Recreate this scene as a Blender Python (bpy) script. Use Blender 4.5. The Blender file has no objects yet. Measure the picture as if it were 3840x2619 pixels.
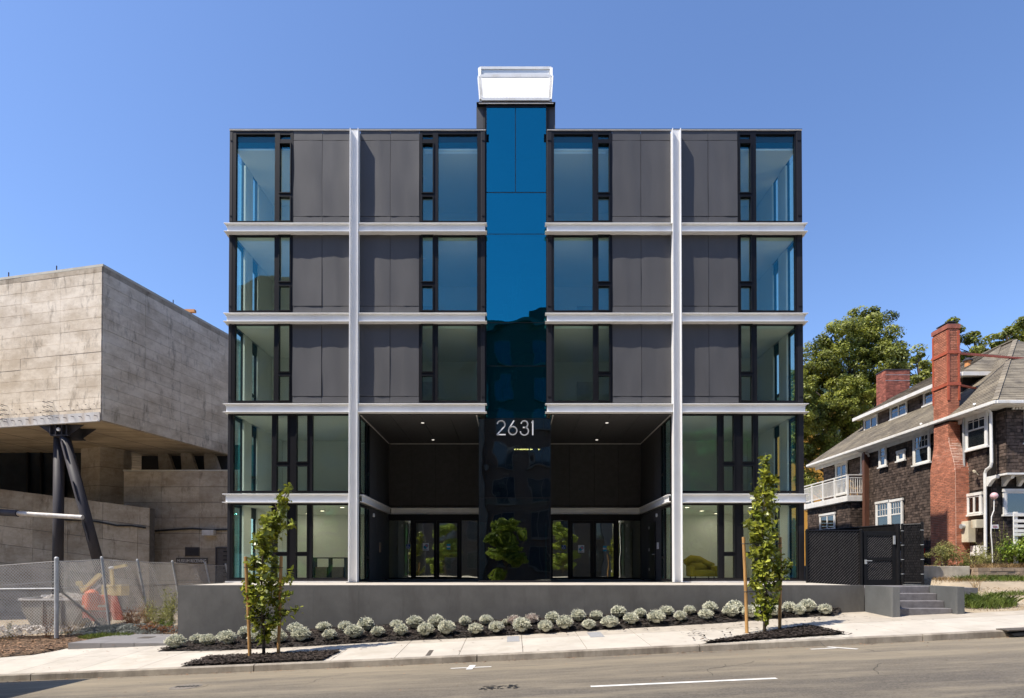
import bpy, bmesh, math, random
import numpy as np
from mathutils import Vector, Matrix
S = bpy.context.scene
R = random.Random(7)
NR = np.random.default_rng(11)

# ------------------------------------------------------------------ camera, light, exposure
F, CY, EYE, PITCH = 2211.0, -21.0, 0.57, math.radians(0.75)
HOR = 2125.0
PY0 = HOR - F * math.tan(PITCH)
cam_d = bpy.data.cameras.new('camera'); cam = bpy.data.objects.new('camera', cam_d)
S.collection.objects.link(cam); S.camera = cam
cam.location = (0, CY, EYE); cam.rotation_euler = (math.pi/2 + PITCH, 0, 0)
cam_d.sensor_width = 36; cam_d.lens = 36 * F / 3840
cam_d.shift_y = (PY0 - 1309.5) / 3840
cam_d.clip_start = 0.05; cam_d.clip_end = 2000

SUN = Vector((-1.0, -0.47, 1.70)).normalized()
SUN_EL = math.asin(SUN.z)
w = bpy.data.worlds.new('World'); S.world = w; w.use_nodes = True
nt = w.node_tree
sky = nt.nodes.new('ShaderNodeTexSky'); sky.sky_type = 'NISHITA'; sky.sun_disc = False
sky.sun_elevation = SUN_EL; sky.sun_rotation = math.atan2(SUN.x, SUN.y)
sky.air_density = 1.0; sky.dust_density = 0.55; sky.ozone_density = 2.4; sky.altitude = 60
tint = nt.nodes.new('ShaderNodeMix'); tint.data_type = 'RGBA'; tint.blend_type = 'MULTIPLY'; tint.inputs[0].default_value = 1
tint.inputs[7].default_value = (.97, 1.07, 1.28, 1)
nt.links.new(sky.outputs[0], tint.inputs[6]); nt.links.new(tint.outputs[2], nt.nodes['Background'].inputs[0])
nt.nodes['Background'].inputs[1].default_value = 0.138
sd = bpy.data.lights.new('sun', 'SUN'); so = bpy.data.objects.new('sun', sd); S.collection.objects.link(so)
sd.energy = 5.0; sd.angle = math.radians(0.5); sd.color = (1.0, 0.92, 0.80)
so.rotation_euler = (-SUN).to_track_quat('-Z', 'Y').to_euler(); so.location = (-20, -10, 40)
S.view_settings.view_transform = 'Standard'; S.view_settings.look = 'None'
S.view_settings.exposure = 0.40; S.view_settings.gamma = 1.0
S.view_settings.use_curve_mapping = False
S.render.engine = 'CYCLES'
cy = S.cycles
cy.use_denoising = True
try: cy.denoiser = 'OPENIMAGEDENOISE'
except Exception: pass
cy.max_bounces = 10; cy.diffuse_bounces = 5; cy.glossy_bounces = 5; cy.transparent_max_bounces = 24
cy.transmission_bounces = 6; cy.caustics_reflective = False; cy.caustics_refractive = False
cy.sample_clamp_indirect = 6.0
try: S.render.use_persistent_data = False
except Exception: pass

# ------------------------------------------------------------------ picture-to-place measuring
def U(px, py, Y):
    """point of the plane y=Y that the photograph shows at (px, py)"""
    a = (px - 1920.0) / F; b = (PY0 - py) / F
    s, c = math.sin(PITCH), math.cos(PITCH)
    d = (a, c - s*b, s + c*b)
    t = (Y - CY) / d[1]
    return Vector((d[0]*t, Y, EYE + d[2]*t))
def FX(px, Y=0.0, py=1300): return U(px, py, Y).x
def FZ(py, Y=0.0): return U(1920, py, Y).z
def sm(a, b, x):
    t = min(1.0, max(0.0, (x - a) / (b - a))); return t*t*(3 - 2*t)
def gut(x):
    xc = max(-45.0, min(45.0, x))
    return -1.622 + 0.0445*xc + 0.0002*xc*xc
KY = -7.2
def G(x, y):
    """street, kerb, pavement height"""
    if y < KY: return gut(x) + 0.022*min(KY - y, 5.5)
    return gut(x) + 0.155 + 0.046*max(0, min(y, -2.4) - (KY + .15))
def ghit(px, py, f=None, y0=-19.5, y1=-1.0):
    f = f or G
    a, b = y0, y1
    for _ in range(50):
        m = (a + b)/2; p = U(px, py, m)
        if p.z > f(p.x, m): a = m
        else: b = m
    p = U(px, py, a); p.z = f(p.x, a); return p

# ------------------------------------------------------------------ mesh helpers
class MB:
    def __init__(s): s.v = []; s.f = []
    def quad(s, *p):
        n = len(s.v); s.v += [tuple(q) for q in p]; s.f.append(tuple(range(n, n+len(p)))); return s
    def obox(s, o, u, v, n, u0, u1, v0, v1, n0, n1):
        o, u, v, n = Vector(o), Vector(u), Vector(v), Vector(n); k = len(s.v)
        for c in (n0, n1):
            for (a, b) in ((u0, v0), (u1, v0), (u1, v1), (u0, v1)):
                s.v.append(tuple(o + u*a + v*b + n*c))
        s.f += [(k, k+3, k+2, k+1), (k+4, k+5, k+6, k+7), (k, k+1, k+5, k+4), (k+1, k+2, k+6, k+5), (k+2, k+3, k+7, k+6), (k+3, k, k+4, k+7)]
        return s
    def box(s, x0, x1, y0, y1, z0, z1):
        return s.obox((0, 0, 0), (1, 0, 0), (0, 0, 1), (0, 1, 0), min(x0, x1), max(x0, x1), min(z0, z1), max(z0, z1), min(y0, y1), max(y0, y1))
    def bar(s, p, q, wd, h=None):
        p, q = Vector(p), Vector(q); d = q - p; L = d.length; d.normalize(); h = h or wd
        up = Vector((0, 0, 1)) if abs(d.z) < .95 else Vector((0, 1, 0))
        v = d.cross(up).normalized(); n = v.cross(d)
        return s.obox(p, d, v, n, 0, L, -wd/2, wd/2, -h/2, h/2)
    def tube(s, pts, r, n=8, caps=True):
        pts = [Vector(p) for p in pts]; rs = r if isinstance(r, (list, tuple)) else [r]*len(pts)
        k = len(s.v); ref = None
        for i, p in enumerate(pts):
            d = (pts[min(i+1, len(pts)-1)] - pts[max(i-1, 0)]).normalized()
            if ref is None: ref = Vector((1, 0, 0)) if abs(d.x) < .8 else Vector((0, 1, 0))
            a = (ref - d*ref.dot(d)).normalized(); b = d.cross(a); ref = a
            for j in range(n):
                t = 2*math.pi*j/n; s.v.append(tuple(p + (a*math.cos(t) + b*math.sin(t))*rs[i]))
        for i in range(len(pts)-1):
            for j in range(n):
                a = k+i*n+j; b = k+i*n+(j+1) % n; s.f.append((a, b, b+n, a+n))
        if caps:
            s.f.append(tuple(k+j for j in reversed(range(n)))); e = k+(len(pts)-1)*n; s.f.append(tuple(e+j for j in range(n)))
        return s
    def prism(s, poly, o, u, v, n, n0, n1):
        o, u, v, n = Vector(o), Vector(u), Vector(v), Vector(n); k = len(s.v); m = len(poly)
        for c in (n0, n1):
            for (a, b) in poly: s.v.append(tuple(o + u*a + v*b + n*c))
        s.f.append(tuple(range(k+m-1, k-1, -1))); s.f.append(tuple(range(k+m, k+2*m)))
        for i in range(m):
            j = (i+1) % m; s.f.append((k+i, k+j, k+m+j, k+m+i))
        return s
    def ball(s, c, r, nu=8, nv=6, sz=1.0):
        c = Vector(c); k = len(s.v)
        s.v.append(tuple(c + Vector((0, 0, r*sz))))
        for i in range(1, nv):
            t = math.pi*i/nv
            for j in range(nu):
                p = 2*math.pi*j/nu; s.v.append(tuple(c + Vector((r*math.sin(t)*math.cos(p), r*math.sin(t)*math.sin(p), r*sz*math.cos(t)))))
        s.v.append(tuple(c - Vector((0, 0, r*sz)))); e = len(s.v)-1
        for j in range(nu): s.f.append((k, k+1+j, k+1+(j+1) % nu))
        for i in range(nv-2):
            for j in range(nu):
                a = k+1+i*nu+j; b = k+1+i*nu+(j+1) % nu; s.f.append((a, a+nu, b+nu, b))
        for j in range(nu): s.f.append((e, e-nu+(j+1) % nu, e-nu+j))
        return s
    def build(s, name, mat, parent=None, smooth=False, bevel=0, **props):
        L = wl(parent) if parent else Vector((0, 0, 0))
        me = bpy.data.meshes.new(name)
        me.from_pydata([(a-L.x, b-L.y, c-L.z) for a, b, c in s.v], [], s.f)
        bm = bmesh.new(); bm.from_mesh(me); bmesh.ops.recalc_face_normals(bm, faces=bm.faces)
        bm.to_mesh(me); bm.free()
        if smooth:
            me.shade_smooth()
        return link(name, me, mat, parent, bevel, **props)
def link(name, me, mat, parent=None, bevel=0, **props):
    o = bpy.data.objects.new(name, me); S.collection.objects.link(o)
    if mat is not None and len(me.materials) == 0:
        for m in (mat if isinstance(mat, (list, tuple)) else [mat]): me.materials.append(m)
    if parent: o.parent = parent
    if bevel:
        b = o.modifiers.new('bevel', 'BEVEL'); b.width = bevel; b.segments = 2; b.limit_method = 'ANGLE'
    for k_, v_ in props.items(): o[k_] = v_
    return o
def wl(o):
    p = Vector((0, 0, 0))
    while o is not None: p = p + Vector(o.location); o = o.parent
    return p
def thing(name, loc, label, cat, group=None):
    o = bpy.data.objects.new(name, None); S.collection.objects.link(o); o.location = loc
    o.empty_display_size = .2
    o['label'] = label; o['category'] = cat
    if group: o['group'] = group
    return o
def tag(o, label, cat, group=None):
    o['label'] = label; o['category'] = cat
    if group: o['group'] = group
    return o
def npmesh(name, V, Fq, mat, parent=None, local=True, smooth=False, **props):
    """V (n,3), Fq (m,k) faces of equal size"""
    L = wl(parent) if (parent and local) else Vector((0, 0, 0))
    V = np.asarray(V, dtype=np.float64) - np.array([L.x, L.y, L.z]); Fq = np.asarray(Fq, dtype=np.int32)
    me = bpy.data.meshes.new(name); m, k = Fq.shape
    me.vertices.add(len(V)); me.vertices.foreach_set('co', V.astype(np.float32).ravel())
    me.loops.add(m*k); me.loops.foreach_set('vertex_index', Fq.ravel())
    me.polygons.add(m); me.polygons.foreach_set('loop_start', np.arange(0, m*k, k, dtype=np.int32))
    me.update(calc_edges=True); me.validate()
    if smooth: me.shade_smooth()
    return link(name, me, mat, parent, **props)
def copy_tree(o, parent=None):
    c = o.copy(); S.collection.objects.link(c)
    if parent: c.parent = parent
    for ch in list(o.children): copy_tree(ch, c)
    return c
UNIT = {}
def unit_box(key, sx, sy, sz, mat):
    if key not in UNIT:
        m = MB().box(-sx/2, sx/2, -sy/2, sy/2, -sz/2, sz/2); me = bpy.data.meshes.new(key)
        me.from_pydata(m.v, [], m.f); me.materials.append(mat); UNIT[key] = me
    return UNIT[key]
def pieces(parent, name, cells, o, u, v, n, dep, mat, limit=300, key=None, jit=0.0, near=None, base=0.0):
    """rows of like pieces on a wall: cells (u0,u1,v0,v1); each its own object sharing one unit mesh, those past the limit joined"""
    o, u, v, n = Vector(o), Vector(u), Vector(v), Vector(n); L = wl(parent)
    me = unit_box((key or name) + mat.name, 1, 1, 1, mat)
    if near: cells = sorted(cells, key=near)
    rest = MB()
    for i, (u0, u1, v0, v1) in enumerate(cells):
        jd = R.uniform(-jit, jit); d = dep + jd
        if i < limit:
            ob = bpy.data.objects.new(name, me); S.collection.objects.link(ob); ob.parent = parent
            ax, ay, az = u*(u1-u0), n*d, v*(v1-v0)
            c = o + u*(u0+u1)/2 + v*(v0+v1)/2 + n*(base + d/2) - L
            ob.matrix_local = Matrix(((ax.x, ay.x, az.x, c.x), (ax.y, ay.y, az.y, c.y), (ax.z, ay.z, az.z, c.z), (0, 0, 0, 1)))
        else:
            rest.obox(o, u, v, n, u0, u1, v0, v1, base, base + d)
    if rest.v:
        r = rest.build(name, mat, parent); r['kind'] = 'stuff'

# ------------------------------------------------------------------ materials
def newmat(name):
    m = bpy.data.materials.new(name); m.use_nodes = True
    t = m.node_tree; t.nodes.clear(); out = t.nodes.new('ShaderNodeOutputMaterial')
    return m, t, out
def N(t, typ, **kw):
    n = t.nodes.new(typ)
    for k, v in kw.items():
        if k.startswith('i_'):
            key = k[2:].replace('_', ' '); n.inputs[int(key) if key.isdigit() else key].default_value = v
        else: setattr(n, k, v)
    return n
def mixc(t, fac, a, b, blend='MIX'):
    n = t.nodes.new('ShaderNodeMix'); n.data_type = 'RGBA'; n.blend_type = blend
    for sock, val in ((0, fac), (6, a), (7, b)):
        if hasattr(val, 'links'): t.links.new(val, n.inputs[sock])
        elif sock == 0: n.inputs[0].default_value = val
        else: n.inputs[sock].default_value = (*val, 1) if len(val) == 3 else val
    return n.outputs[2]
def noise(t, scale, detail=5, rough=.6, stretch=None, space='pos'):
    if space == 'pos':
        g = t.nodes.new('ShaderNodeNewGeometry'); src = g.outputs['Position']
    else:
        g = t.nodes.new('ShaderNodeTexCoord'); src = g.outputs['Object']
    if stretch:
        mp = t.nodes.new('ShaderNodeMapping'); mp.inputs['Scale'].default_value = stretch; t.links.new(src, mp.inputs[0]); src = mp.outputs[0]
    n = t.nodes.new('ShaderNodeTexNoise'); n.inputs['Scale'].default_value = scale; n.inputs['Detail'].default_value = detail
    n.inputs['Roughness'].default_value = rough; t.links.new(src, n.inputs['Vector'])
    return n.outputs['Fac']
def ramp(t, fac, a, b, ca=(0, 0, 0, 1), cb=(1, 1, 1, 1)):
    r = t.nodes.new('ShaderNodeValToRGB'); r.color_ramp.elements[0].position = a; r.color_ramp.elements[1].position = b
    r.color_ramp.elements[0].color = ca; r.color_ramp.elements[1].color = cb
    t.links.new(fac, r.inputs[0]); return r.outputs[0]
def mat(name, col, rough=.6, var=.15, scale=2.5, bump=0.0, bscale=60, metal=0.0, col2=None, objvar=0.0, isl=0.0,
        stain=None, stain_scale=1.0, stretch=None, spec=.5, detail=6, lo=.35, hi=.65, trans=0.0, bdist=.01):
    m, t, out = newmat(name)
    p = t.nodes.new('ShaderNodeBsdfPrincipled')
    p.inputs['Roughness'].default_value = rough; p.inputs['Metallic'].default_value = metal
    p.inputs['Specular IOR Level'].default_value = spec
    a = tuple(c*(1-var) for c in col); b = col2 or tuple(min(1, c*(1+var)) for c in col)
    c = mixc(t, ramp(t, noise(t, scale, detail, .62, stretch), lo, hi), a, b)
    if stain:
        c = mixc(t, ramp(t, noise(t, stain_scale, 8, .7, (1, 1, .22)), .5, .72), c, stain)
    if objvar:
        oi = t.nodes.new('ShaderNodeObjectInfo'); mr = N(t, 'ShaderNodeMapRange', i_3=1-objvar, i_4=1+objvar)
        t.links.new(oi.outputs['Random'], mr.inputs[0]); c = mixc(t, 1.0, c, mr.outputs[0], 'MULTIPLY')
    if isl:
        g = t.nodes.new('ShaderNodeNewGeometry'); mr = N(t, 'ShaderNodeMapRange', i_3=1-isl, i_4=1+isl)
        t.links.new(g.outputs['Random Per Island'], mr.inputs[0]); c = mixc(t, 1.0, c, mr.outputs[0], 'MULTIPLY')
    t.links.new(c, p.inputs['Base Color'])
    if bump:
        bn = N(t, 'ShaderNodeBump', i_Strength=bump, i_Distance=bdist)
        t.links.new(noise(t, bscale, 6, .65), bn.inputs['Height']); t.links.new(bn.outputs[0], p.inputs['Normal'])
    if trans:
        tr = t.nodes.new('ShaderNodeBsdfTranslucent'); t.links.new(c, tr.inputs[0])
        mx = N(t, 'ShaderNodeMixShader', i_0=trans); t.links.new(p.outputs[0], mx.inputs[1]); t.links.new(tr.outputs[0], mx.inputs[2])
        t.links.new(mx.outputs[0], out.inputs[0])
    else: t.links.new(p.outputs[0], out.inputs[0])
    return m
def glass(name, tint, refl, base, wob=0.02, wscale=.9, fres=1.45):
    m, t, out = newmat(name)
    tr = N(t, 'ShaderNodeBsdfTransparent', i_0=(*tint, 1)); gl = N(t, 'ShaderNodeBsdfGlossy', i_0=(*refl, 1)); gl.inputs['Roughness'].default_value = 0.0
    lw = N(t, 'ShaderNodeLayerWeight', i_Blend=.5); pw = N(t, 'ShaderNodeMath', operation='POWER', i_1=5.0); t.links.new(lw.outputs['Facing'], pw.inputs[0])
    ad = N(t, 'ShaderNodeMath', operation='ADD', use_clamp=True, i_1=base+.035); t.links.new(pw.outputs[0], ad.inputs[0])
    bn = N(t, 'ShaderNodeBump', i_Strength=wob, i_Distance=1.0); t.links.new(noise(t, wscale, 1, .4), bn.inputs['Height'])
    t.links.new(bn.outputs[0], gl.inputs['Normal'])
    mx = t.nodes.new('ShaderNodeMixShader'); t.links.new(ad.outputs[0], mx.inputs[0]); t.links.new(tr.outputs[0], mx.inputs[1]); t.links.new(gl.outputs[0], mx.inputs[2])
    t.links.new(mx.outputs[0], out.inputs[0]); return m
def emit(name, col, st):
    m, t, out = newmat(name); e = N(t, 'ShaderNodeEmission', i_0=(*col, 1), i_1=st); t.links.new(e.outputs[0], out.inputs[0]); return m

M = {}
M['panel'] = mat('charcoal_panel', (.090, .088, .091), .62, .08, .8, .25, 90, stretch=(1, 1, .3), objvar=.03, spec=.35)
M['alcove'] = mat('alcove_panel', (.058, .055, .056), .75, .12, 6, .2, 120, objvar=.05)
M['frame'] = mat('black_aluminium', (.009, .0085, .010), .42, .1, 3, 0, spec=.22)
M['trim'] = mat('charcoal_trim', (.020, .019, .022), .5, .1, 3, spec=.25)
M['tar'] = mat('crack_tar', (.055, .050, .043), .9, .2, 6)
M['steel'] = mat('white_painted_steel', (.85, .845, .83), .42, .03, 1.2, .05, 8, stain=(.77, .755, .73), stain_scale=.8)
M['flash'] = mat('pale_flashing', (.62, .60, .58), .45, .1, 3)
M['glass'] = glass('window_glass', (.95, 1.0, .96), (.14, .74, .90), .06, .018)
M['lobby_glass'] = glass('lobby_tower_glass', (.34, .42, .42), (.82, .86, .80), .22, .012)
M['tower_glass'] = glass('tower_glass', (.34, .46, .50), (.05, .70, .88), .25, .012)
M['door_glass'] = glass('door_glass', (.84, .88, .80), (1.0, 1.0, .95), .28, .006)
M['white_wall'] = mat('white_plaster', (.86, .87, .84), .8, .02, 1, 0)
M['room_floor'] = mat('vinyl_floor', (.62, .58, .50), .5, .2, 3)
M['lobby_wall'] = mat('lobby_plaster', (.50, .48, .40), .8, .05, 1)
M['dark_int'] = mat('dark_interior', (.05, .05, .055), .8, .2, 1)
M['slab'] = mat('slab_concrete', (.30, .29, .28), .8, .1, 2)
M['white_paint'] = mat('white_paint', (.80, .79, .76), .55, .05, 3, .05, 40, stain=(.66, .62, .55), stain_scale=2.0)
M['poly'] = mat('translucent_sheet', (.82, .82, .80), .4, .03, 4)
M['wallgrey'] = mat('grey_painted_concrete', (.108, .104, .098), .7, .14, 1.4, .45, 22, stain=(.074, .069, .064), stain_scale=.9, bdist=.006)
M['wallgrey2'] = mat('grey_stair_concrete', (.105, .108, .106), .7, .10, 2.0, .35, 30, stain=(.19, .19, .185), stain_scale=.8)
M['step'] = mat('step_concrete', (.17, .16, .165), .8, .2, 5, .3, 60)
M['walk'] = mat('pavement_concrete', (.50, .455, .385), .85, .09, 1.2, .25, 140, stain=(.41, .365, .295), stain_scale=.9, objvar=.04)
M['walk_tan'] = mat('pavement_concrete_tan', (.43, .38, .31), .85, .10, 1.6, .25, 140, stain=(.34, .295, .23), stain_scale=1.1, objvar=.05)
M['kerb'] = mat('kerb_concrete', (.33, .29, .235), .85, .25, 2.2, .4, 90, stain=(.15, .12, .09), stain_scale=1.2, objvar=.05)
M['landing'] = mat('landing_concrete', (.21, .20, .195), .8, .10, 1.5, .2, 100, objvar=.04)
M['joint'] = mat('joint_dark', (.12, .11, .10), .9, .2, 5)
M['mulch'] = mat('bark_mulch', (.030, .024, .020), .9, .5, 14, .9, 50, bdist=.03)
M['chip'] = mat('bark_chip', (.045, .034, .028), .8, .3, 9, 0, isl=.75, spec=.25)
M['soil'] = mat('brown_soil', (.075, .045, .026), .95, .5, 5, .8, 40, col2=(.20, .125, .07), bdist=.03)
M['soilchip'] = mat('brown_wood_chip', (.24, .14, .08), .9, .4, 9, 0, isl=.8)
M['dirt'] = mat('dry_dirt', (.36, .29, .20), .95, .2, 1.6, .6, 30, col2=(.47, .39, .28), stain=(.28, .21, .13), stain_scale=.8, bdist=.03)
M['gravel'] = mat('grey_gravel', (.20, .21, .185), .95, .4, 30, 1.0, 60, bdist=.05)
M['rubble'] = mat('broken_concrete', (.46, .42, .37), .9, .25, 6, .3, 40, isl=.4)
M['concrete'] = mat('board_concrete', (.50, .435, .36), .85, .14, .6, .3, 18, col2=(.74, .655, .56), stain=(.27, .22, .17), stain_scale=.8, objvar=.08, bdist=.02)
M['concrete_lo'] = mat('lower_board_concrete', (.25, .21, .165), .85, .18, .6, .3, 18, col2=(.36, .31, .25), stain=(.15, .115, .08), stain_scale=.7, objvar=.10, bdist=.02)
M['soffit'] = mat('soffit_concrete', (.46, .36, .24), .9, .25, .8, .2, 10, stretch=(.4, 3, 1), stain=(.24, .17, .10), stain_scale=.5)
M['coping'] = mat('coping_concrete', (.52, .49, .41), .8, .1, 2)
M['steel_dark'] = mat('grey_steel_pipe', (.050, .047, .055), .6, .25, 2, 0, spec=.3, stretch=(1, 1, .2))
M['steel_lt'] = mat('pale_steel_channel', (.56, .54, .52), .5, .15, 3, 0, stain=(.40, .32, .24), stain_scale=2)
M['galv'] = mat('galvanised_steel', (.46, .47, .47), .5, .15, 9, 0, metal=.35)
M['wire'] = mat('chain_wire', (.52, .50, .47), .55, .1, 9, 0, metal=.2)
M['glint_wire'] = mat('glint_vinyl_wire', (.16, .145, .14), .35, .4, 9, 0, spec=.6)  # paler than the black vinyl: the sun's glint is put into the colour
M['blackfence'] = mat('black_fence_vinyl', (.010, .0095, .010), .45, .2, 6, spec=.2)
M['slatm'] = mat('black_fence_slat', (.011, .0095, .0095), .45, .3, 6, 0, objvar=.4, spec=.25)
M['skip'] = mat('skip_paint', (.22, .205, .175), .7, .25, 2, .2, 20, stain=(.18, .14, .09), stain_scale=2)
M['orange'] = mat('orange_plastic', (.72, .16, .055), .5, .12, 3)
M['redorange'] = mat('faded_red_metal', (.42, .12, .08), .7, .25, 3)
M['yellow'] = mat('yellow_paint', (.72, .55, .22), .5, .12, 4)
M['stake'] = mat('stake_wood', (.42, .23, .075), .7, .25, 3, .3, 40, stretch=(5, 5, .6))
M['rubber'] = mat('black_rubber', (.02, .02, .02), .6, .1, 4)
M['bark'] = mat('bark', (.10, .075, .055), .9, .35, 12, .6, 40, stretch=(1, 1, .3))
M['leaf'] = mat('sapling_leaf', (.15, .215, .018), .38, .35, 3, 0, col2=(.42, .43, .05), isl=.45, trans=.28)
M['leaf_tree'] = mat('tree_leaf', (.10, .135, .02), .5, .4, .45, 0, col2=(.36, .375, .06), isl=.45, trans=.35)
M['leaf_far'] = mat('far_tree_leaf', (.045, .07, .02), .5, .4, .6, 0, col2=(.13, .14, .04), isl=.45, trans=.2)
M['leaf_refl'] = mat('street_tree_leaf', (.24, .36, .04), .5, .4, .6, 0, col2=(.46, .54, .08), isl=.45, trans=.55)
M['hedge'] = mat('hedge_leaf', (.10, .20, .015), .45, .4, 3, 0, col2=(.26, .34, .03), isl=.4, trans=.25)
M['weed'] = mat('weed_leaf', (.17, .20, .05), .6, .35, 3, 0, col2=(.40, .38, .12), isl=.5, trans=.4)
M['drygrass'] = mat('dry_grass', (.36, .22, .09), .8, .35, 3, 0, col2=(.46, .33, .16), isl=.5, trans=.3)
M['rustweed'] = mat('rust_brown_weed', (.24, .10, .04), .8, .4, 3, 0, isl=.6, trans=.2)
M['grass'] = mat('green_grass', (.10, .17, .02), .6, .35, 2, 0, col2=(.22, .27, .05), isl=.5, trans=.3)
M['silver'] = mat('silver_foliage', (.56, .57, .47), .8, .2, 20, 0, isl=.4, trans=.2)
M['bud'] = mat('cream_bud', (.82, .79, .60), .8, .1, 20, 0, isl=.2)
M['dryplant'] = mat('dried_plant', (.50, .42, .37), .85, .2, 20, 0, isl=.35, trans=.1)
M['shingle'] = mat('dark_wood_shingle', (.088, .064, .052), .8, .35, 5, .3, 50, objvar=.5, isl=.5, stretch=(1, 1, 1), spec=.3)
M['shinglebase'] = mat('shingle_backing', (.016, .012, .010), .9, .2, 5)  # near black, so the gaps between courses carry painted shadow lines
M['roof'] = mat('asphalt_roof', (.175, .150, .118), .9, .22, 1.4, .3, 60, col2=(.265, .228, .168), isl=.12, objvar=.1)
M['brick'] = mat('red_brick', (.45, .175, .105), .85, .25, 4, .3, 70, objvar=.2, isl=.2)
M['brick_old'] = mat('dark_red_brick', (.33, .11, .075), .85, .3, 3, .3, 70, objvar=.3, isl=.3)
M['mortar'] = mat('mortar', (.70, .56, .47), .9, .2, 6, .2, 60)
M['mortar_dk'] = mat('old_mortar', (.33, .14, .10), .9, .25, 6, .2, 60)
M['redsteel'] = mat('red_oxide_steel', (.45, .10, .045), .55, .15, 5)
M['brownwood'] = mat('brown_post', (.12, .05, .03), .6, .3, 3, 0, stretch=(3, 3, .4))
M['house_glass'] = glass('house_window_glass', (.45, .47, .47), (.9, .95, 1.0), .10, .006)
M['blind'] = mat('pale_blind', (.58, .57, .54), .8, .1, 3)
M['curtain'] = mat('pale_curtain', (.66, .63, .54), .9, .2, 9, 0, stretch=(5, 5, .4))
M['cream'] = mat('cream_enamel', (.66, .60, .46), .5, .12, 3, 0, stain=(.42, .24, .10), stain_scale=2.5)
M['pink'] = mat('pink_globe', (.72, .46, .48), .3, .08, 5)
M['planter'] = mat('planter_concrete', (.46, .41, .33), .85, .2, 2.4, .3, 40, stain=(.33, .28, .20), stain_scale=1.5)
M['stone'] = mat('tan_block', (.36, .27, .19), .9, .25, 5, .6, 40, objvar=.15, bdist=.02)
M['ochre'] = mat('ochre_stucco', (.62, .33, .06), .8, .12, 2)
M['greenroof'] = mat('green_roof', (.08, .14, .11), .7, .2, 2)
M['terracotta'] = mat('terracotta', (.62, .28, .10), .7, .1, 3)
M['opp_wall'] = mat('brown_stucco', (.085, .062, .055), .85, .12, 1)
M['opp_light'] = mat('pale_stucco', (.13, .12, .115), .85, .1, 1)
M['opp_glass'] = mat('dark_pane', (.025, .035, .05), .08, .2, 1, spec=.8)
M['vanwhite'] = mat('white_van_paint', (.72, .72, .72), .3, .03, 2)
M['tyre'] = mat('tyre', (.02, .02, .02), .8, .2, 6)
M['redlamp'] = mat('red_lamp', (.50, .02, .02), .25, .1, 5)
M['iron'] = mat('cast_iron', (.10, .085, .07), .7, .3, 20, .3, 80)
M['lid'] = mat('worn_iron_lid', (.19, .165, .135), .8, .25, 18, .3, 60)
M['granite'] = mat('grey_lid', (.30, .30, .30), .85, .35, 80, .2, 120)
M['paint_line'] = mat('road_paint', (.72, .70, .66), .8, .12, 6, 0, stain=(.5, .46, .40), stain_scale=4)
M['blue'] = mat('blue_sign', (.03, .10, .34), .4, .03, 2)
M['signwhite'] = mat('sign_white', (.80, .80, .80), .5, .02, 2)
M['teal'] = mat('teal_print', (.05, .35, .48), .5, .05, 2)
M['cyan'] = mat('cyan_print', (.03, .42, .62), .5, .05, 2)
M['pinkprint'] = mat('pink_print', (.62, .25, .32), .5, .05, 2)
M['yellowchair'] = mat('yellow_fabric', (.34, .25, .008), .8, .1, 3)
M['furn'] = mat('dark_furniture', (.035, .037, .05), .5, .2, 3)
M['box'] = mat('cardboard', (.28, .20, .13), .85, .15, 3)
M['lamp_warm'] = emit('warm_lamp', (1.0, .66, .22), 9.0)
M['lamp_room'] = emit('room_lamp_lens', (1.0, .85, .6), 3.0)
M['lamp_white'] = emit('downlight_lens', (1.0, .93, .82), 1.0)
M['sandstone_sign'] = mat('sign_plate', (.10, .085, .07), .8, .1, 3)
M['lettergrey'] = mat('pale_letters', (.74, .71, .66), .6, .05, 3)
M['vent'] = mat('louvre_metal', (.07, .06, .055), .6, .2, 4)
M['stick'] = mat('dead_stick', (.38, .28, .17), .9, .2, 6)
M['flower'] = mat('yellow_flower', (.75, .50, .02), .6, .1, 6)
M['wood_chair'] = mat('pale_wood', (.50, .33, .14), .6, .2, 6)

def boardmark(name, tan, pale, dark, k=1.0):
    m, t, out = newmat(name); p = t.nodes.new('ShaderNodeBsdfPrincipled'); p.inputs['Roughness'].default_value = .88; p.inputs['Specular IOR Level'].default_value = .3
    c = mixc(t, ramp(t, noise(t, .6, 10, .76, (1, 1, 1.8)), .39, .60), tan, pale)
    c = mixc(t, ramp(t, noise(t, 2.4, 9, .78, (1, 1, .30)), .53, .70), c, dark)
    c = mixc(t, ramp(t, noise(t, 1.1, 9, .80, (1, 1, 2.6)), .60, .74), c, tuple(x*1.25 for x in dark))
    c = mixc(t, ramp(t, noise(t, 5.0, 6, .8), .62, .72), c, tuple(min(1, x*1.12) for x in pale))
    oi = t.nodes.new('ShaderNodeObjectInfo'); mr = N(t, 'ShaderNodeMapRange', i_3=1-.05*k, i_4=1+.05*k); t.links.new(oi.outputs['Random'], mr.inputs[0]); c = mixc(t, 1.0, c, mr.outputs[0], 'MULTIPLY')
    t.links.new(c, p.inputs['Base Color']); bn = N(t, 'ShaderNodeBump', i_Strength=.4, i_Distance=.02); t.links.new(noise(t, 14, 6, .7), bn.inputs['Height']); t.links.new(bn.outputs[0], p.inputs['Normal'])
    t.links.new(p.outputs[0], out.inputs[0]); return m
M['concrete'] = boardmark('board_concrete', (.57, .475, .36), (.82, .725, .595), (.27, .22, .165))
M['concrete_lo'] = boardmark('lower_board_concrete', (.34, .275, .20), (.52, .45, .355), (.17, .13, .09), 3.0)
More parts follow.
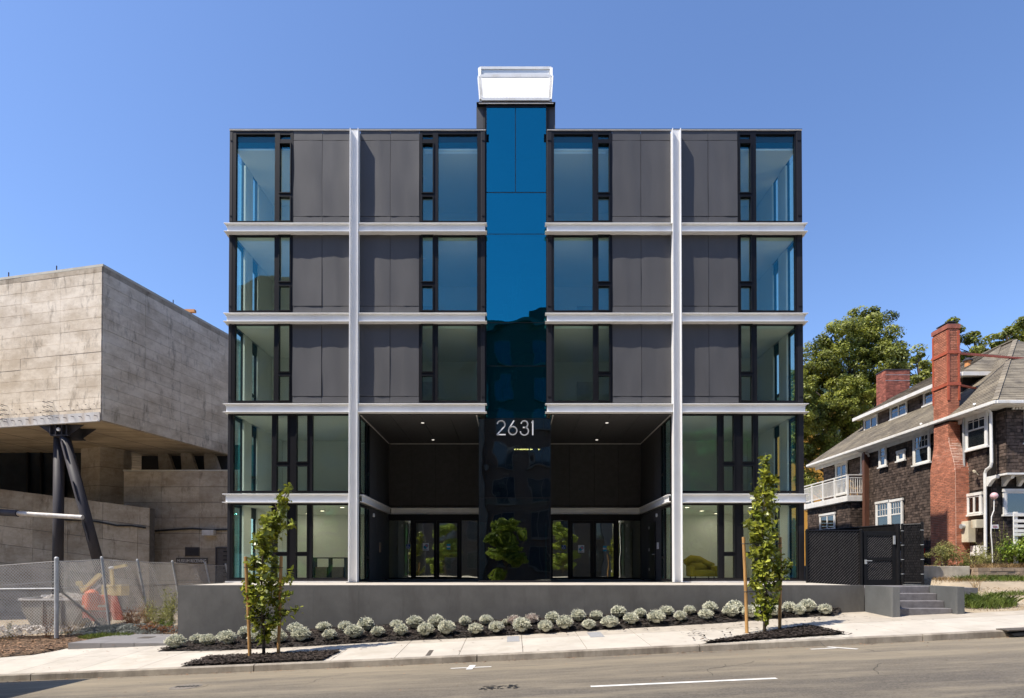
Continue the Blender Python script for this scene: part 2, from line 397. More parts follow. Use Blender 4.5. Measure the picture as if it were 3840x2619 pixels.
# asphalt: fine grain, long tyre smears along the street, pale dusty band near the kerb
def asphalt():
    m, t, out = newmat('asphalt'); p = t.nodes.new('ShaderNodeBsdfPrincipled'); p.inputs['Roughness'].default_value = .85
    p.inputs['Specular IOR Level'].default_value = .35
    c = mixc(t, ramp(t, noise(t, 26, 4, .8), .34, .66), (.070, .061, .050), (.180, .158, .130))
    c = mixc(t, ramp(t, noise(t, 1.3, 8, .72, (.30, 1.5, 1)), .45, .70), c, (.27, .23, .168))
    c = mixc(t, ramp(t, noise(t, 2.1, 9, .78, (.35, 2.0, 1)), .60, .70), c, (.055, .048, .042))
    g = t.nodes.new('ShaderNodeNewGeometry'); sx = t.nodes.new('ShaderNodeSeparateXYZ'); t.links.new(g.outputs['Position'], sx.inputs[0])
    mr = N(t, 'ShaderNodeMapRange', i_1=-11.4, i_2=-8.0, i_3=0.05, i_4=.8); t.links.new(sx.outputs[1], mr.inputs[0])
    ad = N(t, 'ShaderNodeMath', operation='MULTIPLY'); t.links.new(mr.outputs[0], ad.inputs[0]); t.links.new(ramp(t, noise(t, .8, 6, .7, (.2, 2, 1)), .25, .65), ad.inputs[1])
    c = mixc(t, ad.outputs[0], c, (.33, .275, .19))
    t.links.new(c, p.inputs['Base Color'])
    bn = N(t, 'ShaderNodeBump', i_Strength=.8, i_Distance=.02); t.links.new(noise(t, 60, 3, .7), bn.inputs['Height']); t.links.new(bn.outputs[0], p.inputs['Normal'])
    t.links.new(p.outputs[0], out.inputs[0]); return m
M['asphalt'] = asphalt()
# sheer grey windscreen cloth on the chain-link fence: open weave, see-through
def cloth():
    m, t, out = newmat('windscreen_mesh'); d = N(t, 'ShaderNodeBsdfDiffuse', i_0=(.44, .42, .40, 1)); tr = t.nodes.new('ShaderNodeBsdfTransparent')
    tl = N(t, 'ShaderNodeBsdfTranslucent', i_0=(.40, .38, .36, 1)); m1 = N(t, 'ShaderNodeMixShader', i_0=.4)
    t.links.new(d.outputs[0], m1.inputs[1]); t.links.new(tl.outputs[0], m1.inputs[2])
    mr = N(t, 'ShaderNodeMapRange', i_1=.3, i_2=.7, i_3=.24, i_4=.52); t.links.new(noise(t, .9, 4, .6), mr.inputs[0])
    mx = t.nodes.new('ShaderNodeMixShader'); t.links.new(mr.outputs[0], mx.inputs[0]); t.links.new(tr.outputs[0], mx.inputs[1]); t.links.new(m1.outputs[0], mx.inputs[2])
    t.links.new(mx.outputs[0], out.inputs[0]); return m
M['cloth'] = cloth()

# ------------------------------------------------------------------ ground, road, pavement
def H(x, y):
    """lots behind the pavement"""
    g = G(x, -3.2)
    if x < 12.75:
        left = -1.72 + .02*sm(-3.2, 0, y)
        z = g*(1-sm(-3.0, -.8, y)) + left*sm(-3.0, -.8, y)
        if x < -30: z = g*(1-sm(-3, 6, y)) + (-1.9)*sm(-3, 6, y)
        return z
    g = G(x, max(-4.6, -4.6))
    a = g + (0.16 - g)*sm(-4.6, -.3, y)
    return -1.7 + (a + .46*sm(.2, 2.2, y) + 1.7)*(sm(0, .25, x - (12.7 + 1.45*sm(-3.6, -2.2, y))) if y < 3.2 else 1)
def grid(name, xs, ys, f, m, parent=None, **props):
    xs = np.asarray(xs); ys = np.asarray(ys)
    V = [(x, y, f(x, y)) for y in ys for x in xs]; n = len(xs)
    Fq = [(j*n+i, j*n+i+1, (j+1)*n+i+1, (j+1)*n+i) for j in range(len(ys)-1) for i in range(n-1)]
    return npmesh(name, V, Fq, m, parent, smooth=True, **props)
xs_r = [-400, -120, -60] + list(np.arange(-45, 45.1, 1.0)) + [60, 120, 400]
road = grid('road', xs_r, [-19.2, -16, -12.7, -11, -9.5, KY-.01], lambda x, y: G(x, y), M['asphalt'], kind='structure')
far_side = grid('ground', xs_r, [-400, -60, -19.25], lambda x, y: gut(x)+.16, M['walk_tan'], kind='structure')
grid('lot_ground', [-400, -120, -60, -45, -35] + list(np.arange(-30, 30.1, .6)) + [40, 60, 120, 400],
     list(np.arange(-4.6, 8.1, .4)) + [10, 14, 20, 40, 80, 400], lambda x, y: (H(x, y) if not (y < -3.15 and x < 12.65) else G(x, -4.6)-.15) - .02, M['dirt'], kind='structure')
pav = grid('pavement', xs_r, [KY+.14, -5, -3.2], lambda x, y: G(x, y)-.03, M['joint'], kind='structure')
def slab(x0, x1, y0, y1, f, th, m, parent, name='slab', g=.007, bevel=0):
    b = MB(); x0 += g; x1 -= g; y0 += g; y1 -= g
    c = [(x0, y0), (x1, y0), (x1, y1), (x0, y1)]; k = 0
    b.v = [(x, y, f(x, y)) for x, y in c] + [(x, y, f(x, y)-th) for x, y in c]
    b.f = [(0, 1, 2, 3), (7, 6, 5, 4), (0, 4, 5, 1), (1, 5, 6, 2), (2, 6, 7, 3), (3, 7, 4, 0)]
    return b.build(name, m, parent)
kerb = MB().box(0, .01, KY+.05, KY+.06, gut(0)-.2, gut(0)-.19)
kj = -0.82
kerbroot = pav
for i in range(-8, 9):
    a = kj + 5.21*i
    n_ = 6
    b = MB()
    for j in range(n_):
        xa = a + 5.21*j/n_ + (.012 if j == 0 else 0); xb = a + 5.21*(j+1)/n_ - (.012 if j == n_-1 else 0)
        for x in ((xa,) if j < n_-1 else (xa, xb)):
            z = gut(x)
            b.v += [(x, KY-.012, z-.2), (x, KY, z+.135), (x, KY+.02, z+.155), (x, KY+.14, z+.161), (x, KY+.14, z-.2)]
    m_ = len(b.v)//5
    for j in range(m_-1):
        for q in range(5): b.f.append((5*j+q, 5*j+(q+1) % 5, 5*j+5+(q+1) % 5, 5*j+5+q))
    b.f += [(4, 3, 2, 1, 0), tuple(5*(m_-1)+q for q in range(5))]
    b.build('kerb_stone', M['kerb'], pav)
YS = -5.1
for i in range(-17, 17):
    a = .26 + 1.52*i
    slab(a, a+1.52, KY+.15, YS, G, .06, M['walk'], pav)
    slab(a, a+1.52, YS, -3.16 if a < 12.2 else -4.4, G, .06, M['walk_tan'] if a > -9 else M['walk'], pav)
for x0, x1 in ((8.6, 10.62),): pass

def strip(name, pts, wd, m, f=G, lift=.006, parent=road):
    b = MB()
    for (ax, ay), (bx, by) in zip(pts[:-1], pts[1:]):
        d = Vector((bx-ax, by-ay)); L = d.length; d /= L; nrm = Vector((-d.y, d.x))*wd/2
        k = max(1, int(L/1.2))
        for i in range(k):
            p = Vector((ax, ay)) + d*L*i/k; q = Vector((ax, ay)) + d*L*(i+1)/k
            b.quad(*[(r.x, r.y, f(r.x, r.y)+lift) for r in (p-nrm, q-nrm, q+nrm, p+nrm)])
    return b.build(name, m, parent)
p, q = ghit(2215, 2576), ghit(2912, 2545); strip('lane_dash', [(p.x, p.y), (q.x, q.y)], .12, M['paint_line'])
strip('lane_dash', [(p.x-9.2, p.y), (p.x-5.4, p.y)], .12, M['paint_line'])
p, q = ghit(1690, 2508), ghit(1843, 2500); strip('parking_mark', [(p.x, p.y), (q.x, p.y)], .09, M['paint_line'])
c = ghit(1766, 2504); strip('parking_mark', [(c.x-.02, c.y-.32), (c.x+.02, c.y+.3)], .14, M['paint_line'], lift=.010)
p, q = ghit(3040, 2436), ghit(3165, 2438); strip('parking_mark', [(p.x, p.y), (q.x, p.y)], .09, M['paint_line'])
c = ghit(3128, 2433); strip('parking_mark', [(c.x+.35, c.y-.3), (c.x, c.y+.28)], .12, M['paint_line'], lift=.010)
def disc(cx, cy_, r, f, lift, m, name, parent=None, n=28, th=.02):
    b = MB(); b.v = [(cx+r*math.cos(2*math.pi*i/n), cy_+r*math.sin(2*math.pi*i/n), f(cx, cy_)+lift+.0445*r*math.cos(2*math.pi*i/n)) for i in range(n)]
    b.v += [(x, y, z-th) for x, y, z in b.v]
    b.f = [tuple(range(n))] + [(i, i+n, (i+1) % n+n, (i+1) % n) for i in range(n)]
    return b.build(name, m, parent)
c = ghit(697, 2577)
t = thing('manhole_cover', (c.x, c.y, c.z), 'round iron manhole cover set in the road near left', 'manhole cover')
disc(c.x, c.y, .40, G, .004, M['asphalt'], 'collar', t); disc(c.x, c.y, .30, G, .010, M['lid'], 'lid', t)
for i in range(6):
    x = c.x - .2 + .08*i; b = MB().box(x, x+.045, c.y-.05, c.y+.05, c.z+.012+.0445*(x-c.x), c.z+.018+.0445*(x-c.x)); b.build('slot', M['rubber'], t)
c = ghit(1868, 2579)
b = MB()
for _ in range(46):
    x, y, q = c.x+R.uniform(-.34, .34), c.y+R.uniform(-.18, .18), R.uniform(.012, .045); k = len(b.v); n = 7
    b.v += [(x+q*R.uniform(.6, 1.6)*math.cos(6.283*i/n), y+q*R.uniform(.6, 1.2)*math.sin(6.283*i/n), G(x, y)+.006) for i in range(n)]; b.f.append(tuple(range(k, k+n)))
o = b.build('tar_spots', M['rubber'], road); o['kind'] = 'stuff'
for (a, b_, c_, d_, mt, lab) in ((1901, 1948, 2387, 2407, 'granite', 'small square grey utility lid in the pavement, middle'),
                                 (2215, 2268, 2371, 2390, 'granite', 'larger square grey utility lid in the pavement, middle'),
                                 (1595, 1612, 2440, 2460, 'iron', 'narrow slotted metal cover in pavement beside left planting pit')):
    p = ghit((a+b_)/2, d_); q = ghit((a+b_)/2, c_); wd = (b_-a)/F*(p.y-CY)
    bb = MB(); x0, x1, y0, y1 = p.x-wd/2, p.x+wd/2, p.y, q.y
    bb.v = [(x, y, G(x, y)+.006) for x, y in ((x0, y0), (x1, y0), (x1, y1), (x0, y1))]; bb.v += [(x, y, z-.03) for x, y, z in bb.v]
    bb.f = [(0, 1, 2, 3), (0, 4, 5, 1), (1, 5, 6, 2), (2, 6, 7, 3), (3, 7, 4, 0)]
    tag(bb.build('utility_cover', M[mt]), lab, 'utility cover')

# planting beds
def inpoly(x, y, poly):
    c = False
    for i in range(len(poly)):
        (x1, y1), (x2, y2) = poly[i], poly[i-1]
        if (y1 > y) != (y2 > y) and x < (x2-x1)*(y-y1)/(y2-y1)+x1: c = not c
    return c
def bed(name, poly, f, m, mchip, nchip, lift=.012, hump=.03, kind='structure', size=.045, chipname='bark_chips'):
    bm = bmesh.new(); vs = [bm.verts.new((x, y, 0)) for x, y in poly]; bm.faces.new(vs)
    bmesh.ops.triangulate(bm, faces=bm.faces)
    for _ in range(5): 
        long = [e for e in bm.edges if e.calc_length() > .3]
        if not long: break
        bmesh.ops.subdivide_edges(bm, edges=long, cuts=1); bmesh.ops.triangulate(bm, faces=bm.faces)
    for v in bm.verts:
        e = any(len(k.link_faces) == 1 for k in v.link_edges)
        v.co.z = f(v.co.x, v.co.y) + lift + (0 if e else hump*R.uniform(.4, 1.4))
    me = bpy.data.meshes.new(name); bmesh.ops.recalc_face_normals(bm, faces=bm.faces); bm.to_mesh(me); bm.free(); me.shade_smooth()
    if me.polygons and me.polygons[0].normal.z < 0: me.flip_normals()
    o = link(name, me, m); o['kind'] = kind
    xs = [p[0] for p in poly]; ys = [p[1] for p in poly]; V = []; Fq = []
    for _ in range(nchip*3):
        x, y = R.uniform(min(xs)-.05, max(xs)+.05), R.uniform(min(ys)-.05, max(ys)+.05)
        if not inpoly(x, y, poly): 
            if R.random() > .02: continue
        if len(Fq) >= nchip: break
        a = R.uniform(0, 6.28); l = size*R.uniform(.5, 1.6); wd = size*R.uniform(.2, .45); ti = R.uniform(-.5, .5)
        z = f(x, y) + lift + hump*1.1 + R.uniform(0, .02); k = len(V)
        ca, sa = math.cos(a), math.sin(a)
        for (s_, r_) in ((-1, -1), (1, -1), (1, 1), (-1, 1)):
            V.append((x + ca*l*s_ - sa*wd*r_, y + sa*l*s_ + ca*wd*r_, z + ti*l*s_*.6 + R.uniform(-.006, .006)))
        Fq.append((k, k+1, k+2, k+3))
    if Fq: npmesh(chipname, V, Fq, mchip, None, kind='stuff')
    return o
WY = -3.2
P = lambda px, py: (lambda v: (v.x, v.y))(ghit(px, py))
front = [(590, 2444), (820, 2441), (1150, 2425), (1440, 2408), (1700, 2396), (2280, 2362), (2700, 2338), (2900, 2322), (3141, 2309)]
fpts = [P(*a) for a in front]
bedpoly = fpts + [(9.9, WY-.01), (-9.9, WY-.01)]
def GB(x, y):
    """planting bed, banked up against the wall"""
    yf = float(np.interp(x, [p[0] for p in fpts], [p[1] for p in fpts]))
    return G(x, y) + .24*sm(-9.6, -4.5, x)*(1-.5*sm(5, 9, x))*min(1, max(0, (y-yf)/max(.15, WY-yf)))**.8
bed('planting_bed', bedpoly, GB, M['mulch'], M['chip'], 9000)
pitL = [P(665, 2505), P(786, 2466), P(1276, 2444), P(1207, 2480)]
pitR = [P(2563, 2378), P(3030, 2349), P(3171, 2380), P(2632, 2411)]
for pp in (pitL, pitR):
    for i in (0, 3): pp[i] = (pp[i][0], KY+.17)
bed('tree_pit', pitL, G, M['mulch'], M['chip'], 3500); bed('tree_pit', pitR, G, M['mulch'], M['chip'], 3500)
# ------------------------------------------------------------------ the black modular apartment building
XL, XR = FX(857), FX(3011)
zA0, zA1 = FZ(868, -.25), FZ(835, -.25)
zB0, zB1 = FZ(1206, -.25), FZ(1173, -.25)
zC0, zC1 = FZ(1546, -.25), FZ(1513, -.25)
zD0, zD1 = FZ(1885, -.25), FZ(1852, -.25)
ZR = FZ(487)
bd = thing('apartment_building', (0, 0, 0), 'five storey black panelled apartment building with white steel frame and glass stair tower', 'apartment building')
foundation = MB().box(XL+.02, XR-.02, .03, 18, -2.6, -.02).build('plinth', M['wallgrey'], bd)
colL = (FX(1316), FX(1348.5)); colR = (FX(2517), FX(2549.5))
def fmem(px): return FX(px)
# dark shell at the back and top, side walls
XTL, XTR = FX(1822), FX(2051)
YB = 18.0
MB().box(XL+.03, XR-.03, YB-.3, YB, 0, ZR-.1).build('rear_wall', M['trim'], bd)
MB().box(XL+.03, XTL+.1, .06, YB-.31, ZR-.42, ZR-.12).build('roof', M['trim'], bd)
MB().box(XTR-.1, XR-.03, .06, YB-.31, ZR-.42, ZR-.12).build('roof', M['trim'], bd)
for (a, b_) in ((XL-.01, XTL), (XTR, XR+.01)):
    MB().box(a, b_, -.035, .05, FZ(489.2), FZ(485.6)).build('parapet_cap', M['frame'], bd, bevel=.006)
    MB().box(a+.01, b_-.01, -.045, .03, FZ(492), FZ(489.6)).build('parapet_flashing', M['flash'], bd)

# steel: rolled sections, web set back between two flanges
def ibeam(name, x0, x1, z0, z1, y0=-.25, y1=-.01, ft=.022, parent=None, ends=(0, 0)):
    b = MB()
    b.box(x0-ends[0], x1+ends[1], y0, y1, z1-ft, z1); b.box(x0-ends[0], x1+ends[1], y0, y1, z0, z0+ft)
    b.box(x0, x1, y0+.088, y0+.10, z0+ft, z1-ft)
    return b.build(name, M['steel'], parent or bd, bevel=.004)
def ibeam_y(name, xf, xb, y0, y1, z0, z1, ft=.03):
    """section running back along a side wall: flange tips at xf, root at xb"""
    b = MB(); b.box(xf, xb, y0, y1, z1-ft, z1); b.box(xf, xb, y0, y1, z0, z0+ft)
    xm = xf + (xb-xf)*.5; b.box(xm-.008, xm+.008, y0+.02, y1, z0+ft, z1-ft)
    return b.build(name, M['steel'], bd, bevel=.004)
for (z0, z1) in ((zA0, zA1), (zB0, zB1), (zC0, zC1), (zD0, zD1)):
    low = z1 == zD1
    ibeam('steel_beam', XL+.01, colL[0]-.004, z0, z1, ends=(.09, 0))
    ibeam('steel_beam', colR[1]+.004, XR-.01, z0, z1, ends=(0, .09))
    ibeam_y('side_beam', XL-.10, XL-.006, -.01, YB, z0, z1); ibeam_y('side_beam', XR+.10, XR+.006, -.01, YB, z0, z1)
    if not low:
        ibeam('steel_beam', colL[1]+.004, FX(1820), z0, z1, ends=(0, .06)); ibeam('steel_beam', FX(2050), colR[0]-.004, z0, z1, ends=(.06, 0))
for (a, b_) in (colL, colR):
    c = MB(); zt = FZ(480.5, -.26); zb = FZ(2184, -.2)
    c.box(a, a+.028, -.265, -.012, zb, zt); c.box(b_-.028, b_, -.265, -.012, zb, zt); c.box(a+.028, b_-.028, -.145, -.13, zb, zt)
    c.build('steel_column', M['steel'], bd, bevel=.004)
    MB().box(a-.06, b_+.06, -.30, .0, 0.0, zb-.004).build('base_plate', M['trim'], bd)

# cladding panels: slightly pillowed sheet, so that the raking sun shows it
def pillow(name, x0, x1, z0, z1, m, y=0.0, amp=.010, axis='y', parent=None):
    nx, nz = max(2, int((x1-x0)/.14)), max(2, int((z1-z0)/.14)); V = []; ph = R.uniform(0, 20)
    for j in range(nz+1):
        for i in range(nx+1):
            u, v = i/nx, j/nz; ed = min(u, 1-u, .25)*4*min(v, 1-v, .12)/.12
            wv = (math.sin(ph+u*7.1+.7*math.sin(v*5+ph))*.45 + math.sin(ph*1.7+u*13+v*3)*.25 + math.sin(ph*2.3+v*9+u*2)*.35)
            wv = wv*.7 + .35*math.sin(ph+u*19)*.5 + .3*math.sin(v*3.1+ph)
            d = y - .010 - amp*.55*(.5+wv)
            V.append((x0+(x1-x0)*u, d, z0+(z1-z0)*v))
    n = nx+1; Fq = [(j*n+i, j*n+i+1, (j+1)*n+i+1, (j+1)*n+i) for j in range(nz) for i in range(nx)]
    k = len(V); e = y - .004; q = [(x0, z0), (x1, z0), (x1, z1), (x0, z1)]
    for (a_, b_), (c_, d_) in zip(q, q[1:]+q[:1]): k = len(V); V += [(a_, e-.006, b_), (c_, e-.006, d_), (c_, y+.02, d_), (a_, y+.02, b_)]; Fq.append((k, k+1, k+2, k+3))
    return npmesh(name, V, Fq, m, parent or bd, smooth=False)
def shade(o):
    for p in o.data.polygons: p.use_smooth = True
rows = {5: [(492.5, 527.5), (529.5, 812), (814, 834)], 4: [(869.5, 1148.5), (1150.5, 1172)], 3: [(1207.5, 1486.5), (1488.5, 1511.5)]}
pcols = [(1098, 1206), (1207.2, 1315), (1349.5, 1462), (1463.2, 1571), (2297, 2404), (2405.2, 2516), (2551, 2657), (2658.2, 2768)]
for r, ys in rows.items():
    for (ya, yb) in ys:
        for (xa, xb) in pcols:
            o = pillow('facade_panel', FX(xa), FX(xb), FZ(yb), FZ(ya), M['panel'], amp=.032 if yb-ya > 60 else .008); shade(o)
# backing wall behind the panels (inner white lining faces the rooms)
for (xa, xb) in ((1098, 1571), (2297, 2768)):
    MB().box(FX(xa), FX(xb), .03, .06, zC1, ZR-.13).build('wall_backing', M['trim'], bd)
    MB().box(FX(xa), FX(xb), .064, .10, zC1+.05, ZR-.44).build('wall_lining', M['white_wall'], bd)

# windows: frame with mullions, each pane its own sub-part, narrow casements with a raised sash
def window(x0, x1, z0, z1, cols, y=0.0, parent=None, name='window', gm='glass', sash=True, fm='frame', depth=.11, gy=.055):
    b = MB(); cs = sorted(cols); ed = x0
    for (xa, xb, zs) in cs:
        b.box(ed, xa, y-.022, y+depth, z0, z1)
        zz = sorted(zs); e2 = z0
        for (za, zb) in zz:
            b.box(xa, xb, y-.016, y+depth-.01, e2, za); e2 = zb
        b.box(xa, xb, y-.016, y+depth-.01, e2, z1); ed = xb
    b.box(ed, x1, y-.022, y+depth, z0, z1)
    if sash:
        for (xa, xb, zs) in cs:
            if xb - xa < .55:
                for (za, zb) in zs:
                    if zb-za > .4:
                        s = .035
                        for (q0, q1, q2, q3) in ((xa-s, xa, za-s, zb+s), (xb, xb+s, za-s, zb+s), (xa, xb, za-s, za), (xa, xb, zb, zb+s)):
                            b.box(q0, q1, y-.05, y-.0225, q2, q3)
    fr = b.build(name, M[fm], parent or bd)
    for (xa, xb, zs) in cs:
        for (za, zb) in zs:
            MB().box(xa, xb, y+gy, y+gy+.012, za, zb).build('pane', M[gm], fr)
    return fr
prow = {5: (505, 830, [(507, 524), (541, 724), (741, 830)]), 4: (886, 1165, [(886, 1057), (1075, 1165)]), 3: (1219, 1503, [(1219, 1395), (1411, 1503)])}
zone = {5: (494, 834), 4: (869, 1172.5), 3: (1207, 1512)}
wcols = [(870, 1097, (882, 1028), (1047, 1086)), (1572, 1803, (1642, 1789), (1583, 1622)), (2070, 2296, (2078, 2224), (2244.5, 2285)), (2769, 2990, (2838, 2984), (2778, 2817))]
for r in (5, 4, 3):
    a, b_, nr = prow[r]; z1, z0 = FZ(zone[r][0]), FZ(zone[r][1])
    for (x0, x1, big, nar) in wcols:
        window(FX(x0), FX(x1), z0, z1, [(FX(big[0]), FX(big[1]), [(FZ(b_), FZ(a))]), (FX(nar[0]), FX(nar[1]), [(FZ(q), FZ(p_)) for p_, q in nr])])
    for (xa, xb) in ((857.5, 869.5), (1803.5, 1819), (2051, 2069.5), (2990.5, 3010.5)):
        MB().box(FX(xa), FX(xb), -.03, .14, z0, z1).build('corner_trim', M['trim'], bd, bevel=.01)
        for dz in (.32, -.32):
            zz = (z1-.36) if dz > 0 else z0+.2
            MB().box(FX(xa)+.03, FX(xb)-.03, -.045, -.0305, zz, zz+.025).build('clip', M['frame'], bd)
# two glazed lower storeys at both ends
for side, cols in (('L', [(870, 1018, 878, 1022), (0, 0, 1041, 1081), (0, 0, 1115, 1155), (0, 0, 1174, 1312)]), ('R', [(0, 0, 2556, 2690), (0, 0, 2711, 2748.5), (0, 0, 2782.5, 2821), (0, 0, 2841, 2985.5)])):
    for (za, zb, ya, yb, n1, n2, n3) in ((1548, 1849, 1558, 1841, 1732, 1749, 0), (1886, 2172, 1895, 2167, 2070, 2086, 0)):
        cc = []
        for (_, _, xa, xb) in cols:
            if xb - xa > 80: cc.append((FX(xa), FX(xb), [(FZ(yb), FZ(ya))]))
            else: cc.append((FX(xa), FX(xb), [(FZ(n1), FZ(ya)), (FZ(yb), FZ(n2))]))
        x0, x1 = (FX(869), colL[0]-.005) if side == 'L' else (colR[1]+.005, FX(2991))
        window(x0, x1, FZ(zb), FZ(za), cc)
    xs = (857.5, 868.5) if side == 'L' else (2991.5, 3010.5)
    MB().box(FX(xs[0]), FX(xs[1]), -.03, .14, 0.0, zC0).build('corner_trim', M['trim'], bd, bevel=.01)
    x0, x1 = (XL, colL[0]-.065) if side == 'L' else (colR[1]+.065, XR)
    MB().box(x0, x1, -.04, .12, .0, FZ(2172.6)).build('sill', M['trim'], bd)
    MB().box(x0-.03, x1+.03, -.10, -.041, .0, .05).build('sill_flashing', M['flash'], bd)

# rooms
def room(x0, x1, y1, zf, zc, sides, fl='room_floor', wallm='white_wall', y0=.12):
    b = MB(); b.box(x0, x1, y1, y1+.08, zf, zc); b.box(x0, x1, y0, y1, zc, zc+.06)
    if 'L' in sides: b.box(x0-.06, x0, sides['L'], y1, zf, zc)
    if 'R' in sides: b.box(x1, x1+.06, sides['R'], y1, zf, zc)
    b.build('room_lining', M[wallm], bd)
    MB().box(x0-.05, x1+.05, y0, y1, zf-.05, zf).build('room_floor', M[fl], bd)
lev = {5: (zA1-.05, FZ(556)), 4: (zB1-.05, zA0+.0), 3: (zC1-.05, zB0+.0)}
xmL, xmR = (colL[0]+colL[1])/2, (colR[0]+colR[1])/2
sideY = (.16, .92, 1.55, 2.12)      # corner glass, post, narrow window, then solid wall
for k, (zf, zc) in lev.items():
    room(XL+.165, xmL-.08, 3.4, zf, zc, {'R': .12}); room(xmL+.08, XTL-.12, 3.9, zf, zc, {'L': .12, 'R': .12})
    room(XTR+.12, xmR-.08, 3.9, zf, zc, {'L': .12, 'R': .12}); room(xmR+.08, XR-.165, 3.4, zf, zc, {'L': .12})
    for (rx, ry, rd) in ((XL+1.7, 3.4, 1), (xmL+1.6, 3.9, 1), (XTR+1.5, 3.9, -1), (xmR+2.0, 3.4, -1)):
        dl = MB().box(rx, rx+.9, ry-.05, ry-.002, zf, zf+2.1).build('room_door', M['flash'], bd); MB().tube([(rx+.8, ry-.05, zf+1.0), (rx+.8, ry-.1, zf+1.0)], .03, 8).build('handle', M['frame'], dl)
        MB().tube([(rx+.5, 1.6, zc-.05), (rx+.5, 1.6, zc-.002)], .16, 16).build('ceiling_lamp', M['signwhite'], bd)
    for (a, b_) in ((xmL+2.45, XTL-.16), (XTR+.16, xmR-2.45)):
        MB().box(a, b_, .16, .24, zc-.09, zc-.002).build('blind_cassette', M['white_wall'], bd)
    if k == 5:
        for (a, b_) in ((XL+.16, XTL-.1), (XTR+.1, XR-.16)):
            MB().box(a, b_, .45, .5, zc+.065, ZR-.43).build('spandrel', M['dark_int'], bd)
for (zf, zc) in ((zD1-.05, zC0), (.0, zD0)):
    room(XL+.165, colL[1]-.1, 4.6, zf, zc, {'R': 1.5}); room(colR[0]+.1, XR-.165, 4.6, zf, zc, {'L': 1.5})
for (z0, z1, xa, xb, ya) in ((zC0+.07, zC1-.10, XL+.04, XR-.04, .13), (zB0+.07, zB1-.1, XL+.04, XR-.04, .13), (zA0+.07, zA1-.1, XL+.04, XR-.04, .13)):
    for (a, b_) in ((xa, XTL-.05), (XTR+.05, xb)):
        MB().box(a, b_, ya, YB-.32, z0, z1).build('floor_slab', M['slab'], bd)
for (a, b_) in ((XL+.04, colL[1]-.02), (colR[0]+.02, XR-.04)):
    MB().box(a, b_, .13, YB-.32, zD0+.07, zD1-.1).build('floor_slab', M['slab'], bd)
# lit ceiling lamps of the ground floor rooms and lobby
for (lx, ly, lz, en) in ((-9.0, 1.2, zD0, 3.6), (-7.6, 2.6, zD0, 3.6), (-6.4, 1.2, zD0, 3.6), (-8.6, 3.8, zD0, 3.6), (9.0, 1.2, zD0, 3.6), (7.6, 2.6, zD0, 3.6), (6.6, 1.2, zD0, 3.6), (8.6, 3.8, zD0, 3.6), (-4.2, 6.6, zD0, 1.3), (4.4, 6.6, zD0, 1.3), (-2.4, 6.6, zD0, 1.3), (2.6, 6.6, zD0, 1.3)):
    dl = MB().tube([(lx, ly, lz-.03), (lx, ly, lz-.002)], .10, 14).build('ceiling_lamp', M['flash'], bd); MB().tube([(lx, ly, lz-.036), (lx, ly, lz-.0305)], .075, 14).build('lens', M['lamp_room'], dl)
    la = bpy.data.lights.new('lamp_light', 'AREA'); la.shape = 'DISK'; la.size = .15; la.energy = en; la.color = (1.0, .88, .68); lo = bpy.data.objects.new('lamp_light', la); S.collection.objects.link(lo); lo.parent = bd; lo.location = (lx, ly, lz-.045)
# side walls with the corner glass, a post and a narrow casement on every floor
for sx, X in ((1, XL), (-1, XR)):
    for (z0, z1, zc) in ((zA1, ZR-.13, lev[5][1]), (zB1, zA0, zA0), (zC1, zB0, zB0), (zD1, zC0, zC0), (.02, zD0, zD0)):
        a, b_ = (X+.004, X+.09) if sx > 0 else (X-.09, X-.004)
        i0, i1 = (X+.095, X+.16) if sx > 0 else (X-.16, X-.095)
        MB().box(a, b_, sideY[3], YB-.32, z0, z1).build('side_wall', M['panel'], bd)
        MB().box(a, b_, sideY[1], sideY[2], z0, z1).build('side_post', M['trim'], bd)
        MB().box(i0, i1, sideY[1], sideY[2], z0, zc).build('post_lining', M['white_wall'], bd)
        MB().box(i0, i1, sideY[3], 4.6, z0, zc).build('side_lining', M['white_wall'], bd)
        fr = MB().box(a, b_, .145, sideY[0]+.05, z0, z1).box(a, b_, sideY[0]+.05, sideY[1]-.002, z0, z0+.09).box(a, b_, sideY[0]+.05, sideY[1]-.002, z1-.1, z1)
        fr = fr.build('side_window', M['frame'], bd)
        xm = (a+b_)/2
        MB().box(xm-.006, xm+.006, sideY[0]+.05, sideY[1]-.003, z0+.09, z1-.1).build('pane', M['glass'], fr)
        w0, w1 = sideY[2]+.001, sideY[3]-.001
        fr = MB().box(a, b_, w0, w0+.06, z0, z1).box(a, b_, w1-.06, w1, z0, z1).box(a, b_, w0+.06, w1-.06, z0, z0+.09).box(a, b_, w0+.06, w1-.06, z1-.4, z1).box(a, b_, w0+.06, w1-.06, z0+.85, z0+.93).build('side_window', M['frame'], bd)
        MB().box(xm-.006, xm+.006, w0+.06, w1-.06, z0+.09, z0+.85).build('pane', M['glass'], fr)
        MB().box(xm-.006, xm+.006, w0+.06, w1-.06, z0+.93, z1-.4).build('pane', M['glass'], fr)
        q0, q1 = sorted((i0, i1 - .02) if sx > 0 else (i0+.02, i1))
        MB().box(q0, q1, w0+.015, w0+.045, z0+.1, z1-.42).box(q0, q1, w1-.045, w1-.015, z0+.1, z1-.42).build('side_jamb', M['white_wall'], bd)

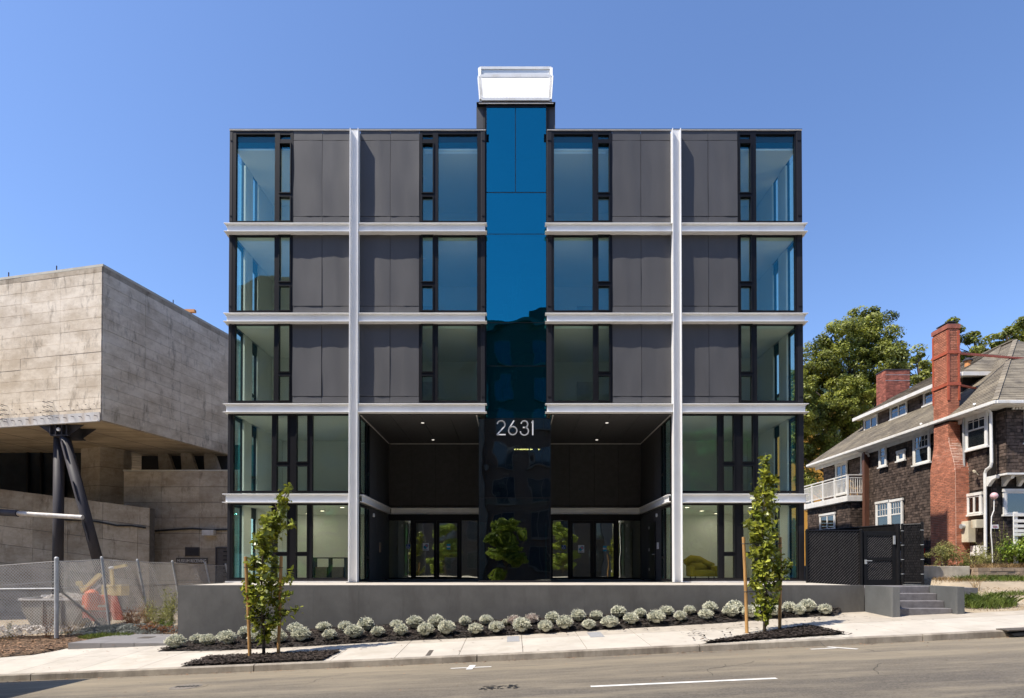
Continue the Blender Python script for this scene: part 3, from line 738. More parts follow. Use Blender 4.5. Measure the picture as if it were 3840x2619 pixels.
# recessed entrances
YA = 4.9
AL, AR = -5.42, 5.67
T0, T1 = FX(1796), FX(2065)
zCe = zC0 - .02
def wpanels(name, x0, x1, cuts, z0, z1, y, m, zc=None):
    xs = [x0] + cuts + [x1]
    for a, b_ in zip(xs[:-1], xs[1:]):
        zs = [z0] + ([zc] if zc else []) + [z1]
        for c_, d_ in zip(zs[:-1], zs[1:]):
            MB().box(a+.006, b_-.006, y, y+.03, c_+.006, d_-.006).build(name, M[m], bd)
for (x0, x1, cuts, tx) in ((AL, T0, [FX(1545, YA), FX(1634, YA), FX(1722, YA)], 0), (T1, AR, [FX(2136, YA), FX(2228, YA), FX(2318, YA)], 1)):
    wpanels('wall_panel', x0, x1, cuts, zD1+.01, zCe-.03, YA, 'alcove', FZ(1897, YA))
    MB().box(x0, x1, YA+.035, YA+.10, zD1-.3, zC1).build('wall_backing', M['frame'], bd)
    ibeam('entrance_beam', x0+.12, x1, zD0+.04, zD1-.0, y0=YA-.16, y1=YA-.002)
    # ceiling boards
    cx = [x0] + [x0 + (x1-x0)*q for q in (.25, .5, .75)] + [x1]
    for a, b_ in zip(cx[:-1], cx[1:]):
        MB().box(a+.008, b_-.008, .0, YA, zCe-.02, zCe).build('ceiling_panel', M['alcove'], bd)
    MB().box(x0, x1, .02, YA, zCe+.004, zCe+.03).build('ceiling_backing', M['frame'], bd)
    MB().box(x0+.06, x1, YA-.035, YA-.001, zCe-.05, zCe-.021).build('ceiling_trim', M['flash'], bd)
    for xx in ((x0, x0+.035) if tx == 0 else (x1-.035, x1), (x1-.1, x1-.065) if tx == 0 else (x0+.065, x0+.1)):
        MB().box(xx[0], xx[1], -.0, YA-.04, zCe-.05, zCe-.021).build('ceiling_trim', M['flash'], bd)
for (px, py, Y) in ((1585, 1584, 1.1), (1624, 1648, 4.07), (2276, 1587, 1.1), (2238, 1649, 4.07)):
    x = U(px, py, Y).x; b = MB(); b.tube([(x, Y, zCe-.034), (x, Y, zCe-.0205)], .075, 16)
    d_ = b.build('downlight', M['flash'], bd); MB().tube([(x, Y, zCe-.040), (x, Y, zCe-.0345)], .055, 16).build('lens', M['lamp_white'], d_)
for sx, X in ((1, AL), (-1, AR)):
    a, b_ = (X-.08, X) if sx > 0 else (X, X+.08)
    for (z0, z1) in ((zD1+.01, zCe), (.02, zD0)):
        xs = [1.45, 2.6, 3.75, YA]
        for c_, d_ in zip(xs[:-1], xs[1:]):
            if sx < 0 and z0 < 1 and c_ == 2.6 - 0 and False: continue
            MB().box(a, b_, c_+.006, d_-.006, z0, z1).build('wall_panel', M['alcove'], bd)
        fr = MB().box(a, b_, .02, .10, z0, z1).box(a, b_, .94, 1.04, z0, z1).box(a, b_, 1.36, 1.444, z0, z1)
        for (q0, q1) in ((.10, .94), (1.04, 1.36)): fr.box(a, b_, q0, q1, z0, z0+.09).box(a, b_, q0, q1, z1-.09, z1)
        fr.box(a, b_, 1.04, 1.36, z0+.85, z0+.93); fr = fr.build('side_window', M['frame'], bd); xm = (a+b_)/2
        MB().box(xm-.006, xm+.006, .10, .94, z0+.09, z1-.09).build('pane', M['glass'], fr)
        MB().box(xm-.006, xm+.006, 1.04, 1.36, z0+.09, z0+.85).build('pane', M['glass'], fr); MB().box(xm-.006, xm+.006, 1.04, 1.36, z0+.93, z1-.09).build('pane', M['glass'], fr)
    xf, xb = (X+.14, X+.004) if sx > 0 else (X-.14, X-.004)
    ibeam_y('entrance_beam', xf, xb, .0, YA-.005, zD0+.04, zD1)
    for (yy) in (2.0,):
        xx = X + sx*.03; MB().tube([(X, yy, 2.57), (X+sx*.05, yy, 2.57)], .075, 14).build('wall_lamp', M['signwhite'], bd)
# staff door in the right-hand entrance wall
dr = MB().box(AR-.03, AR-.002, 2.25, 3.25, .03, 2.35).build('door', M['frame'], bd)
MB().tube([(AR-.03, 2.36, 1.05), (AR-.08, 2.36, 1.05), (AR-.08, 2.5, 1.05)], .014, 8).build('handle', M['flash'], dr)
for z in (.4, 1.2, 2.1): MB().box(AR-.045, AR-.031, 3.2, 3.24, z, z+.11).build('hinge', M['flash'], dr)
MB().box(AR-.05, AR-.004, 1.75, 1.9, 1.25, 1.5).build('intercom', M['flash'], bd); MB().box(AL+.004, AL+.05, 3.0, 3.2, 1.15, 1.55).build('intercom', M['box'], bd)
# entrance glazing
zt = zD0 + .03
def gz(py): return FZ(py, YA)
def gx(px): return FX(px, YA)
for flip, (sp, d1, d2, sl) in ((0, ((1459, 1543), (1562, 1628), (1649, 1715), (1732, 1796))), (1, ((2318, 2400), (2147, 2212), (2234, 2299), (2067, 2129)))):
    x0, x1 = (AL+.0, T0) if not flip else (T1, AR)
    fr = window(x0, x1, .02, zt, [(gx(sp[0]), gx(sp[1]), [(.07, gz(1953))]), (gx(sl[0])+(.06 if flip else 0), gx(sl[1])-(0 if flip else .06), [(.07, gz(1953))]),
                (gx(d1[0])-.12, gx(d2[1])+.12, [(.03, gz(1953))])], y=YA, name='entrance_screen', gm='door_glass', sash=False)
    # the doorway pane made by window() is replaced by two door leaves
    for c in [c for c in fr.children if (c.bound_box[6][0]-c.bound_box[0][0]) > 1.4]: bpy.data.objects.remove(c)
    xm = (gx(d1[1]) + gx(d2[0]))/2
    for (a, b_, ga, gb, hs) in ((gx(d1[0])-.115, xm-.004, gx(d1[0]), gx(d1[1]), 1), (xm+.004, gx(d2[1])+.115, gx(d2[0]), gx(d2[1]), -1)):
        dz0, dz1, zz0, zz1 = .035, gz(1953)-.004, gz(2163), gz(1963)
        dl = MB().box(a, ga, YA-.01, YA+.04, dz0, dz1).box(gb, b_, YA-.01, YA+.04, dz0, dz1).box(ga, gb, YA-.01, YA+.04, dz0, zz0).box(ga, gb, YA-.01, YA+.04, zz1, dz1).build('door', M['frame'], bd)
        MB().box(ga, gb, YA+.012, YA+.022, zz0, zz1).build('pane', M['door_glass'], dl)
        hx = (b_-.05) if hs > 0 else (a+.05)
        MB().tube([(hx, YA-.01, .95), (hx, YA-.06, .95), (hx, YA-.06, 1.25), (hx, YA-.01, 1.25)], .012, 8).build('handle', M['trim'], dl)
    wx, wz = ((1531, 2050), (2114, 2052.6))[flip]
    c = U(wx, wz, YA+.04); s_ = .095
    sg = MB().box(c.x-s_, c.x+s_, YA+.046, YA+.052, c.z-s_, c.z+s_).build('access_sign', M['blue'], bd)
    g = MB(); y_ = YA+.043
    pts = [(c.x+.055*math.cos(t)-.012, y_, c.z-.03+.048*math.sin(t)) for t in [math.radians(q) for q in range(130, 371, 20)]]
    g.tube(pts, .009, 6); g.tube([(c.x-.018, y_, c.z+.045), (c.x-.012, y_, c.z-.01), (c.x+.03, y_, c.z-.012), (c.x+.05, y_, c.z-.06), (c.x+.068, y_, c.z-.05)], .010, 6); g.ball((c.x-.02, y_, c.z+.068), .016, 8, 5)
    g.build('symbol', M['signwhite'], sg)
    px_, pz_ = ((1597, 2051), (2179.5, 2059))[flip]; c = U(px_, pz_, YA)
    po = MB().box(c.x-.135, c.x+.135, YA-.004, YA+.006, c.z-.165, c.z+.165).build('poster', M['signwhite'], bd)
    b = MB(); b.tube([(c.x-.03, YA-.010, c.z-.02), (c.x-.03, YA-.0045, c.z-.02)], .075, 16); b.build('print', M['teal'], po)
    b = MB(); b.tube([(c.x+.035, YA-.014, c.z+.045), (c.x+.035, YA-.0105, c.z+.045)], .08, 16); b.build('print', M['teal'], po)
    b = MB(); b.tube([(c.x+.035, YA-.018, c.z+.045), (c.x+.035, YA-.0145, c.z+.045)], .055, 14); b.build('print', M['pinkprint'], po)
    b = MB()
    for q in range(3): b.box(c.x-.11, c.x+.05+.03*q, YA-.007, YA-.0045, c.z-.150+.018*q, c.z-.142+.018*q)
    b.build('text_line', M['furn'], po)
    px_, pz_ = ((1682, 2051), (2268, 2058))[flip]; c = U(px_, pz_, YA)
    po = MB().box(c.x-.08, c.x+.08, YA-.004, YA+.006, c.z-.12, c.z+.12).build('notice', M['cyan'], bd)
    MB().box(c.x-.08, c.x+.08, YA-.008, YA-.0045, c.z-.035, c.z+.035).build('print', M['signwhite'], po)
# lobby
lob = MB(); lob.box(AL, AR, 9.2, 9.3, 0, zD0); lob.box(AL, T0-.3, YA+.14, 9.2, zD0+.0, zD0+.06); lob.box(T1+.3, AR, YA+.14, 9.2, zD0, zD0+.06); lob.box(AL-.1, AL, YA+.14, 9.2, 0, zD0).box(AR, AR+.1, YA+.14, 9.2, 0, zD0)
lob.build('lobby_lining', M['lobby_wall'], bd); MB().box(AL, AR, YA+.0, 9.2, -.02, .015).build('lobby_floor', M['slab'], bd)
for x in (-4.9, 5.1): MB().box(x-.35, x+.35, 6.2, 6.9, .02, zD0).build('lobby_pier', M['white_wall'], bd)

# glass stair tower
ty = .06
def tpane(x0, x1, ya, yb, gm='tower_glass'):
    MB().box(x0+.012, x1-.012, ty, ty+.014, FZ(yb)+.012, FZ(ya)-.012).build('tower_pane', M[gm], bd)
xm = FX(1933); a, b_ = FX(1823), FX(2049.5)
tpane(a, xm, 399, 718); tpane(xm, b_, 399, 718)
for (p_, q) in ((719, 875), (875, 1208), (1208, 1371), (1371, 1569)): tpane(a, b_, p_, q)
for (p_, q) in ((1569, 1867), (1867, 2178)): tpane(T0, T1, p_, q, 'lobby_glass')
fr = MB().box(a-.03, a+.010, ty-.02, ty+.06, FZ(1569), FZ(397)).box(b_-.010, b_+.03, ty-.02, ty+.06, FZ(1569), FZ(397)).box(a+.01, b_-.01, ty-.02, ty+.06, FZ(399), FZ(389))
fr.box(xm-.012, xm+.012, ty+.002, ty+.05, FZ(717), FZ(400))
for p_ in (718.5, 875, 1208, 1371): fr.box(a+.011, b_-.011, ty+.002, ty+.05, FZ(p_)-.012, FZ(p_)+.012)
fr.box(T0, T1, ty+.002, ty+.05, FZ(1569)-.012, FZ(1569)+.012).box(T0, T1, ty+.002, ty+.05, FZ(1867)-.012, FZ(1867)+.012).box(T0, T0+.011, ty, ty+.05, .02, FZ(1575)).box(T1-.011, T1, ty, ty+.05, .02, FZ(1575))
fr.build('tower_frame', M['frame'], bd)
MB().box(T0-.01, T1+.01, ty-.05, ty+.1, .0, FZ(2178)).build('tower_sill', M['trim'], bd)
for x in (T0, T1): MB().box(x-.006, x+.006, ty+.02, YA, .03, zCe-.03).build('tower_side_pane', M['tower_glass'], bd)
tw = MB()
tw.box(a-.1, b_+.1, 2.9, 3.0, 0, FZ(400))
tw.box(a-.12, a-.05, .12, 2.9, zC1, FZ(400)).box(b_+.05, b_+.12, .12, 2.9, zC1, FZ(400))
tw.build('stair_wall', M['dark_int'], bd)
for (z0, z1) in ((zA0, zA1), (zB0, zB1), (zC0, zC1), (zD0, zD1)):
    MB().box(a-.04, b_+.04, .5, 2.88, z0, z1-.1).build('stair_landing', M['slab'], bd)
# stair flights behind the glass
for (z0, z1) in ((.02, zD1-.1), (zD1-.1, zC1-.1), (zC1-.1, zB1-.1), (zB1-.1, zA1-.1)):
    n = 9
    for i in range(n):
        x = a+.25+1.5*i/n; z = z0+(z1-z0)*(i+1)/n
        MB().box(x, x+.22, 1.3, 2.3, z-.05, z).build('stair_tread', M['slab'], bd)
p0, p1 = U(1962, 1686, 1.2), U(1982, 1686, 1.2)
for (xa, xb) in ((1928, 1934), (1938, 1943), (1946, 1982), (1987, 1997), (2018, 2024)):
    x0, x1 = FX(xa, .4, 1686), FX(xb, .4, 1686); z = FZ(1686, .4)
    MB().box(x0, x1, .36, .42, z-.014, z+.014).build('linear_lamp', M['lamp_warm'], bd)
# tower head
MB().box(FX(1786), FX(2084), .0, 3.0, FZ(388), FZ(382.5)).build('tower_cap', M['frame'], bd, bevel=.008)
MB().box(FX(1795), FX(2076), -.02, .0, FZ(390.5), FZ(388.5)).build('cap_flashing', M['flash'], bd)
for (p_, q) in ((1785, 1821.5), (2051, 2084)):
    MB().box(FX(p_), FX(q), .16, 3.0, ZR-.12, FZ(388.3)).build('tower_cladding', M['panel'], bd)
MB().box(FX(1822), FX(2050), 2.9, 3.0, ZR-.4, FZ(388.3)).build('tower_back', M['trim'], bd)
# white louvred box on top
wb = thing('roof_screen', (FX(1933, 1.2), 1.2, FZ(382)), 'white trapezoid louvred screen box standing on the stair tower roof', 'roof screen')
def frame_face(nm, bl, br, tl, tr, wd, th, sheet_m, nrib):
    bl, br, tl, tr = map(Vector, (bl, br, tl, tr)); b = MB()
    for p_, q in ((bl, tl), (br, tr), (bl, br), (tl, tr)): b.bar(p_, q, th, wd)
    fr_ = b.build(nm, M['white_paint'], wb)
    sh_ = Vector((0, -.035, 0)); MB().quad(bl+sh_, br+sh_, tr+sh_, tl+sh_).build('sheet', M[sheet_m], fr_)
    b = MB()
    for i in range(1, nrib): 
        t_ = i/nrib; p_, q = bl.lerp(br, t_), tl.lerp(tr, t_); b.bar(p_+Vector((0, -.04, 0)), q+Vector((0, -.04, 0)), .008)
    if nrib: b.build('rib', M['white_paint'], fr_)
yb_, yt_, yk = .40, 1.05, 2.3
F0 = U(1806, 378, yb_), U(2061, 378, yb_), U(1799, 291, yt_), U(2067, 291, yt_)
zk = FZ(260, yk); B0 = (F0[0].x, yk, F0[0].z), (F0[1].x, yk, F0[0].z), (U(1799, 260, yk).x, yk, zk), (U(2067, 260, yk).x, yk, zk)
frame_face('front_frame', *F0, .10, .16, 'poly', 22)
frame_face('back_frame', *B0, .10, .14, 'poly', 0)
frame_face('side_frame', F0[0], B0[0], F0[2], B0[2], .10, .10, 'poly', 0); frame_face('side_frame', F0[1], B0[1], F0[3], B0[3], .10, .10, 'poly', 0)

# house number: light sans strokes
def digit(paths, cx, cz, h, wd, y):
    b = MB()
    for pts in paths:
        q = [(cx+p_[0]*h, y, cz+p_[1]*h) for p_ in pts]
        for p_, r in zip(q[:-1], q[1:]):
            d = Vector(r)-Vector(p_); d.normalize(); n_ = Vector((d.z, 0, -d.x)); e = d*wd*.22
            b.obox(Vector(p_)-e, d, n_, (0, 1, 0), 0, (Vector(r)-Vector(p_)).length+wd*.44, -wd/2, wd/2, 0, .02)
    return b.build('house_digit', M['signwhite'], bd)
def arc(cx, cz, r, a0, a1, n=16, ry=None):
    ry = ry or r; return [(cx+r*math.cos(math.radians(a0+(a1-a0)*i/n)), cz+ry*math.sin(math.radians(a0+(a1-a0)*i/n))) for i in range(n+1)]
hD = (FZ(1578)-FZ(1632)); zb_ = FZ(1631); wd = .043; k_ = 390.0
X0 = lambda q: (q)/k_
dig = [([arc(.285, .715, .265, 165, -35) + [(.0, .02), (.585, .02)]], 530),
       ([[(1-.62, .98), (.055, .46)] , arc(.305, .30, .28, 0, 360, 26)], 838),
       ([arc(.30, .745, .23, 165, -80, 14) + [(.21, .52)], arc(.295, .27, .28, 75, -170, 16)], 1155),
       ([[(.12, 0), (.12, .97)], [(.05, .87), (.12, .92)]], 1450)]
for paths, xz in dig: digit(paths, FX(1790 + xz/7.2034, 0), zb_, hD, wd, ty-.045)

# furniture seen through the glass
def desk(x, y, z, lab, wd=1.1):
    t = thing('desk', (x, y, z), lab, 'desk', 'desks in the rooms')
    MB().box(x-wd/2, x+wd/2, y-.3, y+.3, z+.70, z+.74).build('desk_top', M['furn'], t)
    MB().box(x-wd/2+.03, x+wd/2-.03, y+.25, y+.28, z+.35, z+.699).build('modesty_panel', M['furn'], t)
    for sx in (-1, 1):
        for sy in (-1, 1): MB().box(x+sx*(wd/2-.05)-.025, x+sx*(wd/2-.05)+.025, y+sy*.25-.025, y+sy*.25+.025, z, z+.699).build('leg', M['furn'], t)
desk(-7.9, 1.9, lev[5][0], 'dark desk behind the top left corner window'); desk(-7.9, 1.9, lev[4][0], 'dark desk behind the fourth floor left corner window')
desk(-7.9, 1.9, lev[3][0], 'dark desk behind the third floor left corner window'); desk(8.0, 2.2, lev[5][0], 'dark desk behind the top right corner window')
t = thing('armchair', (FX(2632, 1.9), 1.9, .0), 'mustard yellow rounded armchair inside the ground floor right window', 'armchair')
x = FX(2632, 1.9)
MB().box(x-.42, x+.42, 1.6, 2.2, .18, .44).build('seat', M['yellowchair'], t, bevel=.08)
b = MB(); pts = [(x-.55, 2.3, .72), (x-.3, 2.38, .86), (x, 2.4, .82), (x+.3, 2.36, .66), (x+.52, 2.2, .58)]; b.tube(pts, [.14, .17, .17, .15, .12], 10); b.box(x-.5, x+.48, 2.24, 2.42, .2, .72); b.build('backrest', M['yellowchair'], t, smooth=True)
for sx in (-1, 1):
    MB().box(x+sx*.47-.08, x+sx*.47+.08, 1.62, 2.2, .18, .6).build('armrest', M['yellowchair'], t, bevel=.05)
    for yy in (1.68, 2.3): MB().box(x+sx*.36-.02, x+sx*.36+.02, yy-.02, yy+.02, .0, .179).build('leg', M['furn'], t)
t = thing('storage_crates', (FX(1230, 1.6), 1.6, 0), 'low stack of dark shelving with cartons inside ground floor left window', 'shelf')
x = FX(1240, 1.8)
MB().box(x-.62, x+.62, 1.7, 2.1, .02, .06).box(x-.62, x-.58, 1.7, 2.1, .06, .88).box(x+.58, x+.62, 1.7, 2.1, .06, .88).box(x-.62, x+.62, 1.7, 2.1, .88, .92).box(x-.02, x+.02, 1.7, 2.1, .06, .88).build('shelf_frame', M['furn'], t)
for dx in (-.32, .32): MB().box(x+dx-.22, x+dx+.22, 1.75, 2.05, .062, .55).build('carton', M['box'], t)

# ------------------------------------------------------------------ patio, front wall, entry stair
MB().box(XL+.03, 10.42, WY+.23, -.002, -.25, 0).build('patio', M['walk'], kind='structure')
rw = thing('retaining_wall', (0, WY, -1), 'long smooth grey painted concrete wall in front of the black building', 'retaining wall')
xs = list(np.arange(-10.08, 10.6, 1.363)); xs[-1] = 10.63
for a_, b2 in zip(xs[:-1], xs[1:]):
    MB().box(a_+.0012, b2-.0012, WY, WY+.225, -2.5, .003).build('wall_section', M['wallgrey'], rw)
MB().box(-10.08, -9.86, WY+.227, .02, -2.5, .0).build('wall_return', M['wallgrey'], rw)
st = thing('entry_stair', (11.6, -3.9, -.8), 'grey concrete stair with four steps between low cheek walls at right', 'stair')
for i in range(4):
    y0 = -4.32 + .3*i; zt_ = -.80 + .2*(i+1)
    MB().box(10.86, 12.44, y0, -2.9 if i == 3 else y0+.36, -1.2, zt_-.02).build('step', M['step'], st, bevel=.015)
MB().box(10.64, 10.855, -4.5, WY+.0, -1.3, .003).build('cheek_wall', M['wallgrey2'], st, bevel=.01)
MB().box(12.445, 12.66, -4.5, -2.2, -1.3, .003).build('cheek_wall', M['wallgrey2'], st, bevel=.01)
MB().box(10.44, 14.3, -2.895, .2, -.6, -.085).build('stair_landing', M['step'], st)
# ------------------------------------------------------------------ foliage helpers
def leaves(name, C, size, m, parent=None, out=None, up=.4, shape='quad', aspect=.55, **props):
    C = np.asarray(C, dtype=float); n = len(C)
    nv = NR.normal(size=(n, 3)); nv /= np.linalg.norm(nv, axis=1)[:, None]; nv[:, 2] += up
    if out is not None: nv += out
    nv /= np.linalg.norm(nv, axis=1)[:, None] + 1e-9
    t = np.cross(nv, NR.normal(size=(n, 3))); t /= np.linalg.norm(t, axis=1)[:, None] + 1e-9
    s = np.cross(nv, t); sz = size*NR.uniform(.5, 1.4, size=(n, 1))
    if shape == 'quad': T = [(-1, 0, 0), (0, -aspect, .12), (1, 0, 0), (0, aspect, .12)]
    else: T = [(-1, 0, 0), (-.55, -.34, .10), (-.3, -.24, .06), (.05, -.62, .16), (.25, -.34, .08), (.6, -.44, .12), (1, 0, -.1), (.6, .44, .12), (.25, .34, .08), (.05, .62, .16), (-.3, .24, .06), (-.55, .34, .10)]
    k = len(T); V = np.empty((n, k, 3))
    for i, (a, b, c) in enumerate(T): V[:, i, :] = C + sz*(t*a + s*b + nv*c)
    return npmesh(name, V.reshape(-1, 3), np.arange(n*k).reshape(n, k), m, parent, **props)
def blades(name, base, h, m, parent=None, lean=.35, wd=.006, **props):
    base = np.asarray(base, dtype=float); n = len(base); a = NR.uniform(0, 6.283, n); hh = h*NR.uniform(.45, 1.25, n); ln = NR.normal(0, lean, (n, 2))
    side = np.stack([np.cos(a), np.sin(a), 0*a], 1)*wd
    tip = base + np.stack([ln[:, 0]*hh, ln[:, 1]*hh, hh], 1); mid = base + np.stack([ln[:, 0]*hh*.3, ln[:, 1]*hh*.3, hh*.6], 1)
    V = np.stack([base-side, base+side, mid+side*.8, tip, mid-side*.8], 1).reshape(-1, 3)
    return npmesh(name, V, np.arange(n*5).reshape(n, 5), m, parent, **props)
def clumps(n, cen, rad, puff, m):
    """points of a crown: n leaves in m puffs spread over an ellipsoid; returns points and outward directions"""
    cen = np.asarray(cen); rad = np.asarray(rad)
    d = NR.normal(size=(m, 3)); d /= np.linalg.norm(d, axis=1)[:, None]; rr = NR.uniform(.35, 1, (m, 1))**.6
    pc = cen + d*rr*rad; pr = puff*NR.uniform(.6, 1.4, m)
    idx = NR.integers(0, m, n); q = NR.normal(size=(n, 3)); q /= np.linalg.norm(q, axis=1)[:, None]
    q *= (NR.uniform(.25, 1, (n, 1))**.45)
    pts = pc[idx] + q*pr[idx][:, None]*np.array([1.15, 1.15, .75])
    return pts, q*.8 + d[idx]*.5

# silver cushion shrubs along the wall
def cushion(nsp, nbud, seed, dry=False):
    rr = np.random.default_rng(seed)
    d = rr.normal(size=(nsp, 3)); d[:, 2] = np.abs(d[:, 2])*.9 - .22; d /= np.linalg.norm(d, axis=1)[:, None]
    ph = np.arctan2(d[:, 1], d[:, 0]); lump = 1 + .10*np.sin(ph*3+seed) + .07*np.sin(ph*5+d[:, 2]*7+seed*2)
    r1 = (rr.uniform(.82, 1.02, nsp)*lump)[:, None]
    tip = d*r1*np.array([.245, .245, .215]) + np.array([0, 0, .185]); root = d*.52*np.array([.245, .245, .20]) + np.array([0, 0, .16])
    tip[:, 2] = np.maximum(tip[:, 2], .02); root[:, 2] = np.maximum(root[:, 2], .01)
    s = np.cross(d, rr.normal(size=(nsp, 3))); s /= np.linalg.norm(s, axis=1)[:, None]; s *= .0095
    V = np.stack([root-s*.6, root+s*.6, tip+s, tip-s], 1).reshape(-1, 3); Fq = [tuple(range(4*i, 4*i+4)) for i in range(nsp)]
    V = [tuple(v) for v in V]
    for i in rr.choice(nsp, nbud, replace=False):
        if d[i, 2] < -.05: continue
        c = tip[i]*1.0 + d[i]*rr.uniform(.005, .035); q = .0125; k = len(V)
        V += [(c[0]+q, c[1], c[2]), (c[0], c[1]+q, c[2]), (c[0]-q, c[1], c[2]), (c[0], c[1]-q, c[2]), (c[0], c[1], c[2]+q), (c[0], c[1], c[2]-q)]
        Fq += [(k, k+1, k+4), (k+1, k+2, k+4), (k+2, k+3, k+4), (k+3, k, k+4), (k+1, k, k+5), (k+2, k+1, k+5), (k+3, k+2, k+5), (k, k+3, k+5)]
    core = MB().ball((0, 0, .15), .15, 10, 7, .95); k = len(V); V += core.v; Fq += [tuple(i+k for i in f) for f in core.f]
    me = bpy.data.meshes.new('cushion_shrub'); me.from_pydata(V, [], Fq)
    me.materials.append(M['dryplant' if dry else 'silver']); me.materials.append(M['bud'])
    for j, p_ in enumerate(me.polygons):
        if nsp <= j < len(Fq)-len(core.f): p_.material_index = 1
    return me
cush = [cushion(2600, 330, s_) for s_ in (1, 2, 3, 4)]; cdry = cushion(420, 60, 9, True)
z5 = lambda x, y: (560+x/2.0386, 2000+y/2.0386); z6 = lambda x, y: (1700+x/2.0386, 2000+y/2.0386); z7 = lambda x, y: (2700+x/2.0386, 1960+y/2.0386)
fr_row = [z5(200, 890), z5(448, 868), z5(600, 862), z5(800, 848), z5(985, 850), z5(1160, 835), z5(1380, 825), z5(1563, 812), z5(1745, 800), z5(1927, 792), z5(2110, 795), z5(2270, 785),
          z6(168, 780), z6(327, 770), z6(520, 765), z6(707, 765), z6(848, 742), z6(1035, 745), z6(1195, 732), z6(1362, 705), z6(1548, 698), z6(1733, 680), z6(1932, 668), z6(2125, 650),
          z7(235, 735), z7(410, 722), z7(605, 715), z7(805, 710)]
bk_row = [z5(365, 855), z5(572, 835), z5(735, 815), z5(970, 805), z5(1120, 785), z5(1332, 765), z5(1498, 765), z5(1660, 755), z5(1890, 745), z5(2030, 738), z5(2197, 730),
          z6(88, 720), z6(250, 708), z6(400, 715), z6(760, 695), z6(960, 685), z6(1092, 675), z6(1258, 655), z6(1432, 655), z6(1637, 640), z6(1803, 632), z6(1955, 615), z6(2140, 612),
          z7(240, 680), z7(505, 680), z7(660, 685)]
ORD = 'first second third fourth fifth sixth seventh eighth ninth tenth eleventh twelfth thirteenth fourteenth fifteenth sixteenth seventeenth eighteenth nineteenth twentieth twenty-first twenty-second twenty-third twenty-fourth twenty-fifth twenty-sixth twenty-seventh twenty-eighth twenty-ninth thirtieth'.split()
def place_cushions(row, rowname, s0):
    for i, (px, py) in enumerate(sorted(row)):
        p = ghit(px, py, GB); o = bpy.data.objects.new('cushion_shrub', cush[R.randrange(4)]); S.collection.objects.link(o)
        o.location = (p.x, min(p.y, WY-.24), GB(p.x, min(p.y, WY-.24))+.03); k = R.uniform(.84, 1.18)*s0
        if rowname == 'back' and i == 13: k *= .6
        o.scale = (k*R.uniform(.95, 1.08), k*R.uniform(.95, 1.08), k*R.uniform(.92, 1.05)); o.rotation_euler = (0, 0, R.uniform(0, 6.28))
        tag(o, f'silvery cushion shrub, {ORD[i]} from left in the {rowname} row along the grey wall', 'shrub', 'silvery cushion shrubs along the grey wall')
place_cushions(fr_row, 'front', .86); place_cushions(bk_row, 'back', .82)
for (px, py, lab) in ((*z6(460, 716), 'withered pinkish cushion shrub touching a small silvery one, middle of bed'), (*z6(597, 702), 'withered sparse pale brown cushion shrub standing alone in middle of bed')):
    p = ghit(px, py, GB); o = bpy.data.objects.new('cushion_shrub', cdry); S.collection.objects.link(o); o.location = (p.x, p.y, p.z+.03); o.scale = (.85, .85, .8)
    tag(o, lab, 'shrub')

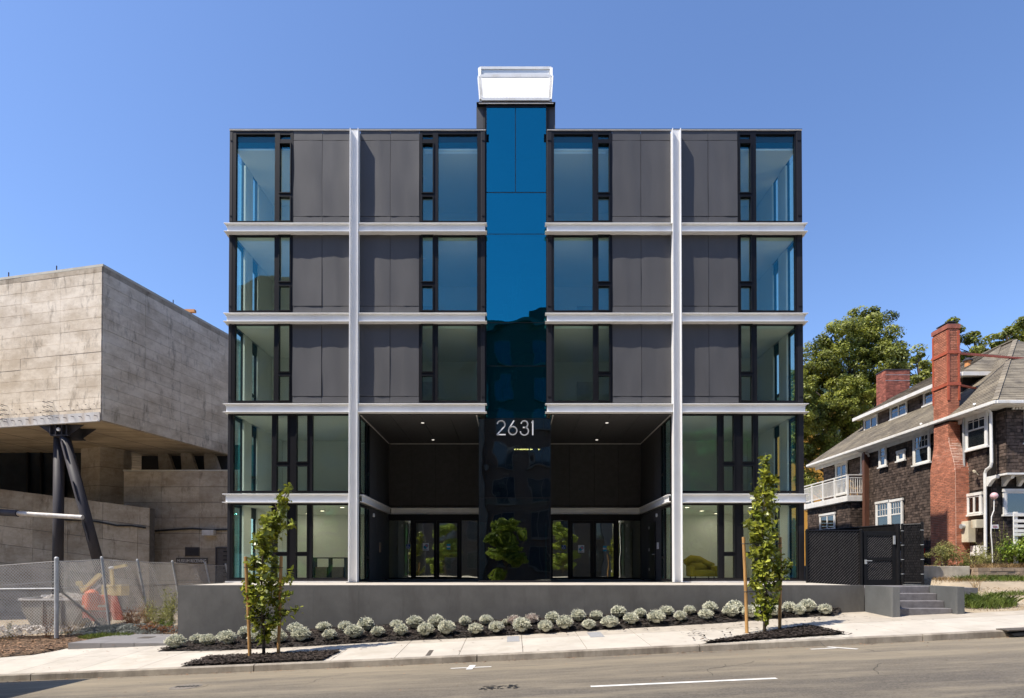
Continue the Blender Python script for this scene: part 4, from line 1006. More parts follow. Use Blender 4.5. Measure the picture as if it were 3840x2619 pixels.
# the two staked street saplings
def sapling(line, branches, stakes, ties, label, where):
    b0 = ghit(line[0][0], line[0][1]); Y = b0.y
    t = thing('sapling', tuple(b0), label, 'tree', 'young street trees in the planting pits')
    pts = [U(px, py, Y) for px, py, _ in line]; hw = [.82*w_*(Y-CY)/F for _, _, w_ in line]
    pts[0].z -= .1
    trunk = MB().tube(pts, [.05]+[.036-.003*i if i < 9 else .006 for i in range(len(pts)-1)], 8)
    tp, td = [], []
    for i in range(len(pts)-1):
        L = (pts[i+1]-pts[i]).length
        for _ in range(int(9*L)+1):
            f = R.random(); p = pts[i].lerp(pts[i+1], f); r = hw[i]+(hw[i+1]-hw[i])*f; a = R.uniform(0, 6.283)
            if r < .08: continue
            q = p + Vector((math.cos(a)*r*.85, math.sin(a)*r*.75, r*.9)); trunk.tube([p, p.lerp(q, .5)+Vector((0, 0, -.05)), q], [.010, .007, .003], 5)
    for (ax, ay, bx, by) in branches:
        p, q = U(ax, ay, Y), U(bx, by, Y-.1); trunk.tube([p, p.lerp(q, .5)+Vector((0, 0, .02)), q], [.012, .008, .004], 5)
    trunk.build('trunk', M['bark'], t, smooth=True)
    C, O = [], []
    for i in range(1, len(pts)-1):
        L = (pts[i+1]-pts[i]).length; r0 = (hw[i]+hw[i+1])/2
        ncl = max(3, int(L*r0*165))
        for _ in range(ncl):
            f = R.random(); r = hw[i]+(hw[i+1]-hw[i])*f; a = R.uniform(0, 6.283); rr = r*math.sqrt(R.uniform(.05, 1)); c = pts[i].lerp(pts[i+1], f) + Vector((math.cos(a)*rr, math.sin(a)*rr*.85, R.uniform(-.05, .05)))
            for _ in range(R.randint(9, 15)):
                C.append(tuple(c + Vector((R.gauss(0, .055), R.gauss(0, .055), R.gauss(0, .06))))); O.append((math.cos(a)*.6, math.sin(a)*.6-.15, .3))
    for (ax, ay, bx, by) in branches:
        p, q = U(ax, ay, Y), U(bx, by, Y-.1)
        for _ in range(55):
            f = R.uniform(.1, 1.05); C.append(tuple(p.lerp(q, f)+Vector((R.gauss(0, .05), R.gauss(0, .06), R.gauss(0, .05))))); O.append((.3, -.1, .5))
    leaves('crown', C, .074, M['leaf'], t, out=np.array(O), up=.35, shape='lobed')
    for si, (tx, ty_, bx, by, lab) in enumerate(stakes):
        p = ghit(bx, by); q = U(tx, ty_, p.y)
        s = thing('tree_stake', tuple(p), lab, 'stake', 'wooden stakes beside the saplings')
        MB().tube([p-Vector((0, 0, .15)), p.lerp(q, .5)+Vector((.008, 0, 0)), q-Vector((0, 0, .012)), q], [.043, .042, .040, .034], 10).build('post', M['stake'], s, smooth=False)
        for k, ty2 in enumerate(ties[si]):
            f = (by-ty2)/(by-ty_); c = p.lerp(q, f); tr = None
            for i in range(len(pts)-1):
                if pts[i].z <= c.z <= pts[i+1].z: tr = pts[i].lerp(pts[i+1], (c.z-pts[i].z)/(pts[i+1].z-pts[i].z))
            tr = tr or pts[3]
            dirv = (tr - c); dirv.z = 0; dirv.normalize(); sd_ = Vector((-dirv.y, dirv.x, 0))
            b = MB(); b.tube([c - sd_*.048 , c - sd_*.048 + dirv*.05, tr - sd_*.03, tr + dirv*.04, tr + sd_*.03, c + sd_*.048 + dirv*.05, c + sd_*.048, c - dirv*.05, c - sd_*.048], .011, 6)
            b.build('tie', M['rubber'], s)
sapling([(989, 2461, 0), (989, 2400, 22), (985, 2330, 60), (985, 2250, 72), (980, 2170, 66), (985, 2090, 60), (998, 2010, 50), (1020, 1950, 42), (1045, 1900, 32), (1068, 1862, 20), (1084, 1826, 7)],
        [(1030, 2300, 1125, 2284), (1040, 2270, 1090, 2222), (1030, 2230, 1100, 2140), (1020, 2010, 1100, 1965), (950, 2230, 915, 2210), (1000, 2350, 1060, 2320)],
        [(921, 2088, 938, 2468, 'slightly leaning wooden stake left of the left sapling'), (1054.5, 2086, 1043, 2459, 'wooden stake right of the left sapling')], [[2128, 2318], [2130, 2320]],
        'narrow young tree with lobed green leaves between stakes, left of entrance', 'left')
sapling([(2867, 2370, 0), (2867, 2322, 20), (2872, 2260, 48), (2872, 2200, 58), (2868, 2100, 66), (2860, 2020, 60), (2862, 1950, 54), (2868, 1880, 47), (2872, 1835, 38), (2868, 1795, 20), (2866, 1765, 5), (2868, 1735, 14), (2872, 1700, 8)],
        [(2900, 2200, 2958, 2130), (2900, 2170, 2950, 2110), (2840, 1990, 2800, 1960), (2895, 1850, 2905, 1790)],
        [(2788, 2015, 2801.5, 2374.5, 'wooden stake left of the right sapling'), (2925.6, 2015, 2923.7, 2362, 'wooden stake partly hidden behind the right sapling')], [[2040, 2220], [2038]],
        'narrow young tree with lobed green leaves between stakes, right of entrance', 'right')

# ------------------------------------------------------------------ left: concrete museum
mC = U(381, 1577, 5.0); mZ0 = mC.z; mZ1 = U(381, 997, 5.0).z
Lh, Rh = Vector((-.976, .2175, 0)).normalized(), Vector((.2175, .976, 0)).normalized()
UP = Vector((0, 0, 1)); C0 = Vector((mC.x, mC.y, 0))
mu = thing('concrete_museum', (-22, 12, -1.6), 'weathered board marked concrete building with a cantilevered upper block on steel props', 'museum building')
MB().prism([(0, 0), (24, 0), (24, 16), (0, 16)], C0+Vector((0, 0, mZ0)), Lh, Rh, UP, .03, mZ1-mZ0-.02).build('upper_block', M['joint'], mu)
nc = 13; ch = (mZ1-mZ0-.30)/nc
def courses(parent, o, u, n, W, pw, z0, z1, h, m, name='concrete_board', first=0.0, g=.011, off=True):
    cells = []; z = z0; r = 0
    while z < z1-.05:
        zt = min(z+h, z1); x = 0.0
        while x < W-.05:
            xe = min(W, x+pw); cells.append((x+g*.4, xe-g*.4, z+g, zt)); x = xe
        z = zt; r += 1
    pieces(parent, name, cells, o, u, UP, n, .05, m, key='board', jit=.006)
courses(mu, C0, Lh, -Rh, 24, 2.25, mZ0, mZ0+nc*ch, ch, M['concrete'])
courses(mu, C0, Rh, -Lh, 16, 2.25, mZ0, mZ0+nc*ch, ch, M['concrete'])
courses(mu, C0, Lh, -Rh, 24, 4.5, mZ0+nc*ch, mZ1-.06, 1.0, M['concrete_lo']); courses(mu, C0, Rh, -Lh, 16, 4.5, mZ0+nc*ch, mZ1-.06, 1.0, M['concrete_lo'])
MB().prism([(-.06, -.06), (24, -.06), (24, .5), (.5, .5), (.5, 16), (-.06, 16)], C0+Vector((0, 0, 0)), Lh, Rh, UP, mZ1-.06, mZ1+.05).build('coping', M['coping'], mu)
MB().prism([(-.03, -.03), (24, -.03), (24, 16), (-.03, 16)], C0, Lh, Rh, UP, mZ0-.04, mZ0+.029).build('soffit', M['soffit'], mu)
sx = MB()
for i in range(1, 7): sx.obox(C0, Lh, Rh, UP, 2.25*i-.012, 2.25*i+.012, 0, 14, mZ0-.048, mZ0-.0405)
sx.build('soffit_joint', M['joint'], mu)
# pale channel with bolts along the lower edge
MB().obox(C0, Lh, UP, -Rh, .02, 24, mZ0-.08, mZ0+.36, .058, .085).obox(C0, Lh, UP, -Rh, .02, 24, mZ0-.08, mZ0-.045, .085, .2).build('edge_channel', M['steel_lt'], mu)
bolt = MB().tube([(0, 0, 0), (0, -.16, 0)], .014, 6); bme = None
def bolt_at(u, z, ln=1.0):
    global bme
    if bme is None:
        o = bolt.build('bolt', M['steel_dark']); o.parent = mu; bme = o.data
    else: o = link('bolt', bme, None, mu)
    p = C0 + Lh*u - Rh*.07 + UP*z; o.location = p - wl(mu); o.rotation_euler = (0, 0, math.atan2(Lh.y, Lh.x)+math.pi); o.scale = (1, ln, 1)
for i in range(26): bolt_at(.15+.42*i, mZ0+.18+.03*(i % 2))
for i in range(22): bolt_at(.5+.46*i, mZ0+.52, .35); bolt_at(.3+.46*i, mZ0+.72, .35)
for u_ in (2.6, 2.85, 5.2, 5.45):
    for z in (.30, .52, .72, .92): bolt_at(u_, mZ0+z, 1.7)
for u_ in (2.55, 5.3, 9.0): MB().tube([C0+Lh*u_+UP*mZ1, C0+Lh*u_+UP*(mZ1+.28)], .025, 6).build('roof_anchor', M['steel_dark'], mu)
for u_ in (4.0, 9.2): MB().tube([C0+Rh*u_+UP*mZ1, C0+Rh*u_+UP*(mZ1+.25)], .025, 6).build('roof_anchor', M['steel_dark'], mu)
q = C0+Rh*5.4+Lh*.3+UP*mZ1
MB().box(q.x-.3, q.x+.35, q.y-.1, q.y+.1, q.z+.22, q.z+.36).box(q.x-.02, q.x+.12, q.y-.1, q.y+.1, q.z, q.z+.22).build('roof_timber', M['terracotta'], mu)
# unseen block added left of the frame to shade the ramp wall
MB().box(-46, -27.5, 1.5, 8.0, 5.2, 13).build('unseen_shade_block', M['concrete_lo'], mu)
# steel props
Yp = 6.2
def PU(px, py, Y=Yp): return U(px, py, Y)
GR = -1.74
top = PU(222, 1632); a = PU(221, 2100); a.z = GR
r_ = .215
MB().tube([Vector((top.x, Yp, GR)), Vector((top.x, Yp, top.z))], r_, 20).build('steel_prop', M['steel_dark'], mu, smooth=False)
e = PU(366, 2100, 5.6); s0 = PU(243, 1640, 5.75); d_ = (e-s0).normalized(); e2 = e + d_*1.1
pr = MB().tube([s0, e2], r_, 20).build('steel_prop', M['steel_dark'], mu)
pl = MB(); pd = Vector((.09, -1, .0)).normalized()
for k in range(3):
    o_ = s0.lerp(e2, .03+.28*k) ; pl.bar(o_ + Vector((-.0, -r_-.006, 0)), o_ + d_*.9 + Vector((0, -r_-.006, 0)), .03, .10)
pl.build('cover_plate', M['steel_dark'], pr)
for o in (mu.children):
    if o.name.startswith('steel_prop'):
        for p_ in o.data.polygons: p_.use_smooth = len(p_.vertices) == 4
hz0, hz1 = PU(0, 1922, 5.3), PU(310, 1941, 5.3)
MB().tube([hz1, hz1.lerp(hz0, .78)], .105, 14).build('cross_strut', M['steel_lt'], mu); MB().tube([hz1.lerp(hz0, .785), hz0 + (hz0-hz1)*.6], .15, 14).build('cross_strut', M['steel_dark'], mu)  # pale right part and dark left part paint the strut's lit and shaded stretches
w1, w2 = PU(140, 1594, 5.6), PU(313, 1594, 5.6); w3, w4 = PU(196, 1632, 5.6), PU(258, 1632, 5.6)
b = MB(); b.prism([(w1.x, w1.z), (w3.x, w3.z), (w4.x, w4.z), (w2.x, w2.z)], (0, 5.6, 0), (1, 0, 0), UP, (0, 1, 0), 0, .04)
b.prism([(w1.x, w1.z), (w3.x, w3.z), (w4.x, w4.z), (w2.x, w2.z)], (0, 6.4, 0), (1, 0, 0), UP, (0, 1, 0), 0, .04)
b.box(w3.x-.02, w4.x+.04, 5.5, 6.6, w3.z-.05, w3.z)
for xx in (w3.x, (w3.x+w4.x)/2-.12, (w3.x+w4.x)/2+.16, w4.x): b.box(xx-.015, xx+.015, 5.45, 6.5, w3.z, w1.z)
b.build('head_plate', M['steel_dark'], mu); 
c = PU(220, 1611, 5.42); MB().tube([(c.x, 5.44, c.z), (c.x, 5.38, c.z)], .085, 6).build('pin', M['steel_lt'], mu)
# lower walls: ramp parapet, receiving wall, pier, dark glazing
Yr, Yw, Yq = 8.5, 10.0, 11.0
def fwall(name, x0, x1, zf0, zf1, Y, pw, h, m, th=.4, nm='concrete_board'):
    """frontal wall with a sloping top from zf0 to zf1 faced by boards"""
    z0 = -2.4; k = .02
    b = MB(); b.prism([(x0, z0), (x1, z0), (x1, zf1), (x0, zf0)], (0, Y+.05, 0), (1, 0, 0), UP, (0, 1, 0), 0, th); b.build(name, M['joint'], mu)
    x = x0
    while x < x1-.05:
        xe = min(x1, x+pw); zt0 = zf0+(zf1-zf0)*(x-x0)/(x1-x0); zt1 = zf0+(zf1-zf0)*(xe-x0)/(x1-x0); n = 0; dz = 0
        while dz < max(zt0, zt1)-z0-.05:
            a0, a1 = zt0-dz, zt1-dz; c0, c1 = a0-h+.02, a1-h+.02; jd = R.uniform(-.008, .008)
            MB().prism([(x+.006, c0), (xe-.006, c1), (xe-.006, a1), (x+.006, a0)], (0, Y+.045, 0), (1, 0, 0), UP, (0, -1, 0), 0, .04+jd).build(nm, M[m], mu); dz += h
        x = xe
xr0, xr1 = -31.0, U(560, 1900, Yr).x
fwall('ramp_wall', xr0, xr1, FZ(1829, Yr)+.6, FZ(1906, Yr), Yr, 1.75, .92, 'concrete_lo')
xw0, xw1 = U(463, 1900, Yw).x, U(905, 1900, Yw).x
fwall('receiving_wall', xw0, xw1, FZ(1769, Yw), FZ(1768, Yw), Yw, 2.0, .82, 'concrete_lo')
MB().box(xw0-.03, xw1, Yw-.03, Yw+.6, FZ(1768, Yw), FZ(1764, Yw)+.02).build('coping', M['coping'], mu)
b = MB(); x0, x1, x2 = U(303, 1800, Yq).x, U(374, 1800, Yq-.6).x, U(462, 1800, Yq+.3).x
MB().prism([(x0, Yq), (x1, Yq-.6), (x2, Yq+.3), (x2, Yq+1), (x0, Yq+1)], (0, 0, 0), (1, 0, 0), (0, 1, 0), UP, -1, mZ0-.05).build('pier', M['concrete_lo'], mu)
for zz in (2.9, 3.9, 4.9, 5.9): MB().prism([(x0, Yq-.004), (x1, Yq-.604), (x2, Yq+.296), (x2, Yq+.31), (x1, Yq-.58), (x0, Yq+.02)], (0, 0, 0), (1, 0, 0), (0, 1, 0), UP, zz, zz+.02).build('pier_joint', M['joint'], mu)
gw = MB().box(-40, x0+.1, 12.2, 12.3, 2.5, mZ0-.05).build('dark_glazing', M['opp_glass'], mu)
for px in (105, 155, 240): xx = U(px, 1750, 12.1).x; MB().box(xx-.05, xx+.05, 12.05, 12.19, 2.5, mZ0-.05).build('glazing_mullion', M['frame'], mu)
MB().box(x2-.2, -14.0, 13.2, 13.4, 4, mZ0+.6).build('rear_wall', M['dark_int'], mu)
for i in range(3): MB().prism([(0, 0), (.9, 0), (.35, 1.6), (-.1, 1.6)], (x2+1.3+1.3*i, 12.4, FZ(1766, 12.4)-.2), (1, 0, 0), UP, (0, 1, 0), 0, .3).build('skylight_fin', M['concrete_lo'], mu)
# cable draped along the walls, louvre, door recess, lamp, sign
cab = [(240, 1950), (330, 1952), (390, 1962), (440, 1972), (490, 1972), (545, 1980)]
MB().tube([U(px, py, Yr-.06) for px, py in cab], .045, 6).build('cable', M['rubber'], mu)
MB().tube([U(px, py, Yw-.06) for px, py in ((578, 1992), (640, 1988), (720, 1983), (790, 1988), (880, 1986))], .05, 6).build('cable', M['rubber'], mu)
MB().tube([U(578, 2005, Yw-.05), U(577, 2130, Yw-.05)], .03, 6).build('conduit', M['steel_dark'], mu)
a, b2 = U(699, 2057, Yw), U(745, 2083, Yw)
lv = MB().box(a.x-.06, b2.x+.06, Yw-.03, Yw-.006, b2.z-.06, a.z+.06).build('louvre', M['vent'], mu)
for i in range(7): z = b2.z+(a.z-b2.z)*(i+.2)/7; MB().box(a.x, b2.x, Yw-.07, Yw-.031, z, z+.03).build('blade', M['steel_dark'], lv)
a, b2 = U(814, 2057, Yw), U(880, 2150, Yw)
dr = MB().box(a.x, b2.x, Yw-.02, Yw-.006, -1.8, a.z).build('door', M['vent'], mu)
MB().box(a.x-.06, a.x-.001, Yw-.06, Yw-.006, -1.8, a.z+.06).box(a.x-.001, b2.x, Yw-.06, Yw-.006, a.z+.002, a.z+.06).build('door_frame', M['steel_dark'], mu)
for i in range(12): z = a.z-.2-.22*i; MB().box(a.x+.35, b2.x, Yw-.05, Yw-.021, z, z+.05).build('slat', M['frame'], dr)
a = U(790, 1999, Yw); MB().box(a.x-.3, a.x+.3, Yw-.32, Yw-.006, a.z-.14, a.z+.14).build('wall_lamp', M['steel_lt'], mu)
a, b2 = U(662, 2093, Yw), U(780, 2110, Yw)
sg = MB().box(a.x, b2.x, Yw-.05, Yw-.006, b2.z-.05, a.z).build('sign_board', M['sandstone_sign'], mu)
def text(s, x, y, z, size, m, parent, width=None):
    cu = bpy.data.curves.new('text', 'FONT'); cu.body = s; cu.size = size; cu.extrude = .008; cu.align_x = 'LEFT'
    o = bpy.data.objects.new('lettering', cu); S.collection.objects.link(o); bpy.context.view_layer.update()
    me = bpy.data.meshes.new_from_object(o.evaluated_get(bpy.context.evaluated_depsgraph_get())); bpy.data.objects.remove(o)
    xs = [v.co.x for v in me.vertices]; k = (width/(max(xs)-min(xs))) if width else 1; x_0 = min(xs)
    L = wl(parent)
    for v in me.vertices:
        p = v.co.copy(); v.co = (x+(p.x-x_0)*k-L.x, y-p.z-L.y, z+p.y*(1 if width is None else 1)-L.z)
    me.update(); return link('lettering', me, m, parent)
hh = (a.z-b2.z)
text('MUSEUM RECEIVING', a.x+.07, Yw-.062, b2.z+.0, hh*1.02, M['lettergrey'], sg, b2.x-a.x-.14)

# ------------------------------------------------------------------ left lot: fence, skip, machine, soil, weeds
def Lz(x, y): return H(x, y)-.02 if y > -3.1 else G(x, y)
MB().box(*sorted((U(254, 2412, -3.72).x, -10.1)), -3.72, -1.4, -2.1, FZ(2412, -3.72)) if False else None
zs = FZ(2412, -3.72); xa = U(254, 2412, -3.72).x; xb = -10.09; n = 3
ld = thing('concrete_landing', (xa, -2.5, zs), 'raised grey concrete slab at the left end of the grey wall', 'concrete slab')
for i in range(n):
    a, b2 = xa+(xb-xa)*i/n, xa+(xb-xa)*(i+1)/n
    for (y0, y1) in ((-3.72, -2.55), (-2.55, -1.45)):
        ww = 0.0 if i else .30
        b = MB(); b.prism([(a+.006+(.30 if (i == 0 and y0 < -3) else .0)*0, y0+.006), (b2-.006, y0+.006), (b2-.006, y1-.006), (a+.006, y1-.006)], (0, 0, 0), (1, 0, 0), (0, 1, 0), UP, -2.2, zs)
        b.build('slab', M['landing'], ld, bevel=.008)
c = U(578, 2405, -2.0); MB().box(c.x-.18, c.x+.18, -2.6, -2.2, zs+.002, zs+.012).build('drain_cover', M['iron'], ld)
soilpoly = [ghit(-260, 2480, Lz), ghit(0, 2467, Lz), ghit(130, 2456, Lz), ghit(210, 2441, Lz), ghit(252, 2432, Lz)]
soilpoly = [(p.x, p.y) for p in soilpoly] + [(xa-.02, -3.7), (xa-.02, -1.3), (-10.3, -1.3), (-10.3, -.4), (-14.7, -1.2), (-20, -1.6)]
bed('soil_bed', soilpoly, lambda x, y: max(Lz(x, y), -1.95), M['soil'], M['soilchip'], 4200, lift=.02, hump=.05, size=.035, chipname='wood_chips')
# gravel heap, rubble
def heap(name, cx, cy_, rx, ry, h, m, n=26, base=None):
    V = []; Fq = []; z0 = base if base is not None else Lz(cx, cy_)
    for j in range(n+1):
        for i in range(n+1):
            u, v = 2*i/n-1, 2*j/n-1; r = math.hypot(u, v); z = h*max(0, 1-r*r)**1.2*(1+.25*math.sin(5*u+3*v)+.15*math.sin(11*u-7*v)) + R.uniform(-.03, .03)*(1 if r < 1 else .2)
            V.append((cx+u*rx, cy_+v*ry, z0-.06+z))
    Fq = [(j*(n+1)+i, j*(n+1)+i+1, (j+1)*(n+1)+i+1, (j+1)*(n+1)+i) for j in range(n) for i in range(n)]
    return npmesh(name, V, Fq, m, smooth=True, kind='stuff')
heap('gravel_heap', -13.6, -.7, 1.7, .9, .26, M['gravel']); heap('gravel_heap', -12.3, -.3, 1.5, .8, .24, M['gravel'])
def stones(name, n, cx, cy_, rx, ry, z, h, s, m, parent=None):
    b = MB()
    for _ in range(n):
        a, r = R.uniform(0, 6.28), math.sqrt(R.random()); x, y = cx+rx*r*math.cos(a), cy_+ry*r*math.sin(a)
        q = s*R.uniform(.4, 1.5); ax = Vector((R.gauss(0, 1), R.gauss(0, 1), R.gauss(0, 1))).normalized(); t = ax.orthogonal().normalized(); t2 = ax.cross(t)
        zz = (z(x, y) if callable(z) else z) + h*(1-r*r)*R.uniform(.7, 1.0)
        b.obox((x, y, zz), ax, t, t2, -q, q, -q*R.uniform(.4, .9), q*R.uniform(.4, .9), -q*R.uniform(.3, .7), q*R.uniform(.3, .7))
    o = b.build(name, m, parent); o['kind'] = 'stuff'; return o
stones('loose_gravel', 3600, -13.1, -.5, 2.5, 1.0, Lz, .30, .022, M['gravel'])
stones('rubble', 700, -17.6, .4, 2.6, 1.6, Lz, .10, .04, M['rubble'])
# steel skip filled with broken concrete
ys0, ys1 = 1.0, 2.0
tl, tr_ = U(74, 2246, ys0), U(309, 2247, ys0); zt, zbk = tl.z, tl.z+.10
sk = thing('skip', ((tl.x+tr_.x)/2, 1.5, -1.72), 'grey steel rubble skip heaped with broken concrete behind the fence', 'skip')
x0, x1, zb2 = tl.x+.06, tr_.x-.02, -1.70; zm = zt-.42
prof = [(x0, zt-.02), (x0, zm), (x0+.42, zb2), (x1-.42, zb2), (x1, zm), (x1, zt-.02)]
b = MB()
b.prism(prof, (0, ys0, 0), (1, 0, 0), UP, (0, 1, 0), 0, .04); b.prism(prof, (0, ys1-.04, 0), (1, 0, 0), UP, (0, 1, 0), 0, .04)
for (p_, q) in zip(prof[:-1], prof[1:]): b.quad((p_[0], ys0+.041, p_[1]), (q[0], ys0+.041, q[1]), (q[0], ys1-.041, q[1]), (p_[0], ys1-.041, p_[1]))
b.build('body', M['skip'], sk)
b = MB(); b.box(x0-.07, x1+.05, ys0-.07, ys0-.002, zt-.06, zt).box(x0-.07, x1+.05, ys1+.002, ys1+.07, zbk-.1, zbk).box(x0-.07, x0+.03, ys0, ys1, zt-.02, zt+.03).box(x1-.05, x1+.05, ys0, ys1, zt-.02, zt+.03); b.build('rim', M['steel_lt'], sk)
for xx in (x0+.8, x0+1.5): MB().box(xx-.04, xx+.04, ys0-.05, ys0-.001, zb2+.1, zt-.06).build('rib', M['skip'], sk)
rb = stones('rubble', 420, (x0+x1)/2+.25, 1.5, .95, .45, zt-.08, .24, .055, M['rubble'], sk)
# orange pump with yellow boom
tk0 = U(345, 2280, .75)
pm = thing('concrete_pump', (tk0.x, 1.2, -1.72), 'orange machine with round tank and yellow folding boom behind the fence', 'construction machine')
c0 = U(345, 2245, .7); zt_ = U(345, 2220, .7).z; zb_2 = U(345, 2278, .7).z; rt = .2
MB().tube([(c0.x, .68, zb_2), (c0.x, .68, zt_-.02), (c0.x, .68, zt_+.06), (c0.x, .68, zt_+.09)], [.21, .215, .10, .05], 20).build('tank', M['orange'], pm)
e0, e1 = U(306, 2232, .75), U(402, 2290, .75)
MB().box(e0.x, e1.x, .75, .97, e1.z, e0.z).build('housing', M['orange'], pm, bevel=.03); MB().box(e0.x+.05, e1.x+.02, .73, .97, -1.45, e1.z-.06).build('chassis', M['redorange'], pm)
MB().box(e0.x+.02, e1.x-.02, 0.73, .746, e1.z+.12, e1.z+.2).build('name_band', M['cream'], pm)
for xx in (e0.x+.2, e1.x-.2): MB().tube([(xx, .62, -1.52), (xx, .78, -1.52)], .2, 16).build('wheel', M['tyre'], pm)
bp = [U(312, 2216, .85), U(376, 2155, .85)]
MB().bar(bp[0], bp[1], .16, .13).bar(U(287, 2188, .85), U(306, 2187, .85), .1, .16).bar(U(300, 2190, .85), U(313, 2222, .85), .1, .10).bar(U(321, 2196, .85), U(312, 2222, .85), .1, .08).build('boom', M['yellow'], pm)
MB().bar(U(352, 2214, .8), U(376, 2194, .8), .06).build('ram', M['steel_lt'], pm)
MB().box(U(380, 2200, 2.2).x, U(455, 2200, 2.2).x, 2.2, 2.7, FZ(2235, 2.2), FZ(2195, 2.2)).build('counterweight', M['yellow'], pm, bevel=.02)
MB().bar(U(418, 2132, 2.2), U(474, 2120, 2.2), .12, .1).bar(U(418, 2135, 2.2), U(424, 2200, 2.2), .1, .1).build('rear_boom', M['yellow'], pm)
MB().ball(U(418, 2130, 2.1), .10, 10, 8, .6).build('lamp', M['signwhite'], pm)
br = thing('plank_stack', (U(430, 2300, 3).x, 3, -1.72), 'faded red planks leaning against the machine behind the fence', 'planks')
for i in range(4): MB().bar(U(402+9*i, 2230, 3.3), U(432+9*i, 2325, 2.7), .12, .04).build('plank', M['redorange'], br)
# chain-link fence: straight run along the street, then back along the lot
FXx, FY0 = -14.78, -1.9
fe = thing('chain_link_fence', (FXx, FY0, -1.7), 'galvanised chain-link fence with grey windscreen cloth around the building site', 'fence')
p0, p1 = U(212, 2370, FY0), U(212, 2096, FY0)
MB().tube([p0-Vector((0, 0, .2)), p1], .062, 12).ball(p1, .068, 10, 6).build('post', M['galv'], fe)
posts = []
for (tx, ty2, bx, by, Y) in ((381, 2092, 408, 2330, .5), (515, 2101, 553, 2300, 2.6), (646, 2106, 676, 2270, 5.0), (770, 2113, 800, 2262, 7.6), (846, 2117, 880, 2250, 9.3)):
    a, b2 = U(tx, ty2, Y), U(bx, by, Y); dz = (b2-a).normalized(); b2 = b2 + dz*max(0, (b2.z+1.75)/-dz.z); posts.append((a, b2))
    MB().tube([b2, a], .045, 10).ball(a, .05, 8, 6).build('post', M['galv'], fe)
tops = [p1-Vector((0, 0, .08))] + [a-Vector((0, 0, .05)) for a, _ in posts]; bots = [p0] + [b2 for _, b2 in posts]
def tri_wires(p00, p10, p01, p11, pitch, wd, name, m, parent, dirs=(1, -1)):
    """diamond wires over the quad bottom p00-p10, top p01-p11"""
    p00, p10, p01, p11 = map(Vector, (p00, p10, p01, p11)); W = (p10-p00).length; Hh = (p01-p00).length; b = MB()
    def pt(x, z): u, v = x/W, z/Hh; return p00*(1-u)*(1-v)+p10*u*(1-v)+p01*(1-u)*v+p11*u*v
    k = int((W+Hh)/pitch)
    for s_ in dirs:
        for i in range(k+1):
            c = i*pitch - Hh
            x0, z0, x1, z1 = c, 0.0, c+Hh, Hh
            if x0 < 0: z0 = -x0; x0 = 0
            if x1 > W: z1 -= x1-W; x1 = W
            if z1-z0 < .02: continue
            if s_ < 0: x0, x1 = W-x0, W-x1
            b.bar(pt(x0, z0), pt(x1, z1), wd)
    o = b.build(name, m, parent); o['kind'] = 'stuff'
def cloth_strip(a0, a1, b0, b1, nm='windscreen_cloth', off=.03):
    a0, a1, b0, b1 = map(Vector, (a0, a1, b0, b1)); n, mm = 14, 10; V = []; ph = R.uniform(0, 9)
    nr = (a1-a0).cross(b0-a0).normalized()
    for j in range(mm+1):
        for i in range(n+1):
            u, v = i/n, j/mm; p = (a0*(1-u)+a1*u)*(1-v) + (b0*(1-u)+b1*u)*v
            sag = .05*math.sin(math.pi*u)*v; V.append(tuple(p + nr*(off+.03*math.sin(ph+u*9+v*3)+.02*math.sin(u*17+v*7)) - Vector((0, 0, sag))))
    Fq = [(j*(n+1)+i, j*(n+1)+i+1, (j+1)*(n+1)+i+1, (j+1)*(n+1)+i) for j in range(mm) for i in range(n)]
    return npmesh(nm, V, Fq, M['cloth'], fe, smooth=True)
for i in range(len(tops)-1):
    cloth_strip(bots[i], bots[i+1], tops[i], tops[i+1])
    if i < 3: tri_wires(bots[i], bots[i+1], tops[i], tops[i+1], .12, .006, 'chain_link', M['wire'], fe)
    MB().tube([tops[i], tops[i].lerp(tops[i+1], .5)-Vector((0, 0, .04)), tops[i+1]], .012, 5).build('tension_wire', M['wire'], fe)
    MB().tube([bots[i].lerp(tops[i], .62), bots[i+1].lerp(tops[i+1], .62)], .011, 5).build('tension_wire', M['wire'], fe)
L1 = U(-260, 2142, FY0); L0 = Vector((L1.x, FY0, -2.0))
tri_wires(L0, p0, L1, tops[0], .105, .008, 'chain_link', M['wire'], fe)
MB().tube([L1, tops[0]], .012, 5).build('tension_wire', M['wire'], fe); MB().tube([U(-260, 2212, FY0), U(206, 2208, FY0)], .028, 8).build('rail', M['galv'], fe)
MB().tube([U(-100, 2203, FY0+.05), U(206, 2181, FY0+.05)], .012, 5).build('tension_wire', M['wire'], fe)
MB().tube([L0+Vector((0, 0, -.2)), L1], .05, 10).build('post', M['galv'], fe)
MB().tube([U(217, 2208, FY0+.1), U(372, 2334, .2)], .035, 8).build('brace', M['galv'], fe)
